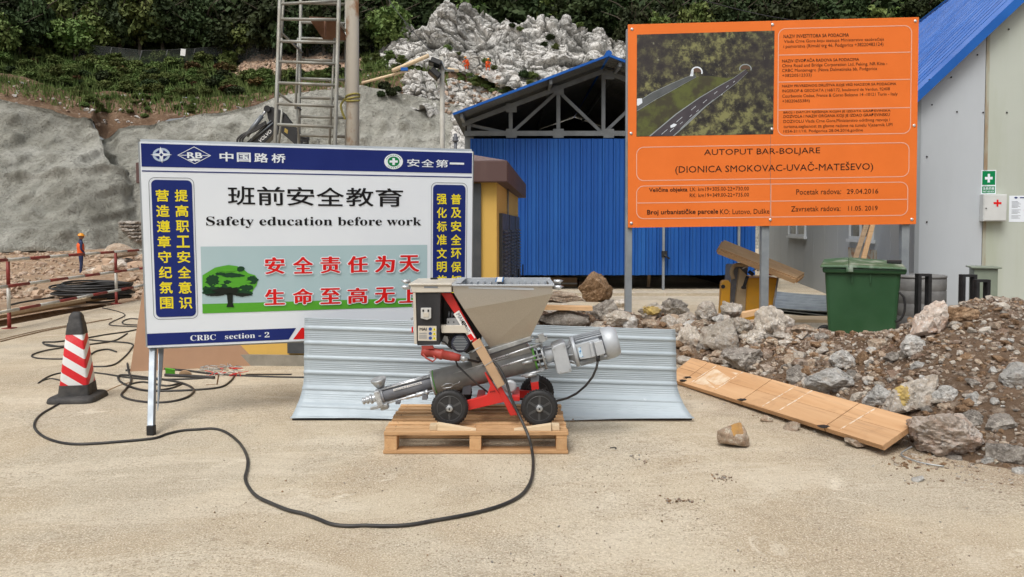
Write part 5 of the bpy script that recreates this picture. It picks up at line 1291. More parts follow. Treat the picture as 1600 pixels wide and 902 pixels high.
b = MB(); b.prism_px([(829, 589), (842, 587), (842, 596), (830, 598)], 5.20, 5.26); part('bracket_pin', b, 'stator')
b = MB(); b.prism_px([(724, 598), (738, 594), (735, 617), (722, 617)], 5.24, 5.32); part('tube_support', b, 'stator', .003)
def lay(name, pts, Y, m, parent=mp): b = MB(); b.prism_px(pts, Y, Y+.0015); return part(name, b, m, parent=parent)
lay('type_sticker', [(708.5, 491), (717, 485), (743, 528), (735.5, 534)], 5.112, 'white')
lay('badge_sticker', [(729.8, 524.5), (736, 521.5), (741.5, 529.5), (735.5, 532.5)], 5.1095, 'p_red')
def quad_text(txt, TL, TR, BL, Y, mat, bold=0.0, name='lettering', parent=mp):
    A_, B_, C__ = W(*TL, Y), W(*TR, Y), W(*BL, Y); V, Fc = text_raw(txt, bold, 2); lo, hi = V.min(0), V.max(0); q = (V[:, :2]-lo[:2])/(hi-lo)[:2]; q = np.concatenate([q, V[:, 2:]], 1)
    b = MB(); b.add([A_+(B_-A_)*u+(C__-A_)*(1-v)-Vector((0, d*.4, 0)) for u, v, d in q.tolist()], Fc); return part(name, b, mat, parent=parent)
quad_text('MAI', (718.0, 488.5), (724.2, 499), (712.6, 491.8), 5.1085, 'p_grey', .0); quad_text('400', (724.4, 499.2), (730.6, 510), (719, 502.8), 5.1085, 'p_black', .03); quad_text('NT', (731.2, 511.5), (735, 518), (726.5, 514.4), 5.1085, 'p_grey'); 
quad_text('M4I', (766, 611.5), (773.5, 609.8), (766.4, 614.2), 5.110, 'p_black', .02)
b = MB(); b.prism_px([(737, 537), (749.5, 529), (789, 600.5), (777.5, 607.5)], 5.090, 5.113); part('packing_tape', b, 'cardboard', .002)
b = MB()
for (p, q) in (((737, 551), (752, 541.5)), ((757, 572), (770, 564))): bar_px(b, p, q, 1.0, 5.087, 5.089)
part('tie_wire', b, 'zinc')
# hopper: flared stainless body, folded flange, protective grate
def hop():
    b = MB(); f0, f1 = YF, YB
    Af, Bf = W(707, 447, f0), W(863.5, 447.5, f0); A2, B2 = W(709, 458, f0), W(863, 459, f0)
    C2 = W(725, 483.5, f0+.004); Ef, Ff = W(765, 543, f0+.13), W(829, 526, f0+.13)
    def bk(p, y): return Vector((p.x, y, p.z))
    Ab, Bb, A2b, B2b, C2b, Eb, Fb = bk(Af, f1), bk(Bf, f1), bk(A2, f1), bk(B2, f1), bk(C2, f1-.004), bk(Ef, f1-.13), bk(Ff, f1-.13)
    Vv = [Af, Bf, B2, A2, C2, Ef, Ff, Ab, Bb, B2b, A2b, C2b, Eb, Fb]
    Fs = [(0, 3, 2, 1), (3, 4, 2), (4, 5, 6, 2), (7, 8, 9, 10), (10, 9, 11), (11, 9, 13, 12), (1, 2, 9, 8), (2, 6, 13, 9), (0, 7, 10, 3), (3, 10, 11, 4), (4, 11, 12, 5)]
    b.add(Vv, Fs)
    # inner skin 3 mm inside
    cen = sum((v for v in Vv), Vector())/len(Vv); Vi = [v.lerp(Vector((cen.x, cen.y, v.z)), .012) for v in Vv]; b.add(Vi, [tuple(f[::-1]) for f in Fs])
    return b, Af, Bf, Ab, Bb
b, Af, Bf, Ab, Bb = hop(); part('hopper', b, 'hopper')
b = MB(); zt_ = Af.z; 
b.hexa([Af+Vector((-.005, -.012, 0)), Bf+Vector((.01, -.012, 0)), Bf+Vector((.01, .012, 0)), Af+Vector((-.005, .012, 0))], [Af+Vector((-.005, -.012, .012)), Bf+Vector((.01, -.012, .012)), Bf+Vector((.01, .012, .012)), Af+Vector((-.005, .012, .012))])
b.bx(Ab.x-.005, Bb.x+.01, YB-.012, YB+.012, zt_, zt_+.022); b.bx(Af.x-.01, Af.x+.02, YF+.013, YB-.013, zt_, zt_+.014); b.bx(Bf.x-.02, Bf.x+.012, YF+.013, YB-.013, zt_, zt_+.014); part('hopper_rim', b, 'alu', .002)
M['grate'] = pm('galvanised_grate', (.55, .60, .65), (.45, .50, .55), 8, .35, .5)
gr = MB()
for k in range(13):
    x = Af.x+.055+k*(Bf.x-Af.x-.09)/12; gr.bx(x-.002, x+.002, YF+.02, YB-.02, zt_-.030, zt_+.004)
for k in range(7):
    y = YF+.05+k*.066; gr.bx(Af.x+.03, Bf.x-.03, y-.003, y+.003, zt_-.026+.0, zt_-.018)
grate = part('grate', gr, 'grate')
b = MB(); b.bx(Af.x+.02, Bf.x-.02, YB-.075, YB-.070, zt_-.08, zt_+.018); b.hexa([Vector((Af.x+.022, YF+.03, zt_+.0145)), Vector((Af.x+.05, YF+.03, zt_+.0145)), Vector((Af.x+.07, YB-.02, zt_+.023)), Vector((Af.x+.03, YB-.02, zt_+.023))], [Vector((Af.x+.022, YF+.03, zt_+.018)), Vector((Af.x+.05, YF+.03, zt_+.018)), Vector((Af.x+.07, YB-.02, zt_+.027)), Vector((Af.x+.03, YB-.02, zt_+.027))]); b.build('baffle', M['alu'], grate)
x0 = wx(781, 5.4); b = MB(); b.bx(x0-.018, x0+.018, YF+.05, YB-.013, zt_+.024, zt_+.027); part('label_strip', b, 'white'); b = MB(); b.bx(x0-.026, x0-.0185, YF+.05, YB-.013, zt_+.024, zt_+.0275); b.bx(x0+.0185, x0+.026, YF+.05, YB-.013, zt_+.024, zt_+.0275); part('label_strip', b, pm('blue_label', (.02, .16, .42), None, rough=.5))
lay('warning_strip', [(732, 447.5), (834, 450), (834, 453.6), (732, 451)], YF-.0035, 'alu'); quad_text('MAXIMALE KORNGROESSE 3 MM - EINFUELLEN NUR MIT GITTER - DANGER KEEP GRATE CLOSED', (735, 448.6), (831, 450.8), (735, 450.8), YF-.0042, 'p_grey') if False else None
# dry head box with lid
b = MB(); b.prism_px([(641, 446.5), (705.5, 446.5), (705.5, 457), (644, 457.5)], YF-.01, YB); part('head_box', b, 'beige', .004)
b = MB(); zz = wz(446.5, YF-.01); b.bx(wx(641, YF)-.012, wx(706, YF), YF-.02, YB+.01, zz+.001, zz+.014); part('head_lid', b, 'beige', .004)
lay('type_plate', [(662.5, 447.6), (684, 447.8), (684, 450.2), (662.5, 450)], YF-.0125, 'p_grey')
b = MB(); p = Vector((wx(678, 5.45), 5.45, zz+.014)); b.box(p+Vector((0, 0, .006)), (.05, .02, .012), rot('Z', .3)); part('lid_latch', b, 'dark', .002)
# control cabinet
b = MB(); b.prism_px([(650, 458), (688.5, 458), (687, 539), (652, 540)], YF, YF+.30); part('control_cabinet', b, 'blackbox', .003)
b = MB(); b.prism_px([(645, 457.5), (649.3, 457.5), (651.5, 538), (647.2, 538)], YF-.006, YF+.31); part('cabinet_side', b, 'beige', .002)
so = MB(); so.prism_px([(657.5, 481.5), (673.5, 481.5), (673.5, 497.5), (667, 500), (657.5, 497.5)], YF-.022, YF-.001); sok = part('socket', so, pm('grey_white_socket', (.58, .58, .56), (.5, .5, .48), 8, .4), .002)
b = MB(); b.prism_px([(660, 484), (662.5, 484), (662.5, 487.5), (660, 487.5)], YF-.0245, YF-.0225); b.prism_px([(668, 484), (670.5, 484), (670.5, 487.5), (668, 487.5)], YF-.0245, YF-.0225); b.build('screw', M['dark'], sok)
b = MB(); b.prism_px([(661.5, 488.5), (670, 488.5), (670, 495.5), (661.5, 495.5)], YF-.027, YF-.0225); b.build('flap', M['beige'], sok, bevel=.001)
lay('notice_plate', [(653, 509.3), (682, 509.5), (682, 533), (653, 532.5)], YF-.002, 'beige')
quad_text('MAI', (655.5, 512.2), (666.5, 512.2), (655.5, 516.8), YF-.0032, 'p_black', .03)
m = MB(); [m.prism_px([(655, y), (667, y), (667, y+.9), (655, y+.9)], YF-.003, YF-.0025) for y in (520.5, 523.5, 526, 528)]; part('lettering', m, 'p_grey')
for i, y in enumerate((514.3, 521.3, 528.3)):
    m = MB(); m.prism_px([(672.3+2.6*math.cos(6.283*k/14), y+2.6*math.sin(6.283*k/14)) for k in range(14)], YF-.0032, YF-.0025); part('symbol_print', m, pm('blue_symbol', (.01, .06, .25), None, rough=.5))
    m = MB(); m.prism_px([(678.5, y-3), (681.4, y+2.6), (675.6, y+2.6)], YF-.0032, YF-.0025); part('symbol_print', m, 'p_yellow')
    m = MB(); m.prism_px([(678.1, y-.8), (678.9, y-.8), (679.1, y+1.8), (677.9, y+1.8)], YF-.0038, YF-.0034); part('symbol_print', m, 'p_black')
m = MB(); m.prism_px([(643, 511.5), (644.8, 511.5), (644.8, 520), (643, 520)], YF+.05, YF+.08); part('isolator', m, 'p_red')
m = MB(); m.prism_px([(643.6, 473), (645.2, 473), (645.2, 481), (643.6, 481)], YF+.05, YF+.08); m.prism_px([(641, 498), (645.2, 496), (645.2, 500), (643, 501)], YF+.05, YF+.06); part('hinge', m, 'steel')
# compressor and valve block behind the leg
b = MB(); b.prism_px([(689, 458.2), (762, 458.2), (748, 560), (700, 540), (689, 520)], YF+.26, YF+.28); part('gap_shade_sheet', b, 'blackbox')  # black sheet stands in for the dark gap behind the leg
b = MB(); b.prism_px([(688.5, 508.8), (726, 508.8), (731.5, 520.5), (690, 520.5)], YF+.03, YF+.10); part('valve_shelf', b, 'beige', .002)
b = MB(); b.prism_px([(698, 498.3), (719, 497), (724, 508.4), (698, 508.4)], YF+.06, YF+.13); vb = part('valve_block', b, 'dkalu', .002)
b = MB(); [b.cyl(W(x, 503.5, YF+.059), W(x, 503.5, YF+.056), .005, n=10) for x in (700.5, 709)]; b.build('screw', M['dark'], vb)
b = MB(); [b.cyl(W(x, 496, YF+.10), W(x+1, 487, YF+.10), .006, n=8) for x in (701, 706)]; b.build('fitting', M['stator'], vb)
M['navyfan'] = pm('dark_navy_compressor', (.03, .035, .055), (.045, .05, .07), 8, .45)
b = MB(); c0 = W(719, 537, YF+.05); b.lathe(c0, (0, 1, 0), [(0, .05), (.006, .062), (.16, .064), (.17, .05)], 28); cp = part('compressor', b, 'navyfan')
b = MB(); [b.bx(c0.x-(.05-abs(k-4)*.006), c0.x+(.05-abs(k-4)*.006), c0.y-.004, c0.y-.001, c0.z-.042+k*.0105, c0.z-.038+k*.0105) for k in range(9)]; b.build('grille', M['steel'], cp)
b = MB(); b.tube([W(706, 545, YF+.08), W(700, 540, YF+.06), W(695, 535, YF+.05), W(690, 533, YF+.06)], .006, 6); b.tube([W(700, 527, YF+.09), W(704, 535, YF+.08), W(711, 541, YF+.09)], .005, 6); part('air_hose', b, 'cable')
b = MB(); b.prism_px([(694, 525), (702, 527), (699, 540), (689, 538)], YF+.09, YF+.10); part('drain_plate', b, 'zinc')
# red plug hanging below the cabinet
pl = MB(); ax = (W(718, 559, YF+.03)-W(658, 547.5, YF+.03)); Lp = ax.length; P0 = W(659, 548, YF+.03)
pl.lathe(P0, ax, [(0, .030), (.012, .037), (.05, .037), (.055, .032), (.12, .032), (.125, .036), (.14, .036), (.145, .030), (.205, .030), (.23, .026), (Lp, .024)], 24); pg = part('power_plug', pl, 'plugred')
b = MB(); b.tube([W(661, 553, YF-.002), W(666, 560, YF-.004), (W(676, 565, YF-.004)), (W(681, 561, YF-.004)), (W(677, 556, YF-.002))], .006, 6); b.prism_px([(658, 541), (676, 540.5), (678, 545), (660, 546)], YF-.004, YF+.02); b.build('flap', M['plugred'], pg)
b = MB(); e = P0+ax; b.lathe(e, ax, [(0, .018), (.018, .018), (.022, .022), (.03, .022), (.035, .012), (.05, .011)], 14); b.build('gland', M['zinc'], pg)
b = MB(); b.tube([e+ax*.15, W(735, 563, 5.14), W(747, 566, 5.18), W(756, 562, 5.2)], .009, 8); b.tube([W(712, 563, 5.16), W(715, 572, 5.13), W(730, 586, 5.12), W(745, 600, 5.14), W(762, 613, 5.2), W(775, 612, 5.25)], .0065, 8); part('power_lead', b, 'cable')
b = MB(); b.tube([W(729, 553, 5.108), W(745, 545, 5.086), W(757, 539, 5.11)], .0022, 5); b.tube([W(709, 584, 5.19), W(757, 569, 5.15), W(800, 556, 5.2)], .0028, 5); part('tie_wire', b, 'zinc')
# mixing tube under the hopper
T0, T1 = W(681, 598, YM), W(834, 559, YM); TA = (T1-T0).normalized(); TU = Vector((-TA.z, 0, TA.x)); TR = .088; TL = (T1-T0).length
b = MB(); b.lathe(T0, TA, [(0, TR), (TL, TR)], 40); tube_ = part('mixing_tube', b, 'tubegrey')
b = MB(); b.lathe(T0-TA*.022, TA, [(0, TR*.9), (.002, TR*1.03), (.016, TR*1.03), (.0175, TR*.98)], 40); part('end_flange', b, 'zinc')
b = MB(); b.lathe(T0-TA*.004, TA, [(0, TR*1.02), (.005, TR*1.02)], 40); b.lathe(T1, TA, [(0, TR*1.02), (.012, TR*1.02)], 40); part('gasket', b, 'green')
b = MB(); b.hexa([T0+TA*.28+TU*(TR*.55)+Vector((0, -.075, 0)), T1+TU*(TR*.55)+Vector((0, -.075, 0)), T1+TU*(TR*.55)+Vector((0, .075, 0)), T0+TA*.28+TU*(TR*.55)+Vector((0, .075, 0))],
       [T0+TA*.28+TU*(TR*1.75)+Vector((0, -.085, 0)), T1-TA*.03+TU*(TR*1.55)+Vector((0, -.085, 0)), T1-TA*.03+TU*(TR*1.55)+Vector((0, .085, 0)), T0+TA*.28+TU*(TR*1.75)+Vector((0, .085, 0))]); part('trough', b, 'tubegrey', .004)
def rod(b, p, q, Y, r, n=8): b.cyl(W(p[0], p[1], Y), W(q[0], q[1], Y), r, n=n)
b = MB(); b.prism_px([(762.5, 547), (829, 526), (831, 531.5), (764.5, 553.5)], 5.185, 5.21); fl = part('hopper_flange', b, 'zinc', .002)
b = MB(); [b.lathe(W(763+k*16.5+3, 548-k*5.2, 5.184), (0, -1, 0), [(0, .007), (.006, .007)], 6) for k in range(5)]; b.build('bolt', M['zinc'], fl)
b = MB(); b.prism_px([(764, 553.7), (831, 531.7), (831, 534), (764, 556)], 5.20, 5.215); part('flange_edge', b, 'stator')
b = MB(); rod(b, (768, 563), (848, 536), 5.19, .0065); rod(b, (776, 575.5), (846, 553), 5.185, .0065); rod(b, (814, 588), (850, 578), 5.19, .0065); part('tie_rod', b, 'chrome')
b = MB(); rod(b, (816, 568.5), (832, 564), 5.184, .011); rod(b, (820, 589), (838, 584.5), 5.188, .011); part('turnbuckle', b, 'zinc')
# bearing flanges, gearbox and motor
def ringpl(px, py, th, r, name, m, n=30, Y=YM): 
    b = MB(); c = W(px, py, Y); b.lathe(c, TA, [(0, r*.985), (.001, r), (th-.001, r), (th, r*.985)], n); return part(name, b, m)
ringpl(840, 559, .010, .085, 'bearing_flange', 'zinc'); ringpl(847, 556.5, .014, .098, 'bearing_flange', 'zinc')
b = MB(); b.lathe(W(836, 559, YM), TA, [(0, .045), (.05, .045)], 20); part('bearing_neck', b, 'stator')
b = MB()
for dz, dy in ((.078, -.045), (-.078, -.045), (.078, .045), (-.078, .045), (0, -.088)):
    c = W(833, 560, YM)+TU*dz+Vector((0, dy, 0)); b.cyl(c, c+TA*.08, .007, n=8); b.lathe(c+TA*.075, TA, [(0, .012), (.01, .012)], 6)
part('stay_bolt', b, 'zinc')
b = MB(); b.prism_px([(840, 524), (849, 521.5), (853, 533), (844, 536)], 5.16, 5.20); b.prism_px([(836, 531), (855, 526), (856, 531), (837, 537)], 5.20, 5.25); part('clamp', b, 'zinc', .002)
b = MB(); b.lathe(W(851, 556, YM), TA, [(0, .062), (.01, .066), (.05, .058), (.06, .058)], 24)
[b.hexa([W(851, 556, YM)+TU*s_*.05+Vector((0, -.055, 0)), W(851, 556, YM)+TU*s_*.056+Vector((0, -.055, 0)), W(865, 552.5, YM)+TU*s_*.056+Vector((0, -.055, 0)), W(865, 552.5, YM)+TU*s_*.05+Vector((0, -.055, 0))], [W(851, 556, YM)+TU*s_*.05, W(851, 556, YM)+TU*s_*.056, W(865, 552.5, YM)+TU*s_*.056, W(865, 552.5, YM)+TU*s_*.05]) for s_ in (-1, 1)]
part('gear_neck', b, 'alu', .002)
b = MB(); b.prism_px([(862, 545), (864, 541.5), (880, 535), (883, 536), (884.5, 543), (893.5, 578), (893, 581.5), (873, 585.5), (870.5, 583)], 5.20, 5.40); gb_ = part('gearbox', b, 'alu', .010)
b = MB(); [b.lathe(W(x, y, 5.199), (0, -1, 0), [(0, .006), (.004, .006)], 6) for x, y in ((866, 546), (881, 541), (876, 581), (890, 577))]; b.build('bolt', M['zinc'], gb_)
MA = (W(960, 533.5, YM)-W(901, 548.5, YM)).normalized(); MU = Vector((-MA.z, 0, MA.x))
def ma(px): t = (px-901)/59.0; return W(901+59*t, 548.5-15*t, YM)
b = MB(); b.lathe(ma(883), MA, [(0, .055), (.03, .060), (.052, .088), (.054, .088)], 26); part('motor_adapter', b, 'dkalu')
b = MB()
for k in range(8): a = 6.283*k/8; o_ = MU*math.cos(a)+Vector((0, math.sin(a), 0)); c = ma(883); b.hexa([c+o_*.055, c+o_*.055+MA*.05, c+o_*.09+MA*.05, c+o_*.06], [c+o_*.055+MA.cross(o_)*.006, c+o_*.055+MA*.05+MA.cross(o_)*.006, c+o_*.09+MA*.05+MA.cross(o_)*.006, c+o_*.06+MA.cross(o_)*.006])
part('adapter_rib', b, 'alu')
b = MB(); b.lathe(ma(895), MA, [(0, .104), (.004, .108), (.022, .108), (.026, .103)], 36); mf = part('motor_flange', b, 'alu')
b = MB(); [b.lathe(ma(895)+(MU*math.cos(a)+Vector((0, math.sin(a), 0)))*.098-MA*.004, -MA, [(0, .007), (.006, .007)], 6) for a in (0.8, 2.3, 3.9, 5.5)]; b.build('bolt', M['zinc'], mf)
mot = MB(); c = ma(901.5); ML = (ma(945)-ma(901.5)).length; mot.lathe(c, MA, [(0, .086), (ML, .086)], 36); motor = part('motor', mot, 'stator')  # barrel darker than its fins, the shade between them put into the colour
b = MB()
for k in range(34):
    a = 2*math.pi*k/34; o_ = MU*math.cos(a)+Vector((0, math.sin(a), 0)); t_ = MA.cross(o_)*.0020
    if abs(a-math.pi*1.5) < .72 : continue
    b.hexa([c+o_*.084-t_, c+o_*.108-t_, c+o_*.108+t_, c+o_*.084+t_], [c+MA*ML+o_*.084-t_, c+MA*ML+o_*.106-t_, c+MA*ML+o_*.106+t_, c+MA*ML+o_*.084+t_])
b.build('cooling_fins', M['alu'], motor, kind='stuff')
b = MB(); b.lathe(ma(942), MA, [(0, .108), (.002, .111), (.055, .111), (.075, .107), (.098, .098), (.105, .088), (.107, .02)], 40); fc = part('fan_cover', b, 'alu')
b = MB(); [b.lathe(ma(942)+MA*.012+(MU*math.cos(a)+Vector((0, math.sin(a), 0)))*.111, (MU*math.cos(a)+Vector((0, math.sin(a), 0))), [(0, .005), (.003, .005)], 8) for a in (5.4, 4.0, 2.4)]; b.build('screw', M['steel'], fc)
b = MB(); b.prism_px([(899, 539.5), (936, 529.5), (944.5, 556), (906.5, 562)], 5.192, 5.25); part('name_plate_pad', b, 'alu', .003)
b = MB(); b.prism_px([(920.5, 536.5), (925, 535), (930.5, 557), (925.5, 558.5)], 5.160, 5.1915); b.prism_px([(928, 535), (941, 532), (946.5, 552.5), (933, 557)], 5.150, 5.1915); tb = part('terminal_box', b, 'alu', .004)
lay('type_plate', [(903, 544), (907.5, 543), (911.5, 558), (905.5, 559)], 5.1895, pm('blue_white_plate', (.55, .68, .78), (.05, .22, .48), 30, .4, lo=.48, hi=.52))
b = MB(); g0 = W(934.5, 557.5, 5.17); b.cyl(g0+Vector((0, 0, .01)), g0-Vector((0, 0, .03)), .013, n=10); b.build('gland', M['dark'], tb)
b = MB(); b.tube([W(934.5, 562, 5.17), W(932, 575, 5.17), W(926, 589, 5.18), (W(915, 603, 5.2)), W(901, 615, 5.24), W(886, 622.5, 5.3), W(868, 627, 5.36), W(850, 628, 5.4), W(825, 625, 5.36), W(800, 622, 5.3)], .0085, 8); part('motor_lead', b, 'cable')
# pump end: stator, tie rods, outlet, hose coupling and funnel
S0, S1 = W(601, 618, YM), W(679, 597, YM); SA = (S1-S0).normalized(); SU = Vector((-SA.z, 0, SA.x)); SL = (S1-S0).length
b = MB(); b.lathe(S0, SA, [(0, .044), (.005, .047), (SL-.005, .047), (SL, .044)], 28); part('stator', b, 'stator')
lay('type_sticker', [(614, 608.5), (658, 596.5), (659.5, 599.5), (615, 611.5)], YM-.050, 'white')
quad_text('MAI D6-3 TWISTER', (616, 608.8), (657, 597.6), (616.5, 610.6), YM-.0512, 'p_grey', .02)
b = MB()
for du, dy in ((-.045, -.058), (.045, .058), (-.045, .058), (.05, -.03)):
    p = S0+SU*du+Vector((0, dy, 0)); b.cyl(p-SA*.05, p+SA*(SL+.03), .0075, n=8)
part('tie_rod', b, 'chrome')
b = MB()
for t0, t1, r_ in ((.42, .62, .012), (.62, .80, .016), (.80, .86, .019), (1.02, 1.12, .010)):
    p = S0+SU*-.045+Vector((0, -.058, 0)); b.lathe(p+SA*SL*t0, SA, [(0, r_*.8), (.004, r_), (SL*(t1-t0)-.004, r_), (SL*(t1-t0), r_*.8)], 10)
part('clamp_bar', b, 'chrome')
b = MB(); b.tube([W(690, 604, 5.19), W(697, 600, 5.185), W(706, 599, 5.185), W(709, 602, 5.185), W(704, 605.5, 5.185), W(697, 606.5, 5.185), W(692, 607, 5.19)], .004, 6); b.tube([W(706, 602, 5.185), W(717, 598.5, 5.185), W(718, 596, 5.185)], .0032, 6); part('eye_bolt', b, 'chrome')
b = MB(); b.bx(wx(659, 5.24)-.0, wx(667, 5.24), 5.22, 5.27, wz(624, 5.24), wz(617, 5.24)); b.bx(wx(617, 5.24), wx(624, 5.24), 5.22, 5.27, wz(631, 5.24), wz(626, 5.24)); part('foot_stop', b, 'stator', .002)
b = MB(); b.lathe(S0-SA*.055, SA, [(0, .040), (.003, .056), (.030, .060), (.050, .056), (.055, .046)], 26); b.box(S0-SA*.03+SU*.0+Vector((0, -.02, 0)), (.04, .12, .11), rot('Y', R(-15))); part('outlet_head', b, 'chrome', .004)
b = MB(); b.box(S0-SA*.02+SU*-.075, (.055, .06, .035), rot('Y', R(-15))); b.box(S0-SA*.045+SU*-.055+Vector((0, -.06, 0)), (.12, .02, .022), rot('Y', R(-12))); part('outlet_clamp', b, 'zinc', .004)
b = MB(); c = S0-SA*.055; b.lathe(c, -SA, [(0, .030), (.02, .026), (.03, .026), (.034, .034), (.046, .034), (.05, .024), (.06, .022), (.064, .028), (.074, .028), (.078, .019), (.088, .018), (.090, .024), (.102, .023), (.104, .012)], 20); part('hose_coupling', b, 'chrome')
b = MB(); c = W(598, 612, YM); ad = (W(595, 603, YM)-c).normalized(); b.lathe(c, Vector((-.15, 0, 1)), [(-.01, .022), (.012, .020), (.02, .014), (.032, .013), (.036, .020), (.05, .022)], 14); part('gauge_stem', b, 'chrome')
b = MB(); c = W(594.5, 606, YM); b.lathe(c, Vector((-.22, -.18, 1)), [(0, .018), (.012, .030), (.052, .052), (.066, .054), (.070, .046), (.062, .03), (.055, .005)], 26); part('pressure_gauge', b, 'zinc')
# lifting handles
for xs, x_0, x_1 in ((-1, 641, 629), (1, 865, 878)):
    for y_, pyy in ((YF+.03, 449), (YB-.03, 440)):
        b = MB(); q0 = W(x_0, pyy, y_); q1 = W(x_1, pyy+.5, y_); b.tube([q0, q0.lerp(q1, .7), q1, q1-Vector((xs*.012, 0, .006))], [.014, .017, .016, .008], 12); part('carry_handle', b, 'chrome')
# gear inspection: grey cable bundle beside the leg and jockey bearing
b = MB(); b.lathe(W(797, 603, 5.24), (0, -1, 0), [(0, .04), (.02, .046), (.03, .046), (.036, .03)], 20); part('bearing_housing', b, 'alu')

# ---------------------------------------------------------------- supply cable across the yard
def smooth(pts, n=8):
    out = []; P = [Vector(p) for p in pts]
    for i in range(len(P)-1):
        p0, p1, p2, p3 = P[max(i-1, 0)], P[i], P[i+1], P[min(i+2, len(P)-1)]
        for k in range(n):
            t = k/n; out.append(.5*((2*p1)+(-p0+p2)*t+(2*p0-5*p1+4*p2-p3)*t*t+(-p0+3*p1-3*p2+p3)*t**3))
    return out+[P[-1]]
g_ = lambda x, y, z=.011: G(x, y, z)
pts = [W(745, 560, 5.16), W(772, 566, 5.10), W(789, 592, 5.06), W(798, 620, 5.03), W(809, 645, 5.01), W(820, 668, 4.95), W(827, 686, 4.90), W(831, 703, 4.88), g_(833, 724), g_(831, 746), g_(824, 762), g_(811, 776), g_(785, 789), g_(752, 799), g_(720, 806), g_(680, 813), g_(640, 820), g_(600, 822), g_(570, 821), g_(545, 822), g_(518, 819), g_(497, 811), g_(475, 803), g_(450, 797), g_(425, 787), g_(402, 776), g_(389, 762), g_(383, 747),
       g_(386, 733), g_(387, 718), g_(381, 702), g_(370, 688), g_(352, 675), g_(334, 670), g_(312, 671), g_(285, 673), g_(262, 678), g_(245, 684), g_(225, 687), g_(190, 690), g_(150, 693), g_(115, 694), g_(88, 690), g_(66, 681), g_(54, 668), g_(57, 655), g_(68, 645), g_(82, 637), g_(100, 626)]
b = MB(); b.tube(smooth(pts, 6), .0095, 10); tag(b.build('supply_cable', M['cable']), 'thick black power cable looping over the concrete from the pump to the cone', 'cable')

# ---------------------------------------------------------------- bent galvanised sheet behind the pump
def sheet():
    NS, NX = 150, 60; P = np.zeros((NX, NS, 3)); Zt0, Zt1 = W(475, 497, 5.97).z, W(1056, 515.5, 5.97).z
    for i in range(NX):
        u = i/(NX-1); zt = Zt0+(Zt1-Zt0)*u; xt = W(475, 520, 5.97).x*(1-u)+W(1056, 520, 5.97).x*u
        xb = G(455, 656.5).x*(1-u)+G(1084, 657).x*u; yb = 5.80+.01*math.sin(u*9)
        for j in range(NS):
            s = j/(NS-1); c = max(0, (s-.60)/.40); y = 5.99-(5.99-yb)*(c**1.9)-.03*s; z = zt*(1-s)+.012*s+.010*math.sin(u*7+1)*(s > .98)
            x = xt+(xb-xt)*(.15*s+.85*c**2.2)
            d = s*zt; q = (d+.055) % .118; rib = .010*min(1, max(0, min(q/.010, (.034-q)/.010))) if q < .034 else 0.0
            fine = .0028*math.sin(d*2*math.pi/.0147) if .05 < q < .103 else 0
            wob = .006*math.sin(u*5+s*2)
            P[i, j] = (x, y-rib-fine+wob, z)
    b = MB(); b.grid(P); return tag(b.build('galvanised_sheet', M['galv']), 'long ribbed galvanised sheet standing curled behind the pump and pallet', 'metal sheet')
o = sheet(); m_ = o.modifiers.new('thickness', 'SOLIDIFY'); m_.thickness = .0015
b = MB(); q = []; 
for k in range(24):
    u = k/23; q.append(Vector((G(457, 657).x*(1-u)+G(1082, 658).x*u, 5.797+.01*math.sin(u*9), .008)))
b.tube(q, [.010 if k < 3 else .006 for k in range(24)], 6); tag(b.build('shadow_strip', M['dark']), 'black strip standing in for the shadow under the foot of the long galvanised sheet', 'strip')  # dark tube stands in for the shadow under the sheet's foot
# ---------------------------------------------------------------- traffic cone
def m_cone():
    s = NT('red_white_chevron_sleeve'); sx = s.n('ShaderNodeSeparateXYZ'); s.l(s.co.outputs['Object'], sx.inputs[0])
    t = s.math('ADD', sx.outputs[2], s.math('MULTIPLY', s.math('SUBTRACT', sx.outputs[0], sx.outputs[1]), .62))
    f = s.math('FRACT', s.math('DIVIDE', s.math('ADD', t, .015), .137)); c = s.mix(s.math('LESS_THAN', f, .50), (.74, .76, .77), (.66, .015, .025))
    c = s.mix(s.ramp(s.noise(9, 5, .7), [(.55, 0.0), (.75, .25)]), c, (.45, .40, .33)); return s.fin(c, .4)
M['cone'] = m_cone(); M['cone_rub'] = pm('dusty_black_rubber', (.028, .028, .03), (.065, .062, .058), 14, .7, 0, .7, 50, .006)
cc = G(122, 625); CRZ = R(12)
cn = thing('traffic_cone', 'square black rubber cone with red and white chevrons standing on the cable end', 'traffic cone', (cc.x, cc.y, 0))
cn.rotation_euler = (0, 0, CRZ)
def rsq(h, r, z, n=5):
    P = []
    for cx, cy, q in ((h-r, -h+r, -90), (h-r, h-r, 0), (-h+r, h-r, 90), (-h+r, -h+r, 180)):
        for k in range(n): a = R(q+90*k/(n-1)); P.append((cx+r*math.cos(a), cy+r*math.sin(a), z))
    return P
def ringstack(rings, m, name, bevel=0):
    b = MB(); n = len(rings[0]); b.v = [p for r_ in rings for p in r_]
    for k in range(len(rings)-1):
        for i in range(n): b.f.append((k*n+i, k*n+(i+1) % n, (k+1)*n+(i+1) % n, (k+1)*n+i)); b.m.append(0); b.sm.append(True)
    for f in (tuple(range(n))[::-1], tuple((len(rings)-1)*n+i for i in range(n))): b.f.append(f); b.m.append(0); b.sm.append(False)
    me = bpy.data.meshes.new(name); me.from_pydata(b.v, [], b.f); me.materials.append(m); me.polygons.foreach_set('use_smooth', b.sm); me.update()
    o = bpy.data.objects.new(name, me); COL.objects.link(o); o.parent = cn; e = o.modifiers.new('e', 'EDGE_SPLIT'); e.split_angle = R(50); return o
def hw(z): return .118-(z-.05)*.098
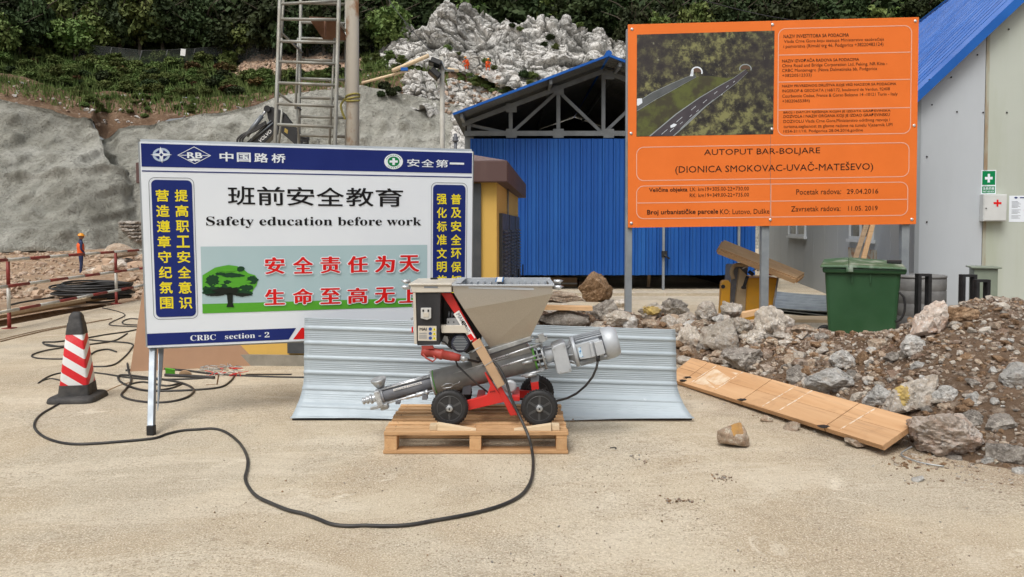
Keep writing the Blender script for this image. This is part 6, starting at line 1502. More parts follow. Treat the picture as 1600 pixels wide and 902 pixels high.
o = ringstack([rsq(.188, .07, .0), rsq(.192, .07, .012), rsq(.186, .07, .040), rsq(.172, .06, .052), rsq(.12, .03, .058)], M['cone_rub'], 'base'); o.rotation_euler = (0, 0, R(-6))
ringstack([rsq(hw(.05)+.004, .02, .05), rsq(hw(.14)+.004, .02, .145)], M['cone_rub'], 'skirt')
ringstack([rsq(hw(.145), .02, .145)]+[rsq(hw(z)+.001, .018, z) for z in (.15, .35, .565)]+[rsq(hw(.567), .018, .567)], M['cone'], 'sleeve')
ringstack([rsq(hw(.567)+.003, .018, .567), rsq(hw(.66)+.001, .018, .66), rsq(hw(.665)-.004, .016, .668), rsq(hw(.72)-.004, .016, .715), rsq(.036, .014, .742), rsq(.024, .012, .752)], M['cone_rub'], 'cap')

# ---------------------------------------------------------------- loose cables behind the cone
def cab(name, pts, r, label, mat='cable', z=.0):
    b = MB(); b.tube(smooth([G(p[0], p[1], (p[2] if len(p) > 2 else r)+z) for p in pts], 6), r, 6); return tag(b.build(name, M[mat]), label, 'cable', None)
cab('loose_cable', [(160, 481), (185, 487), (195, 493), (175, 503), (172, 508), (200, 510), (222, 511)], .008, 'thin black cable snaking from the barrier foot towards the brown board')
cab('loose_cable', [(228, 500), (205, 498), (192, 502), (196, 507), (228, 508)], .009, 'short black cable loop at the left edge of the brown board')
cab('loose_cable', [(228, 511), (200, 518), (165, 523), (130, 529), (90, 534), (67, 535), (80, 541), (120, 540), (150, 537), (180, 532), (199, 521)], .010, 'black cable with its crossing end pointing at the brown board')
cab('loose_cable', [(72, 538), (90, 541), (105, 542), (70, 548), (50, 555), (60, 560), (100, 561), (140, 558)], .009, 'black cable making the wide flat loop at the left of the cone')
cab('loose_cable', [(138, 557), (150, 549), (168, 546), (182, 550)], .010, 'thick short black cable end arching up behind the cone')
cab('loose_cable', [(130, 530), (160, 533), (205, 537), (203, 548), (190, 562), (175, 571), (150, 573), (120, 571)], .010, 'black cable running from the brown board edge round to the cone')
cab('loose_cable', [(60, 599), (75, 589), (95, 583), (125, 581), (160, 584), (200, 590), (240, 593), (300, 592), (330, 590)], .009, 'black cable ending in a hook at the far left beside the cone')
cab('loose_cable', [(64, 596), (80, 592), (100, 596), (130, 600)], .008, 'short black cable tip beside the left side of the cone')
cab('loose_cable', [(199, 568), (201, 580), (205, 592), (203, 600), (195, 610), (190, 618), (205, 625), (235, 629), (265, 628), (290, 622), (302, 613), (300, 606), (285, 599), (262, 594), (230, 590), (190, 586), (186, 594), (200, 603), (225, 610), (260, 611), (310, 609), (345, 605), (360, 596), (366, 588)], .0105, 'black cable coiled loosely round the left leg of the white board')
cab('loose_cable', [(205, 600), (225, 597), (260, 603), (285, 598), (270, 606), (240, 611)], .009, 'inner black cable loop behind the left leg of the white board')
cab('loose_cable', [(196, 579), (240, 576), (290, 579), (330, 584), (395, 588), (470, 590), (520, 588)], .011, 'long straight black cable along the foot of the brown board')
cab('loose_cable', [(258, 586), (300, 588), (335, 590)], .016, 'thick black cable stub lying under the brown board')
cab('loose_cable', [(0, 534), (40, 524), (80, 515), (130, 506), (175, 498)], .008, 'thin rusty wire lying across the yard left of the cone, upper one', 'rb')
cab('loose_cable', [(0, 531), (45, 520), (85, 512), (130, 505)], .006, 'thin rusty wire lying across the yard left of the cone, lower one', 'rb')
cab('loose_wire', [(150, 620), (165, 612), (185, 603), (205, 597)], .005, 'thin tan wire end between the cone and the white board', 'cardboard')
rs = random.Random(21); b = MB()
for k in range(34):
    c = G(rs.uniform(318, 374), rs.uniform(574, 588), .01); pp = [c+Vector((rs.uniform(-.09, .09), rs.uniform(-.06, .06), rs.uniform(-.01, .045))) for _ in range(4)]; b.tube(smooth(pp, 3), .0032, 4, mi=rs.choice([0, 0, 0, 1, 2]))
stuff(b.build('wire_scraps', [M['zinc'], M['white'], M['p_red']]), 'tangle of stripped grey, white and red wire scraps below the brown board', 'wire scraps')
b = MB(); c = G(266, 586); b.box(c+Vector((0, 0, .035)), (.09, .012, .07), rot('X', .5) @ rot('Y', .2)); tag(b.build('plastic_scrap', M['p_grass']), 'small bright green plastic scrap among the cables', 'scrap')
b = MB(); c = G(288, 590); b.lathe(c+Vector((0, .02, .0)), (0, 1, .3), [(0, .07), (.012, .07)], 20); tag(b.build('cardboard_disc', M['cardboard']), 'half round brown cardboard disc lying among the cables', 'cardboard')
b = MB(); c = G(322, 602); b.tube([c, c+Vector((.10, 0, 0)), c+Vector((.12, 0, .10))], .008, 4, smooth=False); tag(b.build('rusty_bracket', M['rb']), 'small rusty angle bracket lying in front of the wire scraps', 'bracket')
b = MB(); b.bx(G(400, 578).x, G(458, 585).x, 7.55, 7.60, .0, .012); tag(b.build('steel_flat', M['dark']), 'dark flat steel strip lying between the white board and the galvanised sheet', 'steel strip')

# ---------------------------------------------------------------- striped pipe barrier
M['rail_red'] = pm('faded_dark_red_paint', (.27, .035, .03), (.20, .04, .03), 9, .6, bump=.2); M['rail_white'] = pm('chipped_white_paint', (.60, .60, .57), (.48, .47, .43), 12, .6, bump=.2)
f1, f2 = G(14.7, 513.5), G(182, 475); fd = (f2-f1); st = fd.normalized(); L0 = fd.length
bt_ = thing('pipe_barrier', 'red and white striped pipe barrier along the pit at left', 'barrier', tuple(f1))
for k in (-1, 0, 1, 2):
    p = f1+fd*k
    for z0, z1, mt in ((0, .27, 'rail_red'), (.27, .62, 'rail_white'), (.62, .985, 'rail_red')):
        b = MB(); b.cyl(p+Vector((0, 0, z0)), p+Vector((0, 0, z1)), .026, n=10); b.build('post_section', M[mt], bt_)
    b = MB(); b.box(p+Vector((0, 0, .006)), (.14, .14, .012)); b.build('foot_plate', M['rail_red'], bt_)
for zr, ph in ((1.0, .0), (.62, .52), (.262, .27)):
    s = -L0-ph*1.16; q = 0
    while s < 2*L0+.3:
        e = s+.585; a = max(s, -L0-.4); c_ = min(e, 2*L0+.3)
        if c_ > a: b = MB(); b.cyl(f1+st*a+Vector((.03, 0, zr)), f1+st*c_+Vector((.03, 0, zr)), .024, n=10); b.build('rail_section', M['rail_red' if q % 2 else 'rail_white'], bt_)
        s = e; q += 1
# timbers along the trench edge
for i, (x, y0, y1, z, rz_, lab) in enumerate([(-8.28, 10.5, 15.5, .04, 0, 'long reddish timber along the far lip of the trench'), (-8.12, 12.2, 15.9, .11, .03, 'pale plank lying over the trench edge under the cable coil'), (-7.95, 10.2, 11.3, -.05, .5, 'splintered plank end poking out of the trench at far left')]):
    b = MB(); b.box((x, (y0+y1)/2, z), (.16, y1-y0, .06), rot('Z', rz_) @ rot('Y', .15)); tag(b.build('timber', M['wood_old'] if i != 1 else M['wood_pale'], bevel=.003), lab, 'timber')
# black hose coil
cl = Vector((W(146, 455, 15.2).x, 15.2, .03)); rs = random.Random(3); t = thing('hose_coil', 'big heap of coiled black hose behind the striped barrier', 'hose coil', tuple(cl))
for k in range(26):
    r_ = rs.uniform(.42, .68); z = rs.uniform(0, .30)*(1.1-abs(r_-.55)*2.2); ox, oy = rs.uniform(-.06, .06), rs.uniform(-.08, .08); tl = rs.uniform(-.10, .10); n = 40; b = MB()
    b.tube([cl+Vector((ox+r_*1.05*math.cos(6.283*i/n), oy+r_*.95*math.sin(6.283*i/n), .03+z+tl*math.cos(6.283*i/n+k)+.01*math.sin(9*i/n+k))) for i in range(n)], .019, 6, closed=True); b.build('hose_turn', M['cable'], t)
b = MB(); b.tube(smooth([cl+Vector((-.6, -.3, .08)), cl+Vector((-.9, -.8, .03)), cl+Vector((-.7, -1.5, .04))], 6), .019, 6); b.build('hose_end', M['cable'], t)

# ---------------------------------------------------------------- scaffold tower, rusty mast, lamp pole
M['tube_s'] = pm('weathered_scaffold_tube', (.36, .37, .34), (.22, .20, .16), 2.5, .55, .3); M['rustpole'] = pm('pale_mast_with_rust', (.42, .38, .31), (.24, .12, .05), 2.6, .8, 0, .4, 25, .005, lo=.54, hi=.64, stretch=(1, 1, .6), detail=6)
SYY = 14.0; Y1_, Y2_ = 14.0, 14.55
scf = thing('scaffold_tower', 'narrow weathered steel ladder scaffold tower left of the rusty mast', 'scaffold', (wx(485, SYY), SYY, 0))
def sx_(px, py, Y): return W(px, py, Y)
zT = W(480, -70, SYY).z
frames = [((430, 225), (437.5, 0), (523.5, 225), (529.5, 0), 14.0, [(6.5, 1.5), (30, 31), (64.5, 67), (96.5, 100), (129.5, 133.5), (162.5, 166.5), (194.5, 199)]),
          ((467, 225), (470, 0), (541, 225), (541, 0), 14.6, [(4.5, 7), (35, 37), (60, 63), (94, 96), (123, 125.5), (153, 154.5), (182, 184.5), (211.5, 214)])]
for (lb, lt, rb2, rt2, Y, rungs) in frames:
    for (bo, to) in ((lb, lt), (rb2, rt2)):
        p, q = sx_(bo[0], bo[1], Y), sx_(to[0], to[1], Y); d = (q-p)/(q.z-p.z); b = MB(); b.cyl(p-d*p.z, p+d*(zT-p.z), .036 if Y < 14.3 else .029, n=10); b.build('upright', M['tube_s'], scf)
    for yl, yr in rungs:
        tl_ = (yl-0)/225; xl_ = lt[0]+(lb[0]-lt[0])*tl_; xr_ = rt2[0]+(rb2[0]-rt2[0])*tl_
        b = MB(); b.cyl(sx_(xl_, yl, Y), sx_(xr_, yr, Y), .028, n=8); b.build('rung', M['tube_s'], scf)
    for k in range(6):
        b = MB(); z = .4+k*.42; p, q = sx_(lb[0], lb[1], Y), sx_(rb2[0], rb2[1], Y); b.cyl(Vector((p.x, Y, z)), Vector((q.x, Y, z)), .028, n=8); b.build('rung', M['tube_s'], scf)
for (p, q, Y0, Y1) in [((436, 48), (472, 82), 14.0, 14.6), ((443, 0), (440, 60), 14.5, 14.5), ((440, 60), (437, 130), 14.5, 14.5), ((434, 145), (470, 172), 14.0, 14.6), ((466, 60), (462, 170), 14.6, 14.3), ((527, 33), (556, 66), 14.1, 14.7), ((523, 60), (515, 225), 14.4, 14.1), ((463, 165), (468, 225), 14.4, 14.4), ((441, 170), (436, 225), 14.6, 14.6), ((528, 150), (545, 158), 14.1, 14.4)]:
    b = MB(); b.cyl(W(p[0], p[1], Y0), W(q[0], q[1], Y1), .022, n=8); b.build('brace', M['tube_s'], scf)
M['rustplate'] = pm('rusty_brown_plate', (.14, .065, .035), (.21, .11, .07), 4, .8)
b = MB(); A1, A2, A3, A4 = W(483, 26, 14.1), W(524, 28, 14.1), W(545, 62, 14.6), W(506, 60, 14.6); th_ = Vector((0, 0, -.04)); b.hexa([A1, A2, A3, A4], [A1+th_, A2+th_, A3+th_, A4+th_])
b.cyl(W(508, 30, 14.1), W(508, 58, 14.1), .02, n=6); tag(b.build('tilted_platform', M['rustplate']), 'rusty brown plate hanging tilted inside the scaffold tower', 'metal plate')
b = MB(); p0, p1 = W(551.5, 225, 14.3), W(550.5, 0, 14.3); d = (p1-p0)/(p1.z-p0.z); b.cyl(p0-d*p0.z, p0+d*(zT+.5-p0.z), .118, n=24); mast = tag(b.build('steel_mast', M['rustpole']), 'thick pale mast streaked with rust beside the scaffold tower', 'mast')
b = MB(); cy_ = W(551, 157, 14.3)
for k in range(3): b.tube([cy_+Vector((.125*math.cos(6.283*i/20), .125*math.sin(6.283*i/20), .02*k*2+.03*math.sin(6.283*i/20+k))) for i in range(20)], .018, 6, closed=True)
b.tube(smooth([cy_+Vector((-.13, -.05, .02)), cy_+Vector((-.20, -.08, -.10)), cy_+Vector((-.17, -.09, -.24)), cy_+Vector((-.12, -.09, -.36))], 5), .022, 6); tag(b.build('yellow_rope', pm('dull_yellow_rope', (.42, .36, .09), (.28, .25, .08), 20, .9)), 'yellow rope tied round the rusty mast', 'rope')
lp = thing('lamp_pole', 'slim pale pole with two dark floodlights above the kiosk', 'lamp pole', (wx(691.5, 14.5), 14.5, 0))
b = MB(); p = W(692, 232, 14.5); b.cyl((p.x, 14.5, 0), (W(690.5, 90, 14.5).x, 14.5, W(690.5, 89, 14.5).z), .045, n=12); b.build('pole', pm('dirty_white_pole', (.50, .49, .44), (.36, .34, .29), 4, .6), lp)
for (x, y, dy) in ((681, 98, 0), (680, 115, .05)):
    b = MB(); c = W(x, y, 14.4); Mx = rot('Y', .35 if y < 100 else .75) @ rot('X', -.3); b.box(c, (.20, .16, .10), Mx); b.box(c+Mx @ Vector((0, -.02, -.06)), (.24, .2, .02), Mx); fl_ = b.build('floodlight', M['dark'], lp, bevel=.01)
    b = MB(); b.box(c+Mx @ Vector((0, -.02, -.075)), (.19, .15, .006), Mx); b.build('lens', M['glass'], fl_)
b = MB(); b.tube([W(677, 100, 14.4), W(690, 96, 14.45), W(695, 109, 14.45), W(710, 111, 14.45)], .022, 6); b.build('bracket', M['steel'], lp)
b = MB(); b.cyl((wx(712, 14.6), 14.6, 0), (wx(712, 14.6), 14.6, wz(214, 14.6)), .03, n=8); b.lathe((wx(712, 14.6), 14.6, wz(222, 14.6)), (0, 0, 1), [(0, .05), (.03, .065), (.05, .04), (.08, .06), (.11, .03), (.15, .035), (.16, .01)], 12); tag(b.build('vent_post', M['stator']), 'short dark capped post just left of the blue shed roof corner', 'post')
def wire(a, c, sag, r, label, n=24):
    b = MB(); P = [a.lerp(c, k/n)-Vector((0, 0, sag*4*(k/n)*(1-k/n))) for k in range(n+1)]; b.tube(P, r, 4); tag(b.build('overhead_wire', M['cable']), label, 'wire')
wire(W(588, -30, 20), W(676, 82, 14.5), .1, .011, 'thin black wire sloping down to the floodlights on the slim pole')
wire(W(1040, -20, 30), W(1420, 40, 30), .5, .016, 'thin wire crossing the dark wood above the orange board')

# ---------------------------------------------------------------- excavator behind the safety board
EXY = 19.0
ex = thing('excavator', 'black excavator boom and stick rising behind the white board', 'excavator', (wx(330, EXY), EXY, 0))
M['exblack'] = pm('black_boom_paint', (.014, .014, .015), (.03, .03, .03), 4, .45)
M['exgrey'] = pm('steel_grey_ram', (.20, .22, .235), (.15, .165, .18), 4, .4, .4); M['exyel'] = pm('muted_yellow_body', (.42, .30, .06), (.34, .24, .06), 4, .5)
def ep(name, pts, y0=-.16, y1=.16, m='exblack', bevel=.01, parent=ex): b = MB(); b.prism_px(pts, EXY+y0, EXY+y1); return b.build(name, M[m], parent, bevel=bevel)
bm_ = ep('boom', [(280, 300), (300, 330), (411, 226), (429, 207), (431, 190), (424, 188), (402, 208), (383, 224)])
ep('boom_head', [(417, 176), (424, 166.5), (433, 170), (443, 177), (438, 194), (430, 192), (421, 191), (418, 184)], -.18, .18)
ep('stick', [(436, 171), (445, 180), (455, 193), (468, 209), (470, 226), (486, 256), (476, 262), (461, 226), (437, 205.5), (432, 192)], -.14, .14)
b = MB(); b.cyl(W(385, 213, EXY-.25), W(409.5, 181, EXY-.2), .055, n=14); b.build('boom_ram', M['exgrey'], ex); b = MB(); b.cyl(W(409, 182, EXY-.2), W(416.5, 172, EXY-.18), .03, n=12); b.build('ram_rod', M['chrome'], ex)
b = MB(); b.lathe(W(417, 170, EXY-.26), (0, 1, 0), [(0, .08), (.14, .08)], 14); b.build('pivot_pin', M['exblack'], ex)
for k in range(3): b = MB(); b.tube(smooth([W(372+k*4, 228, EXY-.3), W(371+k*4, 218, EXY-.3), W(378+k*4, 211, EXY-.28), W(390+k*6, 205-k, EXY-.25), W(416, 190+k*2, EXY-.22)], 5), .024, 6); b.build('hydraulic_hose', M['cable'], ex)
b = MB(); b.tube([W(390, 222, EXY-.18), W(427, 192, EXY-.18)], .022, 6); b.tube([W(394, 217, EXY-.22), W(414, 196, EXY-.2), W(424, 189, EXY-.19)], .018, 6); b.build('pipe', M['exgrey'], ex)
quad_text('VOLVO', (403.5, 219.0), (422.0, 201.5), (406.5, 223.8), EXY-.1625, 'white', .02, parent=ex)
b = MB(); b.prism_px([(445, 200), (450, 203.5), (449, 209.5), (444, 206)], EXY-.15, EXY-.142); b.build('warning_label', M['exyel'], ex)
b = MB(); b.lathe(W(476, 216, EXY-.2), (0, 1, 0), [(0, .10), (.1, .10)], 12); b.tube([W(472, 214, EXY-.2), W(480, 216, EXY-.2), W(481, 224, EXY-.2), W(474, 226, EXY-.2)], .035, 6); b.build('link', M['exblack'], ex)
c = Vector((wx(372, EXY), EXY, 0))
b = MB(); b.box(c+Vector((0, 0, 1.45)), (2.6, 2.2, .9)); b.build('house', M['exyel'], ex, bevel=.08); b = MB(); b.box(c+Vector((-.5, -.7, 2.2)), (1.2, .75, .58)); b.build('cab', M['glass'], ex, bevel=.05)
for s_ in (-1, 1): b = MB(); b.box(c+Vector((0, s_*.95, .45)), (3.2, .5, .85)); b.build('track', M['exblack'], ex, bevel=.3)
b = MB(); b.lathe(c+Vector((0, 0, .85)), (0, 0, 1), [(0, .7), (.16, .7)], 20); b.build('turntable', M['exblack'], ex)

# ---------------------------------------------------------------- net fence at the edge of the wood
M['fpost'] = pm('dark_fence_post', (.07, .075, .07), (.05, .05, .05), 3, .7)
nf = None; prev = None; nfp = []
for px, pt, pb in [(128, 70, 96), (175, 74, 100), (222, 79, 107), (262, 78, 104), (305, 76, 100), (348, 72, 97), (388, 69, 95), (430, 66, 92), (475, 62, 90), (520, 60, 90), (565, 58, 88), (600, 56, 80), (625, 55, 72)]:
    p = on(BV_HL, px, pb-2) or W(px, pb, 68); Y = p.y-.8; top = W(px, pt, Y)
    nfp.append((Vector((p.x, Y, p.z-.4)), top))
nf = thing('net_fence', 'dark fine net fence on thin posts along the foot of the wood', 'fence', tuple(nfp[0][0]))
for p, q in nfp: b = MB(); b.cyl(p, q, .045, n=6); b.build('post', M['fpost'], nf)
def m_net():
    s = NT('fine_dark_net'); tr = s.n('ShaderNodeBsdfTransparent'); mx = s.n('ShaderNodeMixShader')
    nz = s.noise(.8, 3, .5); fac = s.ramp(nz, [(.3, .24), (.7, .36)]); s.l(fac, mx.inputs[0]); s.l(tr.outputs[0], mx.inputs[1]); s.l(s.b.outputs[0], mx.inputs[2]); s.l(mx.outputs[0], s.out.inputs[0])
    return s.fin((.075, .085, .08), .8)
M['net'] = m_net()
for (p, q), (p2, q2) in zip(nfp[:-1], nfp[1:]):
    b = MB(); b.add([p, p2, q2, q], [(0, 1, 2, 3)]); b.build('netting', M['net'], nf)
    b = MB(); b.tube([q, q2], .018, 4); b.build('top_wire', M['fpost'], nf)
p = W(286, 82, nfp[3][0].y-.4); b = MB(); b.box(p, (.42, .02, .58), rot('Y', .12)); tag(b.build('notice', M['white']), 'small white notice hanging on the net fence by the wood', 'notice')
# planks and blue crate below the crag
for (a, c_, w_, lab) in [((613, 111), (670, 87), .16, 'long pale plank sloping up the bank below the crag'), ((565, 130), (640, 110), .10, 'thin pale pole lying across the slope edge right of the mast'), ((700, 108), (716, 111), .12, 'short white pipe below the crag right of the lamp pole')]:
    Y = 56.5; b = MB(); p, q = W(*a, Y), W(*c_, Y+.5); b.cyl(p, q, w_, n=6); tag(b.build('plank', M['wood_pale'], ), lab, 'plank')
b = MB(); b.box(W(632, 108.5, 56), (.5, .3, .22)); tag(b.build('blue_crate', M['blue_roof']), 'small blue crate on the bank below the long plank', 'crate')

# ---------------------------------------------------------------- people
M['skin'] = pm('tanned_skin', (.30, .16, .10), None, rough=.6); M['hivis'] = pm('orange_safety_vest', (.85, .13, .02), (.75, .10, .02), 6, .7)
M['navy_c'] = pm('navy_work_cloth', (.015, .025, .075), (.025, .04, .11), 8, .85); M['helmet'] = pm('orange_yellow_helmet', (.85, .33, .02), None, rough=.35); M['boot'] = pm('dusty_boot', (.06, .045, .035), None, rough=.8)
def person(name, label, loc, rz, joints, edges, radii, s=1.0, clothes=None, helmet='helmet', vest='hivis'):
    t = thing(name, label, 'person', loc); t.rotation_euler = (0, 0, rz); t.scale = (s, s, s)
    me = bpy.data.meshes.new('body'); me.from_pydata([joints[k] for k in joints], [], [(list(joints).index(a), list(joints).index(b_)) for a, b_ in edges])
    ob = bpy.data.objects.new('body', me); COL.objects.link(ob); ob.parent = t
    md = ob.modifiers.new('skin', 'SKIN'); keys = list(joints)
    for i, k in enumerate(keys): r_ = radii[k]; me.skin_vertices[0].data[i].radius = (r_, r_) if not isinstance(r_, tuple) else r_
    me.skin_vertices[0].data[keys.index('pelvis')].use_root = True
    sd = ob.modifiers.new('sub', 'SUBSURF'); sd.levels = sd.render_levels = 2; me.materials.append(M['navy_c']); md.use_smooth_shade = True
    H_ = Vector(joints['head'])
    V, Fc = ico(3); b = MB(); b.add((V*np.array([.078, .098, .115])+np.array(tuple(H_))).tolist(), Fc, 0, True)
    b.add((V*np.array([.02, .03, .03])+np.array(tuple(H_+Vector((0, -.10, -.015))))).tolist(), Fc, 0, True)
    for sx in (-1, 1): b.add((V*np.array([.014, .025, .035])+np.array(tuple(H_+Vector((sx*.08, 0, -.01))))).tolist(), Fc, 0, True); b.add((V*.011+np.array(tuple(H_+Vector((sx*.032, -.09, .015))))).tolist(), Fc, 1, True)
    b.add((V*np.array([.028, .008, .006])+np.array(tuple(H_+Vector((0, -.092, -.055))))).tolist(), Fc, 2, True)
    b.v = [tuple(p) for p in b.v]; me2 = bpy.data.meshes.new('head'); me2.from_pydata(b.v, [], b.f)
    for m in ('skin', 'dark', 'plugred'): me2.materials.append(M[m])
    me2.polygons.foreach_set('material_index', b.m); me2.polygons.foreach_set('use_smooth', b.sm); o2 = bpy.data.objects.new('head', me2); COL.objects.link(o2); o2.parent = t
    def add_child(nm, b, mat, smooth=True):
        m3 = bpy.data.meshes.new(nm); m3.from_pydata([tuple(p) for p in b.v], [], b.f); m3.materials.append(M[mat]); m3.polygons.foreach_set('use_smooth', b.sm); o3 = bpy.data.objects.new(nm, m3); COL.objects.link(o3); o3.parent = t; return o3
    b = MB(); b.lathe(H_+Vector((0, 0, .035)), (0, -.08, 1), [(0, .148), (.008, .150), (.014, .122), (.05, .118), (.09, .09), (.115, .045), (.12, .01)], 20); b.box(H_+Vector((0, -.14, .038)), (.14, .08, .012)); add_child('helmet', b, helmet)
    # vest shell
    ch, pe = Vector(joints['chest']), Vector(joints['pelvis']); ax = (ch-pe); n = 18; rings = []
    up = ax.normalized(); side = Vector((1, 0, 0)); fw = up.cross(side).normalized()
    for tt, a_, c_ in ((.02, .182, .140), (.25, .178, .135), (.6, .192, .142), (.95, .208, .145), (1.12, .185, .13), (1.28, .10, .10)):
        c = pe+ax*tt; rings.append([tuple(c+side*a_*math.cos(6.283*k/n)+fw*c_*math.sin(6.283*k/n)) for k in range(n)])
    b = MB(); b.v = [p for r_ in rings for p in r_]
    for k in range(len(rings)-1):
        for i in range(n): b.f.append((k*n+i, k*n+(i+1) % n, (k+1)*n+(i+1) % n, (k+1)*n+i)); b.sm.append(True); b.m.append(0)
    add_child('vest', b, vest)
    for hnd in ('hand_l', 'hand_r'):
        hp = Vector(joints[hnd]); pv = Vector(joints['wrist'+hnd[4:]]); d = (hp-pv).normalized(); sd_ = d.orthogonal().normalized(); b = MB()
        b.add((V*np.array([.035, .028, .045])+np.array(tuple(hp))).tolist(), Fc, 0, True)
        for k in range(4): o_ = hp+sd_*(.024-.016*k); b.tube([o_+d*.02, o_+d*(.055+.006*(k in (1, 2))), o_+d*(.085+.008*(k in (1, 2)))+Vector((0, -.012, 0))], [.009, .009, .007], 6)
        b.tube([hp+sd_*.03, hp+sd_*.048+d*.03, hp+sd_*.046+d*.055], [.011, .010, .008], 6); add_child('hand', b, 'skin')
    return t
ST = {'pelvis': (0, 0, .95), 'waist': (0, .01, 1.08), 'chest': (0, .01, 1.30), 'neck': (0, 0, 1.47), 'neck2': (0, -.01, 1.55), 'head': (0, -.02, 1.645),
      'hip_l': (.10, 0, .90), 'knee_l': (.11, -.02, .50), 'ank_l': (.11, .02, .09), 'toe_l': (.12, -.13, .04), 'hip_r': (-.10, 0, .90), 'knee_r': (-.11, .0, .50), 'ank_r': (-.12, .04, .09), 'toe_r': (-.14, -.11, .04),
      'sh_l': (.19, 0, 1.41), 'el_l': (.25, .03, 1.14), 'wrist_l': (.22, -.10, .93), 'hand_l': (.205, -.13, .87), 'sh_r': (-.19, 0, 1.41), 'el_r': (-.25, .02, 1.14), 'wrist_r': (-.21, -.12, .96), 'hand_r': (-.19, -.16, .91)}
ED = [('pelvis', 'waist'), ('waist', 'chest'), ('chest', 'neck'), ('neck', 'neck2'), ('pelvis', 'hip_l'), ('hip_l', 'knee_l'), ('knee_l', 'ank_l'), ('ank_l', 'toe_l'), ('pelvis', 'hip_r'), ('hip_r', 'knee_r'), ('knee_r', 'ank_r'), ('ank_r', 'toe_r'),
      ('chest', 'sh_l'), ('sh_l', 'el_l'), ('el_l', 'wrist_l'), ('chest', 'sh_r'), ('sh_r', 'el_r'), ('el_r', 'wrist_r'), ('wrist_l', 'hand_l'), ('wrist_r', 'hand_r')]
RD = {'pelvis': (.15, .11), 'waist': (.14, .10), 'chest': (.165, .115), 'neck': .065, 'neck2': .05, 'head': .02, 'hip_l': .095, 'hip_r': .095, 'knee_l': .066, 'knee_r': .066, 'ank_l': .048, 'ank_r': .048, 'toe_l': .042, 'toe_r': .042, 'sh_l': .062, 'sh_r': .062, 'el_l': .047, 'el_r': .047, 'wrist_l': .035, 'wrist_r': .035, 'hand_l': .025, 'hand_r': .025}
ED2 = ED+[('neck2', 'head')]
pp = W(127, 430, 30.5)
person('person', 'worker standing in orange vest, yellow orange helmet and navy trousers beyond the barrier', (pp.x, 30.5, pp.z-.04), R(125), ST, ED2, RD, .95)
CRH = {'pelvis': (0, .12, .48), 'waist': (0, .06, .62), 'chest': (0, -.10, .84), 'neck': (0, -.2, .98), 'neck2': (0, -.24, 1.03), 'head': (0, -.29, 1.10),
       'hip_l': (.10, .10, .45), 'knee_l': (.17, -.28, .52), 'ank_l': (.15, -.10, .10), 'toe_l': (.16, -.24, .04), 'hip_r': (-.10, .10, .45), 'knee_r': (-.17, -.28, .42), 'ank_r': (-.15, -.06, .10), 'toe_r': (-.16, -.20, .04),
       'sh_l': (.19, -.15, .92), 'el_l': (.24, -.36, .74), 'wrist_l': (.14, -.52, .58), 'hand_l': (.12, -.56, .53), 'sh_r': (-.19, -.15, .92), 'el_r': (-.24, -.38, .76), 'wrist_r': (-.12, -.54, .62), 'hand_r': (-.10, -.58, .57)}
M_navy = M['navy_c']; M['navy_c'] = M['hivis']
for px, py, s_, rz_, lab in ((730.5, 109, 1.0, R(-40), 'worker crouching in orange overalls and helmet below the crag, left of two'), (761.5, 111, .95, R(20), 'worker crouching in orange overalls at the crag foot, right of two')):
    q = on(ANY, px, py) or W(px, py, 60); Y = q.y-.7; q = W(px, py, Y); person('person', lab, tuple(q), rz_, CRH, ED2, RD, s_*.8)
M['navy_c'] = M_navy
# ---------------------------------------------------------------- rubble heap and gravel mound on the right
UP = [780, 820, 900, 1000, 1060, 1110, 1180, 1230, 1290, 1340, 1400, 1430, 1480, 1520, 1560, 1600, 1750, 2000, 2300]
FPY = [560, 560, 562, 565, 572, 577, 598, 612, 632, 652, 684, 697, 716, 728, 736, 743, 762, 785, 800]
RPY = [500, 482, 486, 493, 492, 486, 502, 512, 524, 527, 520, 500, 478, 468, 462, 466, 470, 490, 520]
RYY = [9.2, 9.2, 9.3, 9.3, 9.2, 9.0, 8.6, 8.2, 7.8, 7.6, 7.3, 7.2, 7.2, 7.2, 7.2, 7.2, 7.2, 7.2, 7.2]
def mound_z(X, Y):
    px = 800+1200*X/np.maximum(Y, .5); fp = np.interp(px, UP, FPY); FY = EYE*1200/(fp-355.1); rp = np.interp(px, UP, RPY); RY = np.interp(px, UP, RYY)
    RZ_ = EYE-(rp-355.1)/1200*RY
    t = (Y-FY)/(RY-FY); u = (Y-RY)/1.35
    z = np.where(t < 1, RZ_*(1-(1-np.clip(t, 0, 1))**1.6), RZ_*(1-np.clip(u, 0, 1)**1.5))
    z = z*np.clip((px-785)/45, 0, 1)
    n = .07*fbm(X*1.7, Y*1.7, 5, 71)+.03*fbm(X*6, Y*6, 3, 72)
    return np.where((t > -.1) & (u < 1.1), z+n*np.clip(z*6, 0, 1)-.02, -.06)
def mz(x, y): return float(mound_z(np.array([x]), np.array([y]))[0])
xs = np.linspace(-.2, 11, 300); ys = np.linspace(3.6, 11.2, 220); X, Y = np.meshgrid(xs, ys, indexing='ij'); Z = mound_z(X, Y); Pm = np.stack([X, Y, Z], -1)
b = MB(); nv = len(ys); keep = Z > -.055
b.v = [tuple(p) for p in Pm.reshape(-1, 3).tolist()]
for i in range(len(xs)-1):
    for j in range(nv-1):
        if keep[i, j] or keep[i+1, j] or keep[i, j+1] or keep[i+1, j+1]: b.f.append((i*nv+j, (i+1)*nv+j, (i+1)*nv+j+1, i*nv+j+1)); b.m.append(0); b.sm.append(True)
mo = b.build('gravel_mound', M['gravelbed'], loc=(0, 0, 0)); stuff(mo, 'long heap of brown gravelly soil and broken rock along the right side', 'rubble heap')
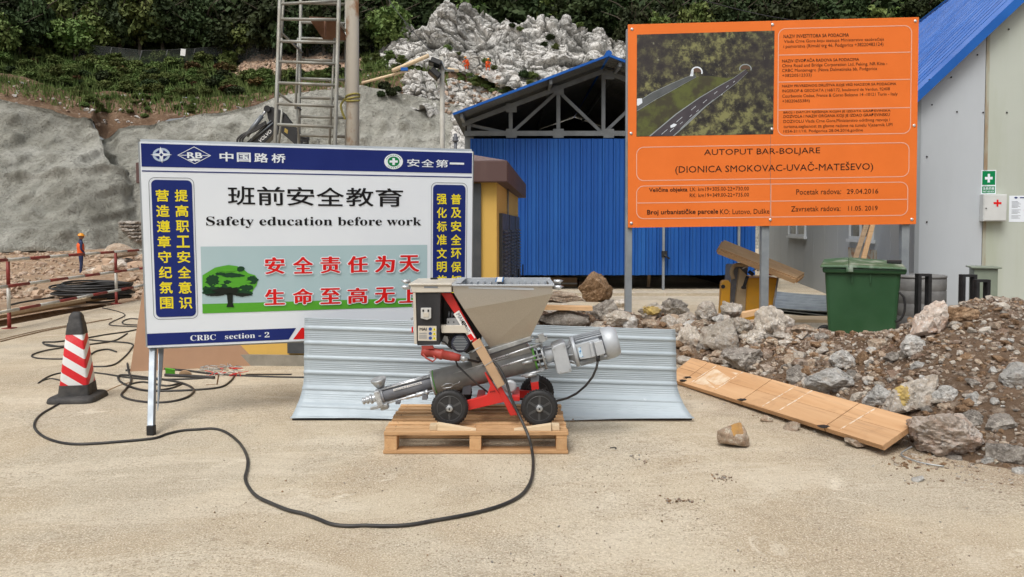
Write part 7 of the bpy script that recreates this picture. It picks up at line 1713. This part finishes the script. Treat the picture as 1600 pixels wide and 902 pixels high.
BV_M = BVHTree.FromPolygons([Vector(p) for p in b.v], b.f)
def onm(px, py):
    h = BV_M.ray_cast(EYEV, ray(px, py).normalized())[0]
    return h if h is not None else G(px, py)
rs = np.random.RandomState(12); L = []
for i in range(12500):
    if rs.rand() < .78: x, y = rs.uniform(2.0, 6.5), rs.uniform(4.4, 8.4)
    else: x, y = rs.uniform(.2, 4.2), rs.uniform(6.5, 10)
    z = mz(x, y)
    if z < .0: continue
    r_ = .008+.018*rs.rand()**2 if rs.rand() < .93 else rs.uniform(.026, .048)
    L.append((Vector((x, y, z+r_*.3)), r_*(1 if x/y > .44 else 1.35)))
stones('gravel_stones', L, [M['peb'], M['rw'], M['rb'], M['rt'], M['peb']], 'loose gravel and small broken stones over the heap', 'gravel', seed=13)
L = []
for i in range(1300):                       # crumbs spilled on the concrete in front of the heap
    px = rs.uniform(1060, 1640); f_ = np.interp(px, UP, FPY); p = G(px, f_+abs(rs.normal())*26-6, 0)
    L.append((p+Vector((0, 0, .001)), .0025+.011*rs.rand()**4))
stones('spilled_grit', L, [M['peb'], M['rw'], M['rt']], 'small crumbs of stone spilled on the concrete before the heap', 'grit', seed=14)
L = []
for i in range(420):
    px, py = rs.uniform(-40, 1640), 600+rs.rand()*310
    if 440 < px < 1090 and py < 715: continue
    L.append((G(px, py)+Vector((0, 0, .001)), .0015+.0055*rs.rand()**4))
L2 = []
for i in range(9000):
    X_, Y_ = rs.uniform(-3.2, 3.2), 2.6+2.6*rs.rand()
    if abs(X_+.24) < .62 and Y_ > 4.9: continue
    L2.append((Vector((X_, Y_, .0005)), .0012+.0026*rs.rand()**2))
M['sandgrain'] = pm('sand_coloured_grain', (.48, .41, .30), (.36, .29, .20), 40, .9); M['palegrain'] = pm('pale_grain', (.74, .69, .58), None, rough=.9)
stones('fine_grit', L2, [M['sandgrain'], M['palegrain'], M['sandgrain'], M['peb']], 'fine loose grit over the near concrete', 'grit', sub=1, seed=18)
for cx, cy, n in ((1125, 748, 22), (1055, 783, 22), (993, 716, 5), (1085, 785, 8), (1010, 722, 4), (1130, 745, 10), (20, 740, 5), (1435, 752, 16)):
    for k in range(n): L.append((G(cx+rs.normal()*11, cy+rs.normal()*3.5)+Vector((0, 0, .002)), rs.uniform(.003, .009)))
stones('grit', L, [M['peb'], M['rb'], M['rg']], 'scattered dark grit on the pale concrete yard', 'grit', seed=15)
L = []
for i in range(60): L.append((G(1433+rs.normal()*24, 722+rs.normal()*7)+Vector((0, 0, .003)), rs.uniform(.004, .018)))
stones('spilled_soil', L, [M['rb'], M['rt']], 'reddish soil crumbs by the end of the tilted plank', 'grit', seed=16)

# individual rocks, read off the photograph
RK = [ # px, py, w, h, material, label
 (932, 455, 50, 40, 'rb', 'large rusty brown boulder perched on the heap behind the pump hopper'), (968, 475, 24, 13, 'rw', 'small flat white slab just right of the rusty brown boulder'), (943, 485, 36, 30, 'rg', 'dark grey rock under the rusty brown boulder'),
 (1017, 487, 37, 25, 'rw', 'rounded rock with a yellow painted patch beside the orange board post'), (1055, 481, 42, 27, 'rg', 'angular dark grey block right of the yellow patched rock'), (1074, 496, 28, 14, 'rw', 'narrow pale slab leaning under the dark grey block'),
 (1104, 491, 32, 32, 'rw', 'upright pale slab at the middle of the heap'), (1096, 508, 31, 17, 'rt', 'flat tan stone below the upright pale slab'), (1047, 502, 25, 19, 'rw', 'round pale stone above the corner of the galvanised sheet'),
 (1019, 507, 30, 13, 'rt', 'low tan stone behind the top edge of the galvanised sheet'), (970, 500, 52, 24, 'rw', 'wide low pale rock behind the motor'), (1075, 529, 34, 38, 'rw', 'large pale rock directly right of the galvanised sheet end'),
 (1101, 529, 18, 28, 'rw', 'narrow standing pale stone beside the large pale rock'), (1128, 526, 52, 50, 'rw', 'big tan slab leaning in the middle of the heap'), (1160, 511, 36, 27, 'rw', 'pale split slab right of the big tan slab'), (1143, 487, 30, 26, 'rw', 'pale pointed rock below the left foot of the yellow machine'),
 (1182, 527, 33, 22, 'rw', 'oblong pale stone below the right split slab'), (1203, 507, 40, 48, 'rw', 'tall pale pinkish rock at the foot of the middle orange board post'), (1163, 567, 62, 36, 'rg', 'large dark grey block just above the tilted plank'),
 (1226, 506, 26, 22, 'rw', 'pale stone between the tall pinkish rock and the green bin'), (1255, 516, 36, 15, 'rt', 'flat pinkish stone left of the green bin foot'), (1286, 528, 23, 12, 'rg', 'dark oval stone in front of the green bin wheel'),
 (1318, 563, 47, 31, 'rl', 'pale grey and white rock in front of the green bin'), (1348, 562, 20, 27, 'rb', 'brown stone touching the pale grey rock in front of the bin'), (1373, 539, 27, 18, 'rt', 'tan stone below the right side of the green bin'),
 (1428, 541, 42, 33, 'rl', 'angular light grey rock on the slope below the big boulder'), (1452, 500, 58, 56, 'rp', 'big tan and grey boulder on the mound before the round barrel'), (1498, 495, 46, 28, 'rb', 'dark brown clod beside the big tan boulder on the mound'),
 (1590, 588, 56, 40, 'rl', 'flat grey slab sticking out of the gravel at the right edge'), (1248, 587, 36, 26, 'rg', 'grey flat faced stone above the middle of the tilted plank'), (1297, 600, 72, 38, 'rl', 'wide white and grey rock above the right half of the plank'),
 (1373, 622, 46, 36, 'rl', 'whitish rock left of the yellow streaked boulder'), (1421, 618, 72, 64, 'rw', 'boulder with a yellow painted streak above the plank end'), (1479, 617, 44, 26, 'rl', 'grey layered stone right of the yellow streaked boulder'),
 (1481, 682, 116, 76, 'rp', 'largest boulder, pinkish with white rim, at the heap front right of the plank'), (1479, 638, 28, 16, 'rt', 'small tan stone on top of the largest boulder'), (1525, 625, 32, 24, 'rl', 'pale pointed stone in the gravel above the largest boulder'),
 (1574, 712, 60, 36, 'rg', 'grey rock at the lower right edge of the heap'), (1547, 721, 32, 16, 'rl', 'small light stone at the front foot right of the largest boulder'), (1492, 720, 21, 16, 'rg', 'small grey stone in front of the largest boulder'),
 (1520, 726, 18, 14, 'rb', 'small rusty stone in front of the largest boulder'), (1573, 733, 17, 15, 'rb', 'small brown stone at the very front right of the heap'), (1593, 736, 20, 13, 'rl', 'small pale stone in the lower right corner of the heap'), (1439, 712, 12, 9, 'rw', 'tiny pale stone between plank end and largest boulder'),
 (1524, 655, 40, 26, 'rg', 'grey stone right of the top of the largest boulder'), (1561, 664, 50, 30, 'rg', 'smooth dark grey stone near the right edge'), (1396, 560, 30, 20, 'rg', 'dark stone left of the light grey angular rock'),
 (1362, 548, 26, 12, 'rl', 'small light flat stone in front of the bin'), (1510, 560, 22, 14, 'rb', 'orange brown stone alone in the gravel of the mound'), (1436, 572, 28, 14, 'rl', 'pale flat stone under the angular light grey rock'), (1334, 587, 24, 18, 'rg', 'grey stone right of the pale grey rock in front of the bin'),
 (1237, 668, 22, 15, 'rt', 'small tan stone under the lower edge of the tilted plank'), (1196, 655, 18, 12, 'rt', 'small stone under the left part of the plank'), (895, 658, 8, 7, 'rb', 'tiny brown stone by the pallet corner'), (1433, 749, 18, 11, 'rl', 'small pale stone alone on the concrete below the plank end')]
MARK = {3: ('yellow_mark',), 32: ('yellow_mark',)}
for i, (px, py, w_, h_, mt, lab) in enumerate(RK):
    flat = i in (54, 55) or py > 735
    p = onm(px, py+h_*.42) if not flat else G(px, py+h_*.4); Y = p.y+(.06 if not flat else .02); k = Y/1200*(1.12 if px < 1300 else 1.0)
    c = W(px, py, Y); sy = min(w_, h_*1.5)*k*.9
    o = rock_ob('boulder' if w_ > 30 else 'stone', 1000+i*3, (w_*k*1.06, sy, h_*k*1.12), (c.x, Y, c.z), M[mt], lab, 'boulder' if w_ > 30 else 'stone', sub=5 if w_ > 90 else 4 if w_ > 28 else 3, tilt=0, planes=17, rough=.15)
for o in bpy.data.objects:
    if o.get('label') == RK[0][5]: o.rotation_euler = (.25, .75, .4)
def paint(rock_i, mat, du, dv, r_, px, py):
    """a daub of paint that follows the stone"""
    o = [x for x in bpy.data.objects if x.get('label') == RK[rock_i][5]][0]; me = o.data; me.materials.append(M[mat])
    k = o.location.y/1200; lim = r_*k
    for f in me.polygons:
        c = o.location+f.center; dx, dz = (c.x-W(px, py, o.location.y).x)/(du*k), (c.z-W(px, py, o.location.y).z)/(dv*k)
        if dx*dx+dz*dz < 1+.5*mn.noise(c*25) and f.normal.y < .3: f.material_index = 1
paint(3, 'yellow_mark', 14, 7, 1, 1016, 484); paint(32, 'yellow_mark', 6, 17, 1, 1402, 610)
o = rock_ob('boulder', 1782, (.215, .17, .165), tuple(G(1151, 702)+Vector((0, .09, .068))), M['rt'], 'lone brown and grey stone with an orange patch on the open concrete', 'stone', sub=4, planes=11); 
me = o.data; me.materials.append(M['ochre'])
for f in me.polygons:
    if f.center.z > .02 and -.02 < f.center.x < .06 and f.normal.y < .5: f.material_index = 1
rk = random.Random(44); pal_ = ['rw', 'rt', 'rl', 'rg', 'rb', 'rt', 'rw']
for i in range(240):
    if i < 130: px = rk.uniform(880, 1290); py = np.interp(px, UP, RPY)+rk.uniform(-2, 78)
    else: px = rk.uniform(1290, 1610); py = np.interp(px, UP, RPY)+rk.uniform(12, 190)
    py = min(py, np.interp(px, UP, FPY)-3); 
    if 1075 < px and py > np.interp(px, [1082, 1438, 1600], [560, 655, 2000]): continue
    p = onm(px, py); w_ = (9+17*rk.random()**1.7)*(1 if px < 1290 else .75); k = p.y/1200
    rock_ob('stone', 2000+i, (w_*k, w_*k*.9, w_*k*rk.uniform(.5, .85)), (p.x, p.y, p.z+w_*k*.18), M[rk.choice(pal_)], 'medium broken stone half sunk in the left part of the heap' if px < 1290 else 'medium broken stone half sunk in the gravel of the right mound', 'stone',
            'stones of the left heap' if px < 1290 else 'stones of the right mound', sub=2, rz=rk.uniform(0, 6), tilt=rk.uniform(-.3, .3))
# broken concrete kerb and board at the left end of the heap
b = MB(); p = W(885, 480, 9.0); b.box((W(886, 481, 8.9).x, 8.9, W(886, 481, 8.9).z), (.58, .14, .05), rot('Y', .02)); tag(b.build('timber', M['wood_panel'], bevel=.003), 'short yellow timber lying on the heap just right of the hopper', 'timber')
o = rock_ob('concrete_lump', 4001, (.62, .35, .24), (W(880, 500, 8.9).x, 8.95, W(880, 500, 8.9).z), M['rg'], 'dark broken edge of a concrete slab under the short timber', 'rubble', sub=4, planes=14)
o = rock_ob('concrete_lump', 4002, (.55, .4, .16), (W(878, 463, 10.0).x, 10.0, W(878, 464, 10.0).z), M['rt'], 'low dirt and concrete lump above the short timber', 'rubble', sub=4, planes=14)

# ---------------------------------------------------------------- tilted formwork panel
Q1, Q2 = G(1080, 559, .20), G(1438, 655.5, .18); Q3, Q4 = G(1380, 696.5, .08), G(1040, 590, .035)
fp_ = thing('formwork_panel', 'long worn orange brown formwork panel lying tilted along the heap', 'formwork panel', tuple((Q1+Q3)/2))
nrm_ = (Q2-Q1).cross(Q4-Q1).normalized(); nrm_ = nrm_ if nrm_.z > 0 else -nrm_
cuts = [0, .105, .44, .80, 1.0]; dl = (Q2-Q1); FR = Matrix.Rotation(math.atan2((Q3-Q4).y, (Q3-Q4).x), 3, 'Z')
M['fw'] = m_wood('worn_formwork_ply', (.50, .28, .135), (.64, .41, .23), (.27, .15, .08), axis=1, gscale=.35, rz=math.atan2((Q3-Q4).y, (Q3-Q4).x)+R(90), var=.12); M['fwpale'] = pm('scuffed_pale_ply', (.74, .66, .54), (.58, .37, .20), 22, .8, lo=.44, hi=.58); M['fwscuf'] = pm('smeared_plaster_ply', (.70, .58, .43), (.58, .36, .19), 9, .8, lo=.40, hi=.62)
for k in range(4):
    for j in range(2):
        s0, s1 = cuts[k]+.0018, cuts[k+1]-.0018; v0, v1 = (0, .497) if j == 0 else (.503, 1)
        def qp(u, v): return Q1.lerp(Q2, u).lerp(Q4.lerp(Q3, u), v)
        c = [qp(s0, v0), qp(s1, v0), qp(s1, v1), qp(s0, v1)]; b = MB(); b.hexa([p-nrm_*.040 for p in c], c); b.build('board', M['fw'], fp_, bevel=.002)
for u in (.30, .55, .62, .86, .16):
    b = MB(); c = [qp(u, .02), qp(u+.004, .02), qp(u+.004-.012, .97), qp(u-.012, .97)]; b.hexa([p-nrm_*.002 for p in c], [p+nrm_*.0045 for p in c]); b.build('plaster_line', M['fwpale'], fp_)
b = MB(); c = [qp(.17, .2), qp(.29, .1), qp(.285, .85), qp(.16, .9)]; b.hexa([p-nrm_*.003 for p in c], [p+nrm_*.003 for p in c]); b.build('plaster_smear', M['fwscuf'], fp_)
for u, v in ((.105, .75), (.44, .93), (.80, .97), (.105, .9)):
    b = MB(); V_, F_ = rock_verts(int(u*100+v*10), 3, 9, .5); c = qp(u, v); b.add((V_*np.array([.055, .04, .008])+np.array(tuple(c))).tolist(), F_, 0, True); b.build('tar_blotch', M['dark'], fp_)
for i, (u, v, s_) in enumerate(((.9, .9, .16), (.95, .3, .2), (.55, .75, .14), (.2, .5, .22), (.75, .2, .24))):
    c = qp(u, v); rock_ob('stone', 4100+i, (s_, s_, max(.05, c.z-.03)), (c.x, c.y, (c.z-.03)/2), M['rt'], 'stone wedged underneath the tilted formwork panel', 'stone', 'stones under the formwork panel', sub=2)
b = MB(); b.tube(smooth([G(1412, 705, .03), G(1425, 698, .05), G(1408, 710, .02), G(1435, 722, .01), G(1475, 729, .01)], 5), .005, 5); tag(b.build('steel_strap', M['zinc']), 'bright steel strap curling on the ground by the plank end', 'strap')
b = MB(); c = G(953, 700); b.tube([c, c+Vector((.035, .0, .004)), c+Vector((.04, -.02, .004)), c+Vector((.03, -.035, .003))], .0035, 5); tag(b.build('wire_hook', M['cable']), 'tiny curled black wire on the concrete right of the pallet', 'wire')

# ---------------------------------------------------------------- green wheeled bin
M['bin'] = pm('dark_green_plastic', (.022, .078, .030), (.032, .098, .042), 2.5, .42, 0, .15, 8, .01); M['bintop'] = pm('sun_bleached_bin_lid', (.34, .39, .33), (.055, .12, .06), 3.0, .6, lo=.36, hi=.52)
BY = 9.25
def bpx(px, py, Y=BY): return W(px, py, Y)
bn = thing('wheeled_bin', 'dark green wheeled rubbish bin with pale lid behind the heap', 'bin', (bpx(1353, 500).x, BY+.3, 0))
BA = R(23.5); bu, bv = Vector((math.cos(BA), -math.sin(BA), 0)), Vector((math.sin(BA), math.cos(BA), 0)); BO = bpx(1298, 425); BO = Vector((BO.x, BY+.18, 0)); bnn = -bv
def bq(px): h = HIT(px, 425, BO, bv); return (h-BO).dot(bu)
def bp(u, v, z): return BO+bu*u+bv*v+Vector((0, 0, z))
wB = bq(1408.5); zt_ = 1.47-(424-355)/1200*BY
def bbox_(b, u0, u1, v0, v1, z0, z1, mi=0, tu=0.0, tv=0.0): b.hexa([bp(u0+tu, v0+tv, z0), bp(u1-tu, v0+tv, z0), bp(u1-tu, v1-tv*.4, z0), bp(u0+tu, v1-tv*.4, z0)], [bp(u0, v0, z1), bp(u1, v0, z1), bp(u1, v1, z1), bp(u0, v1, z1)], mi)
b = MB(); bbox_(b, 0, wB, 0, .62, .03, zt_, tu=.055, tv=.08); b.build('body', M['bin'], bn, bevel=.04)
b = MB(); bbox_(b, -.03, wB+.06, -.045, .66, zt_-.03, zt_+.035, tu=.012, tv=.012); b.build('rim', M['bin'], bn, bevel=.018)
b = MB(); um = wB*.32
b.hexa([bp(-.055, -.07, zt_+.038), bp(um, -.07, zt_+.040), bp(um, .66, zt_+.10), bp(-.03, .66, zt_+.085)], [bp(-.045, -.06, zt_+.066), bp(um, -.06, zt_+.075), bp(um, .66, zt_+.145), bp(-.03, .66, zt_+.115)])
b.hexa([bp(um, -.07, zt_+.040), bp(wB+.055, -.07, zt_+.030), bp(wB+.03, .66, zt_+.075), bp(um, .66, zt_+.10)], [bp(um, -.06, zt_+.075), bp(wB+.045, -.06, zt_+.055), bp(wB+.03, .66, zt_+.10), bp(um, .66, zt_+.145)]); b.build('lid', M['bintop'], bn, bevel=.012)
b = MB(); bbox_(b, um-.03, um+.05, -.085, -.07, zt_-.01, zt_+.045); b.build('lid_rib', M['bintop'], bn, bevel=.006)
b = MB(); bbox_(b, wB-.14, wB+.02, .3, .42, zt_+.09, zt_+.125); b.build('lid_hinge', M['dark'], bn, bevel=.005)
b = MB(); b.tube(smooth([bp(wB-.03, .05, zt_-.24), bp(wB+.03, .04, zt_-.30), bp(wB+.045, .04, zt_-.44), bp(wB+.01, .05, zt_-.56), bp(wB-.05, .06, zt_-.60)], 5), .013, 8); b.build('handle', M['dark'], bn)
for v_ in (.08, .56): b = MB(); c_ = bp(.0, v_, .10); b.lathe(c_, bv, [(-.03, .07), (-.028, .10), (.028, .10), (.03, .07)], 24); b.build('wheel', M['dark'], bn)
for q_ in (.36, .60): b = MB(); bbox_(b, wB*q_, wB*q_+.012, -.012, .02, zt_-.14, zt_-.035); b.build('rib', M['bin'], bn)

# ---------------------------------------------------------------- yellow site machine under a shuttering panel
M['machy'] = pm('worn_yellow_machine_paint', (.62, .30, .015), (.52, .27, .03), 5, .42); M['machdust'] = pm('dusty_faded_yellow', (.42, .33, .21), (.34, .26, .16), 5, .8)
YM2 = 10.9
def mp2(px, py, Y=YM2): return W(px, py, Y)
mc = thing('site_compressor', 'yellow petrol site machine with a dusty side and a small front arm behind the heap', 'machine', (mp2(1180, 500).x, YM2+.3, 0))
def mpr(name, pts, y0, y1, m, bevel=.01): b = MB(); b.prism_px(pts, y0, y1); return b.build(name, M[m], mc, bevel=bevel)
mpr('tank', [(1167, 434), (1216, 434), (1206, 520), (1162, 520)], YM2, YM2+.55, 'machy', .02)
mpr('side_guard', [(1156, 419), (1168, 431), (1162.5, 520), (1144, 520)], YM2-.02, YM2+.5, 'machdust', .01)
mpr('arm', [(1128, 441), (1131, 438), (1139, 438), (1142, 443), (1140, 500), (1125, 500)], YM2-.1, YM2+.02, 'machy', .015)
b = MB(); b.lathe(mp2(1130, 448, YM2-.11), (0, 1, 0), [(0, .028), (.02, .028)], 14); b.build('arm_pivot', M['dark'], mc)
mpr('engine', [(1144, 414), (1170, 414), (1168, 432), (1158, 440), (1150, 500), (1141, 460)], YM2+.05, YM2+.4, 'stator', .02)
b = MB(); b.tube(smooth([mp2(1146, 436), mp2(1143, 425), mp2(1148, 415), mp2(1162, 414), mp2(1172, 413), mp2(1173, 407)], 4), .028, 8); b.build('exhaust', M['machdust'], mc)
b = MB(); b.tube(smooth([mp2(1160, 420, 10.85), mp2(1172, 416, 10.85), mp2(1186, 422, 10.85), mp2(1190, 416, 10.85), mp2(1176, 424, 10.85)], 4), .009, 6); b.tube([mp2(1184, 413, 10.85), mp2(1184, 424, 10.85)], .012, 6); b.build('throttle_linkage', M['chrome'], mc)
b = MB(); b.cyl(mp2(1170, 424, 10.83), mp2(1177, 430, 10.8), .026, n=12); b.cyl(mp2(1168, 432, 10.83), mp2(1162, 450, 10.8), .022, n=10); b.cyl(mp2(1159, 449, 10.79), mp2(1165, 450, 10.79), .022, n=10); b.build('control_grip', M['dark'], mc)
b = MB(); b.lathe(mp2(1202, 430, 11.1), (0, 0, 1), [(0, .1), (.03, .09), (.05, .05)], 20); b.build('fuel_cap', M['red'], mc)
b = MB(); b.tube([mp2(1216, 433, 10.85), mp2(1206, 492, 10.8)], .013, 6); b.build('push_bar', M['dkalu'], mc)
b = MB(); b.lathe(mp2(1219, 425, 10.8), (1, 0, -.3), [(0, .03), (.10, .028)], 10); b.build('grip', M['dark'], mc)
sp = thing('shuttering_panel', 'framed timber shuttering panel balanced on top of the yellow machine', 'panel', tuple(mp2(1190, 410)))
a1, a2 = mp2(1131, 377, 11.0), mp2(1256, 428, 11.0); a4, a3 = mp2(1123.5, 390, 10.6), mp2(1244, 436.5, 10.6); nn_ = (a2-a1).cross(a4-a1).normalized(); nn_ = nn_ if nn_.z > 0 else -nn_
b = MB(); b.hexa([a1, a2, a3, a4], [p+nn_*.02 for p in (a1, a2, a3, a4)]); b.build('board', M['wood_panel'], sp)
def rib(p, q, w_=.05):
    b = MB(); d = (q-p).normalized(); s_ = nn_.cross(d)*w_/2; b.hexa([p-s_-nn_*.06, p+s_-nn_*.06, p+s_-nn_*.001, p-s_-nn_*.001], [q-s_-nn_*.06, q+s_-nn_*.06, q+s_-nn_*.001, q-s_-nn_*.001]); b.build('batten', M['wood_panel'], sp)
rib(a4, a3); rib(a1, a2); rib(a1.lerp(a4, .12), a4.lerp(a1, .12)); rib(a2.lerp(a3, .12), a3.lerp(a2, .12)); rib(a1.lerp(a2, .78).lerp(a4.lerp(a3, .78), .1), a1.lerp(a2, .78).lerp(a4.lerp(a3, .78), .9))
b = MB(); b.box(mp2(1176, 489, 10.2), (.38, .12, .07), rot('Y', R(-9)) @ rot('Z', .2)); tag(b.build('timber', M['wood_panel'], bevel=.003), 'reddish timber offcut lying under the yellow machine', 'timber')
# two leaning timbers by the second window
for i, (x0, y0, x1, y1, mt, lab) in enumerate([(1334, 412, 1356, 345, 'wood_old', 'darker of two timbers leaning on the side wall behind the bin'), (1347, 412, 1365, 345, 'wood_panel', 'paler of two timbers leaning on the side wall behind the bin')]):
    Y = 12.4; p, q = W(x0, y0, Y), W(x1, y1, Y+.25); d = (q-p); p = p-d*(p.z/d.z); b = MB(); s_ = Vector((.035, 0, 0)); t_ = Vector((0, .025, 0)); q = q+d*.1; b.hexa([p-s_-t_, p+s_-t_, p+s_+t_, p-s_+t_], [q-s_-t_, q+s_-t_, q+s_+t_, q-s_+t_]); tag(b.build('leaning_timber', M[mt], bevel=.003), lab, 'timber')
# stack of corrugated sheets on the ground by the side wall
M['corr'] = pm('dull_corrugated_zinc', (.36, .40, .42), (.25, .28, .30), 3, .4, .5); 
c0_, c1_, c2_, c3_ = G(1212, 458, .12), G(1312, 470, .12), G(1320, 492, .10), G(1205, 480, .10)
t = thing('corrugated_sheets', 'stack of loose corrugated zinc sheets on the ground by the pale side wall', 'metal sheets', tuple((c0_+c2_)/2))
for k in range(3):
    P = np.zeros((41, 12, 3)); sh = k*.05; c0_, c1_ = c0_+Vector((0, 0, .02)), c1_+Vector((0, 0, .02))
    for i in range(41):
        v = i/40
        for j in range(12):
            u = j/11; p = c0_.lerp(c3_, v).lerp(c1_.lerp(c2_, v), u); P[i, j] = (p.x+sh, p.y-sh*.5, p.z-.04*k+.030*math.sin(v*2*math.pi*6)+.05*u*u*(k == 0))
    b = MB(); b.grid(P); o = b.build('sheet', M['corr'] if k < 2 else M['dark'], t); m_ = o.modifiers.new('t', 'SOLIDIFY'); m_.thickness = .003
b = MB(); b.box(tuple(G(1265, 503)+Vector((0, .1, .03))), (1.5, .5, .05), rot('Z', -.1)); tag(b.build('pallet_board', M['wood_pale'], bevel=.004), 'pale flat board lying below the corrugated sheets left of the bin', 'board')
